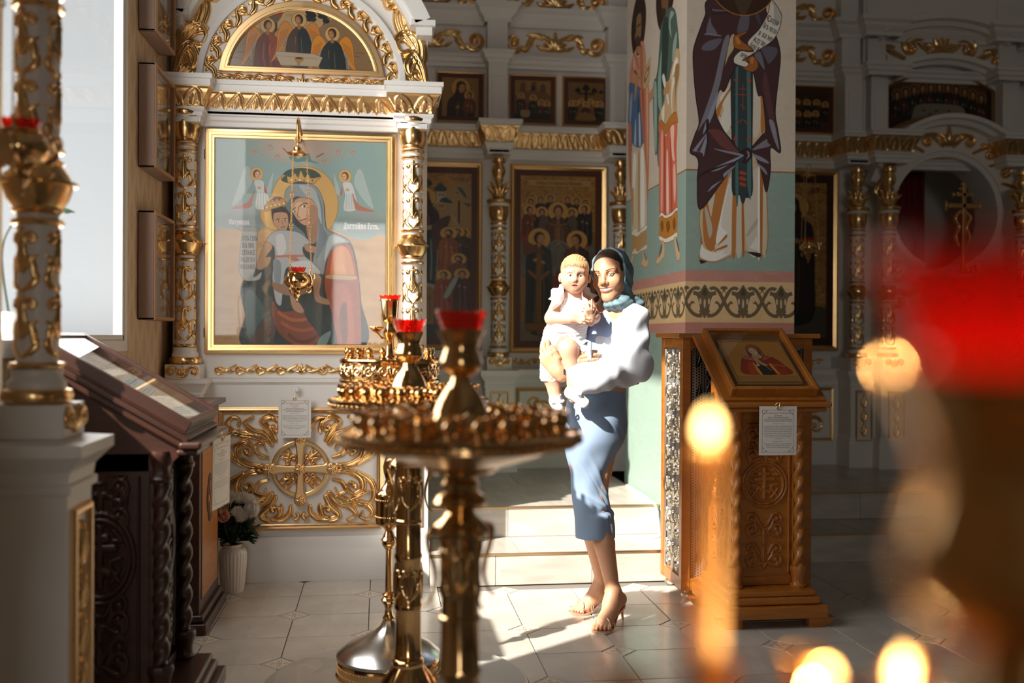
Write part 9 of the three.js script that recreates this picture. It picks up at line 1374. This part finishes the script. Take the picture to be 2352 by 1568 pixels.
    for (let layer = 0; layer < 2; layer++) for (let j = 0; j <= k; j++) { const y = lerp(1.135, 0.392, j / k); for (let i = 0; i < n; i++) { const a = i / n * 2 * Math.PI, h = pick(y, 2), c = pick(y, 1), dz = h * 0.86; let o = 0.0016 * Math.sin(a * 5 + y * 30) + 0.004 * n3(Math.cos(a) * 3, y * 9, Math.sin(a) * 3); for (const [y0, sl, a0, w, q] of [[0.60, 0.10, 0.9, 0.016, 0.010], [0.575, 0.14, 0.8, 0.014, -0.009], [0.545, 0.05, 0.8, 0.014, 0.011], [0.52, -0.02, 0.7, 0.012, -0.010], [0.495, 0.0, 0.9, 0.016, 0.009], [0.655, 0.16, 0.9, 0.02, 0.007], [0.87, 0.1, 0.5, 0.014, -0.004], [0.95, 0.05, 0.7, 0.02, 0.004], [1.02, -0.08, 0.8, 0.02, -0.005]]) o += crease2(a, y, y0, sl, a0, w, q); if (a > 0.62 && a < 0.70 && y < 0.5) o -= 0.006; const r = o - layer * 0.003; P.push(c + (h + r) * Math.cos(a), y + (j === k ? 0.003 * Math.sin(a * 2) : 0), pick(y, 3) + (dz + r) * Math.sin(a)); } }
    const m = (k + 1) * n; for (let s = 0; s < 2; s++) for (let j = 0; j < k; j++) for (let i = 0; i < n; i++) { const a = s * m + j * n + i, b = s * m + j * n + (i + 1) % n; s ? I.push(a, a + n, b, b, a + n, b + n) : I.push(a, b, a + n, b, b + n, a + n); } for (let i = 0; i < n; i++) { const a = k * n + i, b = k * n + (i + 1) % n; I.push(a, b, m + a, b, m + b, m + a); }
    part('skirt', rawGeo(P, I), cloth(0.26, 0.36, 0.52, { roughness: 0.6 }), t);
  }
  // high heeled sandals
  const gm = std({ color: lin(0.78, 0.55, 0.40), metalness: 0.75, roughness: 0.3 });
  const sandal = (a, heel, ball, toe, heelFloor, side) => {
    const s = new THREE.Group(); s.name = 'sandal'; t.add(s); const d = V(toe[0] - ball[0], 0, toe[2] - ball[2]).normalize(), sd = V(-d.z, 0, d.x), P = [], I = [], pts = [[heel[0] - d.x * 0.018, heel[1] - 0.02, heel[2] - d.z * 0.018, 0.022], [heel[0], heel[1] - 0.024, heel[2], 0.026], [lerp(heel[0], ball[0], 0.4), 0.055, lerp(heel[2], ball[2], 0.4), 0.024], [lerp(heel[0], ball[0], 0.75), 0.02, lerp(heel[2], ball[2], 0.75), 0.034], [ball[0], 0.011, ball[2], 0.043], [toe[0] - d.x * 0.012, 0.010, toe[2] - d.z * 0.012, 0.043], [toe[0] + d.x * 0.022, 0.010, toe[2] + d.z * 0.022, 0.030]];
    pts.forEach(([x, y, z, w]) => { for (const [q, u] of [[-1, 0], [1, 0], [1, -0.009], [-1, -0.009]]) P.push(x + sd.x * w * q, Math.max(0.001, y + u), z + sd.z * w * q); }); for (let i = 0; i < pts.length - 1; i++) for (let q = 0; q < 4; q++) { const A = i * 4 + q, B = i * 4 + (q + 1) % 4; I.push(A, B, A + 4, B, B + 4, A + 4); } I.push(0, 2, 1, 0, 3, 2); const e = (pts.length - 1) * 4; I.push(e, e + 1, e + 2, e, e + 2, e + 3);
    const g2 = rawGeo(P, I); const both = g2.clone(); { const ix = both.index.array; for (let i = 0; i < ix.length; i += 3) [ix[i], ix[i + 1]] = [ix[i + 1], ix[i]]; both.computeVertexNormals(); } part('sole', crease(g2, 0.5), gm, s);
    part('heel', taper([[heel[0] - d.x * 0.012, heel[1] - 0.024, heel[2] - d.z * 0.012], [lerp(heel[0], heelFloor[0], 0.5), 0.05, lerp(heel[2], heelFloor[2], 0.5)], [heelFloor[0], 0.002, heelFloor[2]]], [0.014, 0.0045], 10, 6), gm, s);
    const st = (p0, p1, up, w, nm = 'strap') => { const m = [(p0[0] + p1[0]) / 2, Math.max(p0[1], p1[1]) + up, (p0[2] + p1[2]) / 2], q = (A, B, f) => A.map((v, i) => lerp(v, B[i], f)); part(nm, taper([p0, [p0[0] * 0.8 + m[0] * 0.2, lerp(p0[1], m[1], 0.7), p0[2] * 0.8 + m[2] * 0.2], m, [p1[0] * 0.8 + m[0] * 0.2, lerp(p1[1], m[1], 0.7), p1[2] * 0.8 + m[2] * 0.2], p1], w, 7, 6), gm, s); };
    const at = (f, o) => [ball[0] + d.x * f + sd.x * o, 0.012, ball[2] + d.z * f + sd.z * o];
    st(at(-0.022, -0.040), at(0.026, 0.042), 0.046, () => 0.0042); st(at(0.026, -0.042), at(-0.022, 0.040), 0.048, () => 0.0042); st(at(-0.03, -0.038), at(-0.005, 0.042), 0.056, () => 0.0034);
    const rg = []; for (let i = 0; i <= 20; i++) { const an = i / 20 * 6.2832, cy = a[1] - 0.005 + 0.012 * Math.cos(an); rg.push([a[0] + d.x * 0.037 * -Math.cos(an) + sd.x * 0.034 * Math.sin(an), cy, a[2] + d.z * 0.037 * -Math.cos(an) + sd.z * 0.034 * Math.sin(an)]); } part('ankle_strap', tube(rg.slice(0, 20), 0.0038, 7, true, 48), gm, s);
    part('heel_strap', taper([[heel[0] - d.x * 0.026, heel[1] - 0.02, heel[2] - d.z * 0.026], [heel[0] - d.x * 0.030, heel[1] + 0.02, heel[2] - d.z * 0.030], [a[0] - d.x * 0.037, a[1] + 0.006, a[2] - d.z * 0.037]], (q) => 0.011 - 0.007 * q, 8, 5), gm, s); part('buckle', new THREE.TorusGeometry(0.007, 0.0016, 6, 14).rotateY(0.5).translate(a[0] + sd.x * 0.036 * side, a[1] - 0.003, a[2] + sd.z * 0.036 * side), M.goldMatte, s);
  };
  sandal([0.052, 0.15, 0.0], [0.083, 0.098, -0.035], [0.012, 0.034, 0.098], [-0.008, 0.02, 0.15], [0.098, 0, -0.062], 1); sandal([0.0, 0.15, -0.195], [0.03, 0.098, -0.215], [-0.078, 0.034, -0.165], [-0.125, 0.02, -0.145], [0.052, 0, -0.225], 1);
  const brace = (p, ax, r, n) => { const q = new THREE.Quaternion().setFromUnitVectors(V(0, 0, 1), V(...ax).normalize()), g = []; for (let i = 0; i < n; i++) { const a = i / n * 6.2832; g.push(new THREE.BoxGeometry(0.0066, 0.004, 0.011).rotateZ(a).translate(r * Math.cos(a + 1.57), r * Math.sin(a + 1.57), 0).applyQuaternion(q).translate(...p)); } part('bracelet', merge(g), std({ color: lin(0.6, 0.58, 0.62), metalness: 1, roughness: 0.25 }), t); };
  brace([-0.172, 1.1475, 0.2], [0.97, 0.01, -0.26], 0.0285, 26); brace([-0.193, 1.19, 0.165], [0.06, 0.02, 0.99], 0.0275, 24);
}
{
  const t = thing('baby', 'fair haired baby in white ruffled romper and white shoes, held on the woman\'s arm', 'person', [PB[0] + 0.025 * Math.sin(-PT), 0, PB[2] - 0.025 * Math.cos(PT)], PT);
  const hm = new THREE.Matrix4().compose(V(-0.126, 1.572, 0.15), new THREE.Quaternion().setFromEuler(new THREE.Euler(0.03, 0.06, -0.03, 'ZYX')), V(0.97, 0.97, 0.97));
  const head = faceUV(skin(headField(BH), [-0.08, -0.085, -0.1], [0.08, 0.105, 0.09], 0.0019), 0.16, 0.19, -0.085).applyMatrix4(hm);
  const rh = handLimbs(0.52, basis([-0.122, 1.382, 0.235], [0.97, 0.12, 0.12], [-0.1, 0.5, 0.85]), [[0.5, 0.9, 0.6], [0.5, 0.9, 0.7], [0.6, 0.9, 0.7], [0.6, 1.0, 0.7]], [[0.045, 0.05, -0.006], [0.048, 0.078, -0.02], [0.034, 0.094, -0.034]], 0.2);
  const lh = handLimbs(0.52, basis([-0.058, 1.378, 0.222], [-0.12, 0.96, 0.22], [0.55, -0.2, 0.8]), [[0.05, 0.1, 0.1], [0.5, 0.8, 0.6], [0.9, 1.0, 0.6], [1.0, 1.0, 0.6]], [[0.05, 0.045, -0.004], [0.068, 0.062, -0.01], [0.075, 0.082, -0.02]], 0.25);
  const L = [C([-0.125, 1.53, 0.135], 0.04, [-0.13, 1.46, 0.125], 0.042, 0.02), C([-0.18, 1.448, 0.12], 0.034, [-0.08, 1.45, 0.12], 0.034, 0.03), C([-0.135, 1.42, 0.12], 0.062, [-0.165, 1.28, 0.115], 0.075, 0.04), C([-0.2, 1.445, 0.125], 0.034, [-0.226, 1.385, 0.165], 0.031, 0.02), C([-0.226, 1.385, 0.165], 0.031, [-0.135, 1.381, 0.228], 0.0215, 0.012), C([-0.07, 1.447, 0.125], 0.033, [-0.042, 1.39, 0.18], 0.029, 0.02), C([-0.042, 1.39, 0.18], 0.028, [-0.057, 1.372, 0.215], 0.0215, 0.012),
    C([-0.20, 1.24, 0.12], 0.056, [-0.222, 1.13, 0.155], 0.045, 0.03), C([-0.222, 1.13, 0.155], 0.040, [-0.208, 1.03, 0.165], 0.027, 0.02), C([-0.208, 1.03, 0.165], 0.024, [-0.20, 1.0, 0.2], 0.02, 0.01), C([-0.165, 1.255, 0.14], 0.055, [-0.148, 1.247, 0.225], 0.043, 0.02), C([-0.148, 1.247, 0.225], 0.042, [-0.125, 1.10, 0.232], 0.03, 0.02), C([-0.125, 1.10, 0.232], 0.029, [-0.125, 1.035, 0.225], 0.024, 0.01)];
  const f = limbs(L), fr2 = limbs([...rh, L[4]]), fl = limbs([...lh, L[6]]), G = [skin(f, [-0.29, 0.97, 0.03], [0.0, 1.56, 0.3], 0.0075)];
  for (const [q, h] of [[rh, fr2], [lh, fl]]) { const [lo, hi] = around(q, 0.004); G.push(skin(h, lo, hi, 0.0021)); }
  part('body', [head, ...G.map(plainUV)], skinMat(true), t, 'pale skin with parted lips');
  const cut = (x, y, z) => Math.min(z - 0.004 - 0.02 * Math.sin(x * 30) * 0, 0.046 + 0.004 * Math.sin(x * 260) - y + 0.0);
  const hair = skin((x, y, z) => { const k = Math.max(ell(x, y, z, 0, 0.031, -0.014, 0.0655, 0.0695, 0.0775) + 0.0007 * Math.sin(x * 520 + 90 * z) + 0.0005 * Math.sin(Math.atan2(x, z + 0.02) * 90), Math.min(z + 0.006 - 0.55 * Math.max(0, y - 0.01), 0.050 + 0.006 * Math.sin(x * 170 + 1) - 4 * x * x - y), -0.034 - y); return k; }, [-0.08, -0.045, -0.105], [0.08, 0.115, 0.08], 0.0025);
  const tufts = []; for (let i = 0; i < 130; i++) { const x = (i / 129 - 0.5) * 0.108 + (hash2(i, 2) - 0.5) * 0.004, z = Math.sqrt(Math.max(0.0001, 1 - (x / 0.064) ** 2)), len = 0.012 + 0.022 * hash2(i, 5) * (1 - 8 * Math.abs(x)); tufts.push(taper([[x * 0.5, 0.094 - 0.2 * Math.abs(x), 0.012 * z], [x * 0.86, 0.078 - 0.2 * Math.abs(x), 0.036 * z + 0.004], [x * 1.0, 0.060 - 2.5 * x * x, 0.052 * z + 0.004], [x * 1.04 + (hash2(i, 7) - 0.5) * 0.006, 0.060 - len - 3 * x * x, 0.057 * z + 0.006]], (q) => 0.0019 * (1 - q * 0.85), 5, 4)); }
  part('hair', [hair, ...tufts].map((g) => g.clone().applyMatrix4(hm)), phy({ color: lin(0.56, 0.33, 0.15), roughness: 0.42, sheen: 0.5, sheenColor: lin(0.8, 0.6, 0.35) }), t);
  const wm = cloth(0.80, 0.79, 0.80, { roughness: 0.8 }), eyelet = phy({ color: lin(0.82, 0.81, 0.82), roughness: 0.8, transmission: 0.18, thickness: 0, bumpMap: dataTex(128, (u, v) => { const a = (u * 8) % 1 - 0.5, b = (v * 8) % 1 - 0.5; return a * a + b * b < 0.05 ? 0 : 1; }, false), bumpScale: 0.0006 });
  const rf = limbs([C([-0.13, 1.435, 0.122], 0.066, [-0.138, 1.39, 0.125], 0.070, 0.03), C([-0.138, 1.38, 0.125], 0.074, [-0.172, 1.29, 0.118], 0.094, 0.03), C([-0.175, 1.30, 0.118], 0.092, [-0.20, 1.235, 0.125], 0.076, 0.03), C([-0.20, 1.24, 0.125], 0.07, [-0.226, 1.135, 0.155], 0.056, 0.03), C([-0.165, 1.26, 0.14], 0.07, [-0.153, 1.252, 0.195], 0.060, 0.02)]);
  part('romper', skin((x, y, z) => { let d = rf(x, y, z) + Math.sin(110 * x + 14 * Math.sin(40 * y)) * 0.0016 + n3(x * 30, y * 22, z * 30) * 0.010; d += 0.004 * Math.exp(-(((y - 1.412 + 0.04 * x) / 0.004) ** 2)); return Math.max(d, y - 1.478 + 1.6 * Math.max(0, 0.05 - Math.hypot(x + 0.13, z - 0.13)) * 0.2, z - 0.207 - (x + 0.153) * 0.1 + (y > 1.32 ? -0.1 : 0), 1.105 - y); }, [-0.31, 1.09, 0.0], [-0.03, 1.49, 0.26], 0.0045), wm, t);
  const ruffle = (c, r, ax, n, h, amp, a0, a1, name) => { const q = new THREE.Quaternion().setFromUnitVectors(V(0, 1, 0), V(...ax).normalize()), P = [], I = [], U = [], m = 200, k = 5; for (let i = 0; i <= m; i++) for (let j = 0; j <= k; j++) { const a = lerp(a0, a1, i / m), v = j / k, w = Math.sin(a * n) * amp * v + Math.sin(a * n * 0.5 + 1) * amp * 0.6 * v, rr = r + h * v * 0.75 + w * 0.6, p = V(rr * Math.cos(a), h * v * 0.65 + w, rr * Math.sin(a)).applyQuaternion(q).add(V(...c)); P.push(p.x, p.y, p.z); U.push(i / m * 3, v); } for (let i = 0; i < m; i++) for (let j = 0; j < k; j++) { const a = i * (k + 1) + j; I.push(a, a + 1, a + k + 1, a + 1, a + k + 2, a + k + 1); } const g = rawGeo(P, I, U); part(name, g, eyelet, t); };
  ruffle([-0.192, 1.457, 0.13], 0.036, [-0.75, 0.45, 0.35], 8, 0.05, 0.0055, -2.0, 2.9, 'shoulder_ruffle'); ruffle([-0.077, 1.457, 0.13], 0.036, [0.75, 0.45, 0.3], 8, 0.045, 0.0055, 0.2, 4.9, 'shoulder_ruffle');
  ruffle([-0.15, 1.25, 0.205], 0.047, [0.1, 0, 1], 16, 0.018, 0.0028, 0, 6.2832, 'leg_ruffle'); ruffle([-0.137, 1.405, 0.124], 0.072, [0.08, -1, 0.1], 20, 0.024, 0.0028, 0.2, 6.0, 'chest_ruffle');
  part('pink_piping', tube(Array.from({ length: 14 }, (_, i) => { const a = lerp(0.25, 2.9, i / 13); return [-0.137 + 0.0755 * Math.cos(a), 1.411 - 0.006 * Math.cos(a), 0.124 + 0.0755 * Math.sin(a)]; }), 0.0014, 5), cloth(0.6, 0.3, 0.38), t);
  const shoe = (p, dir, up) => { const g = new THREE.Group(); g.name = 'shoe'; g.applyMatrix4(basis(p, dir, up)); t.add(g); part('upper', skin((x, y, z) => Math.max(smin(cap(x, y, z, [0, -0.03, 0.018, 0.026, 0, 0.045, 0.008, 0.024]), cap(x, y, z, [0, -0.03, 0.02, 0.027, 0, -0.026, 0.045, 0.025]), 0.02) + n3(x * 40, y * 40, z * 40) * 0.003, -z - 0.008, -(Math.hypot(x, y + 0.03, z - 0.06) - 0.024)), [-0.04, -0.07, -0.02], [0.04, 0.08, 0.08], 0.003), wm, g); part('sole', skin((x, y, z) => Math.max(Math.max(cap(x, y, 0, [0, -0.03, 0, 0.027, 0, 0.045, 0, 0.026]), Math.abs(z + 0.009) - 0.004), 0), [-0.04, -0.07, -0.02], [0.04, 0.085, 0.005], 0.002), wm, g); part('bow', [taper([[0, 0.012, 0.036], [0.022, 0.02, 0.042], [0.03, 0.006, 0.04], [0, 0.012, 0.037]], (q) => 0.0045, 6, 5), taper([[0, 0.012, 0.036], [-0.022, 0.022, 0.042], [-0.03, 0.008, 0.04], [0, 0.012, 0.037]], (q) => 0.0045, 6, 5), taper([[0, 0.012, 0.036], [0.012, -0.006, 0.04], [0.026, -0.02, 0.036]], [0.004, 0.003], 6, 5)], wm, g); };
  shoe([-0.118, 1.03, 0.235], [0.80, -0.48, 0.3], [0.35, 0.85, 0.3]); shoe([-0.2, 0.99, 0.185], [0.2, -0.45, 0.85], [0.0, 0.85, 0.45]);
}

renderer.render(scene, camera);
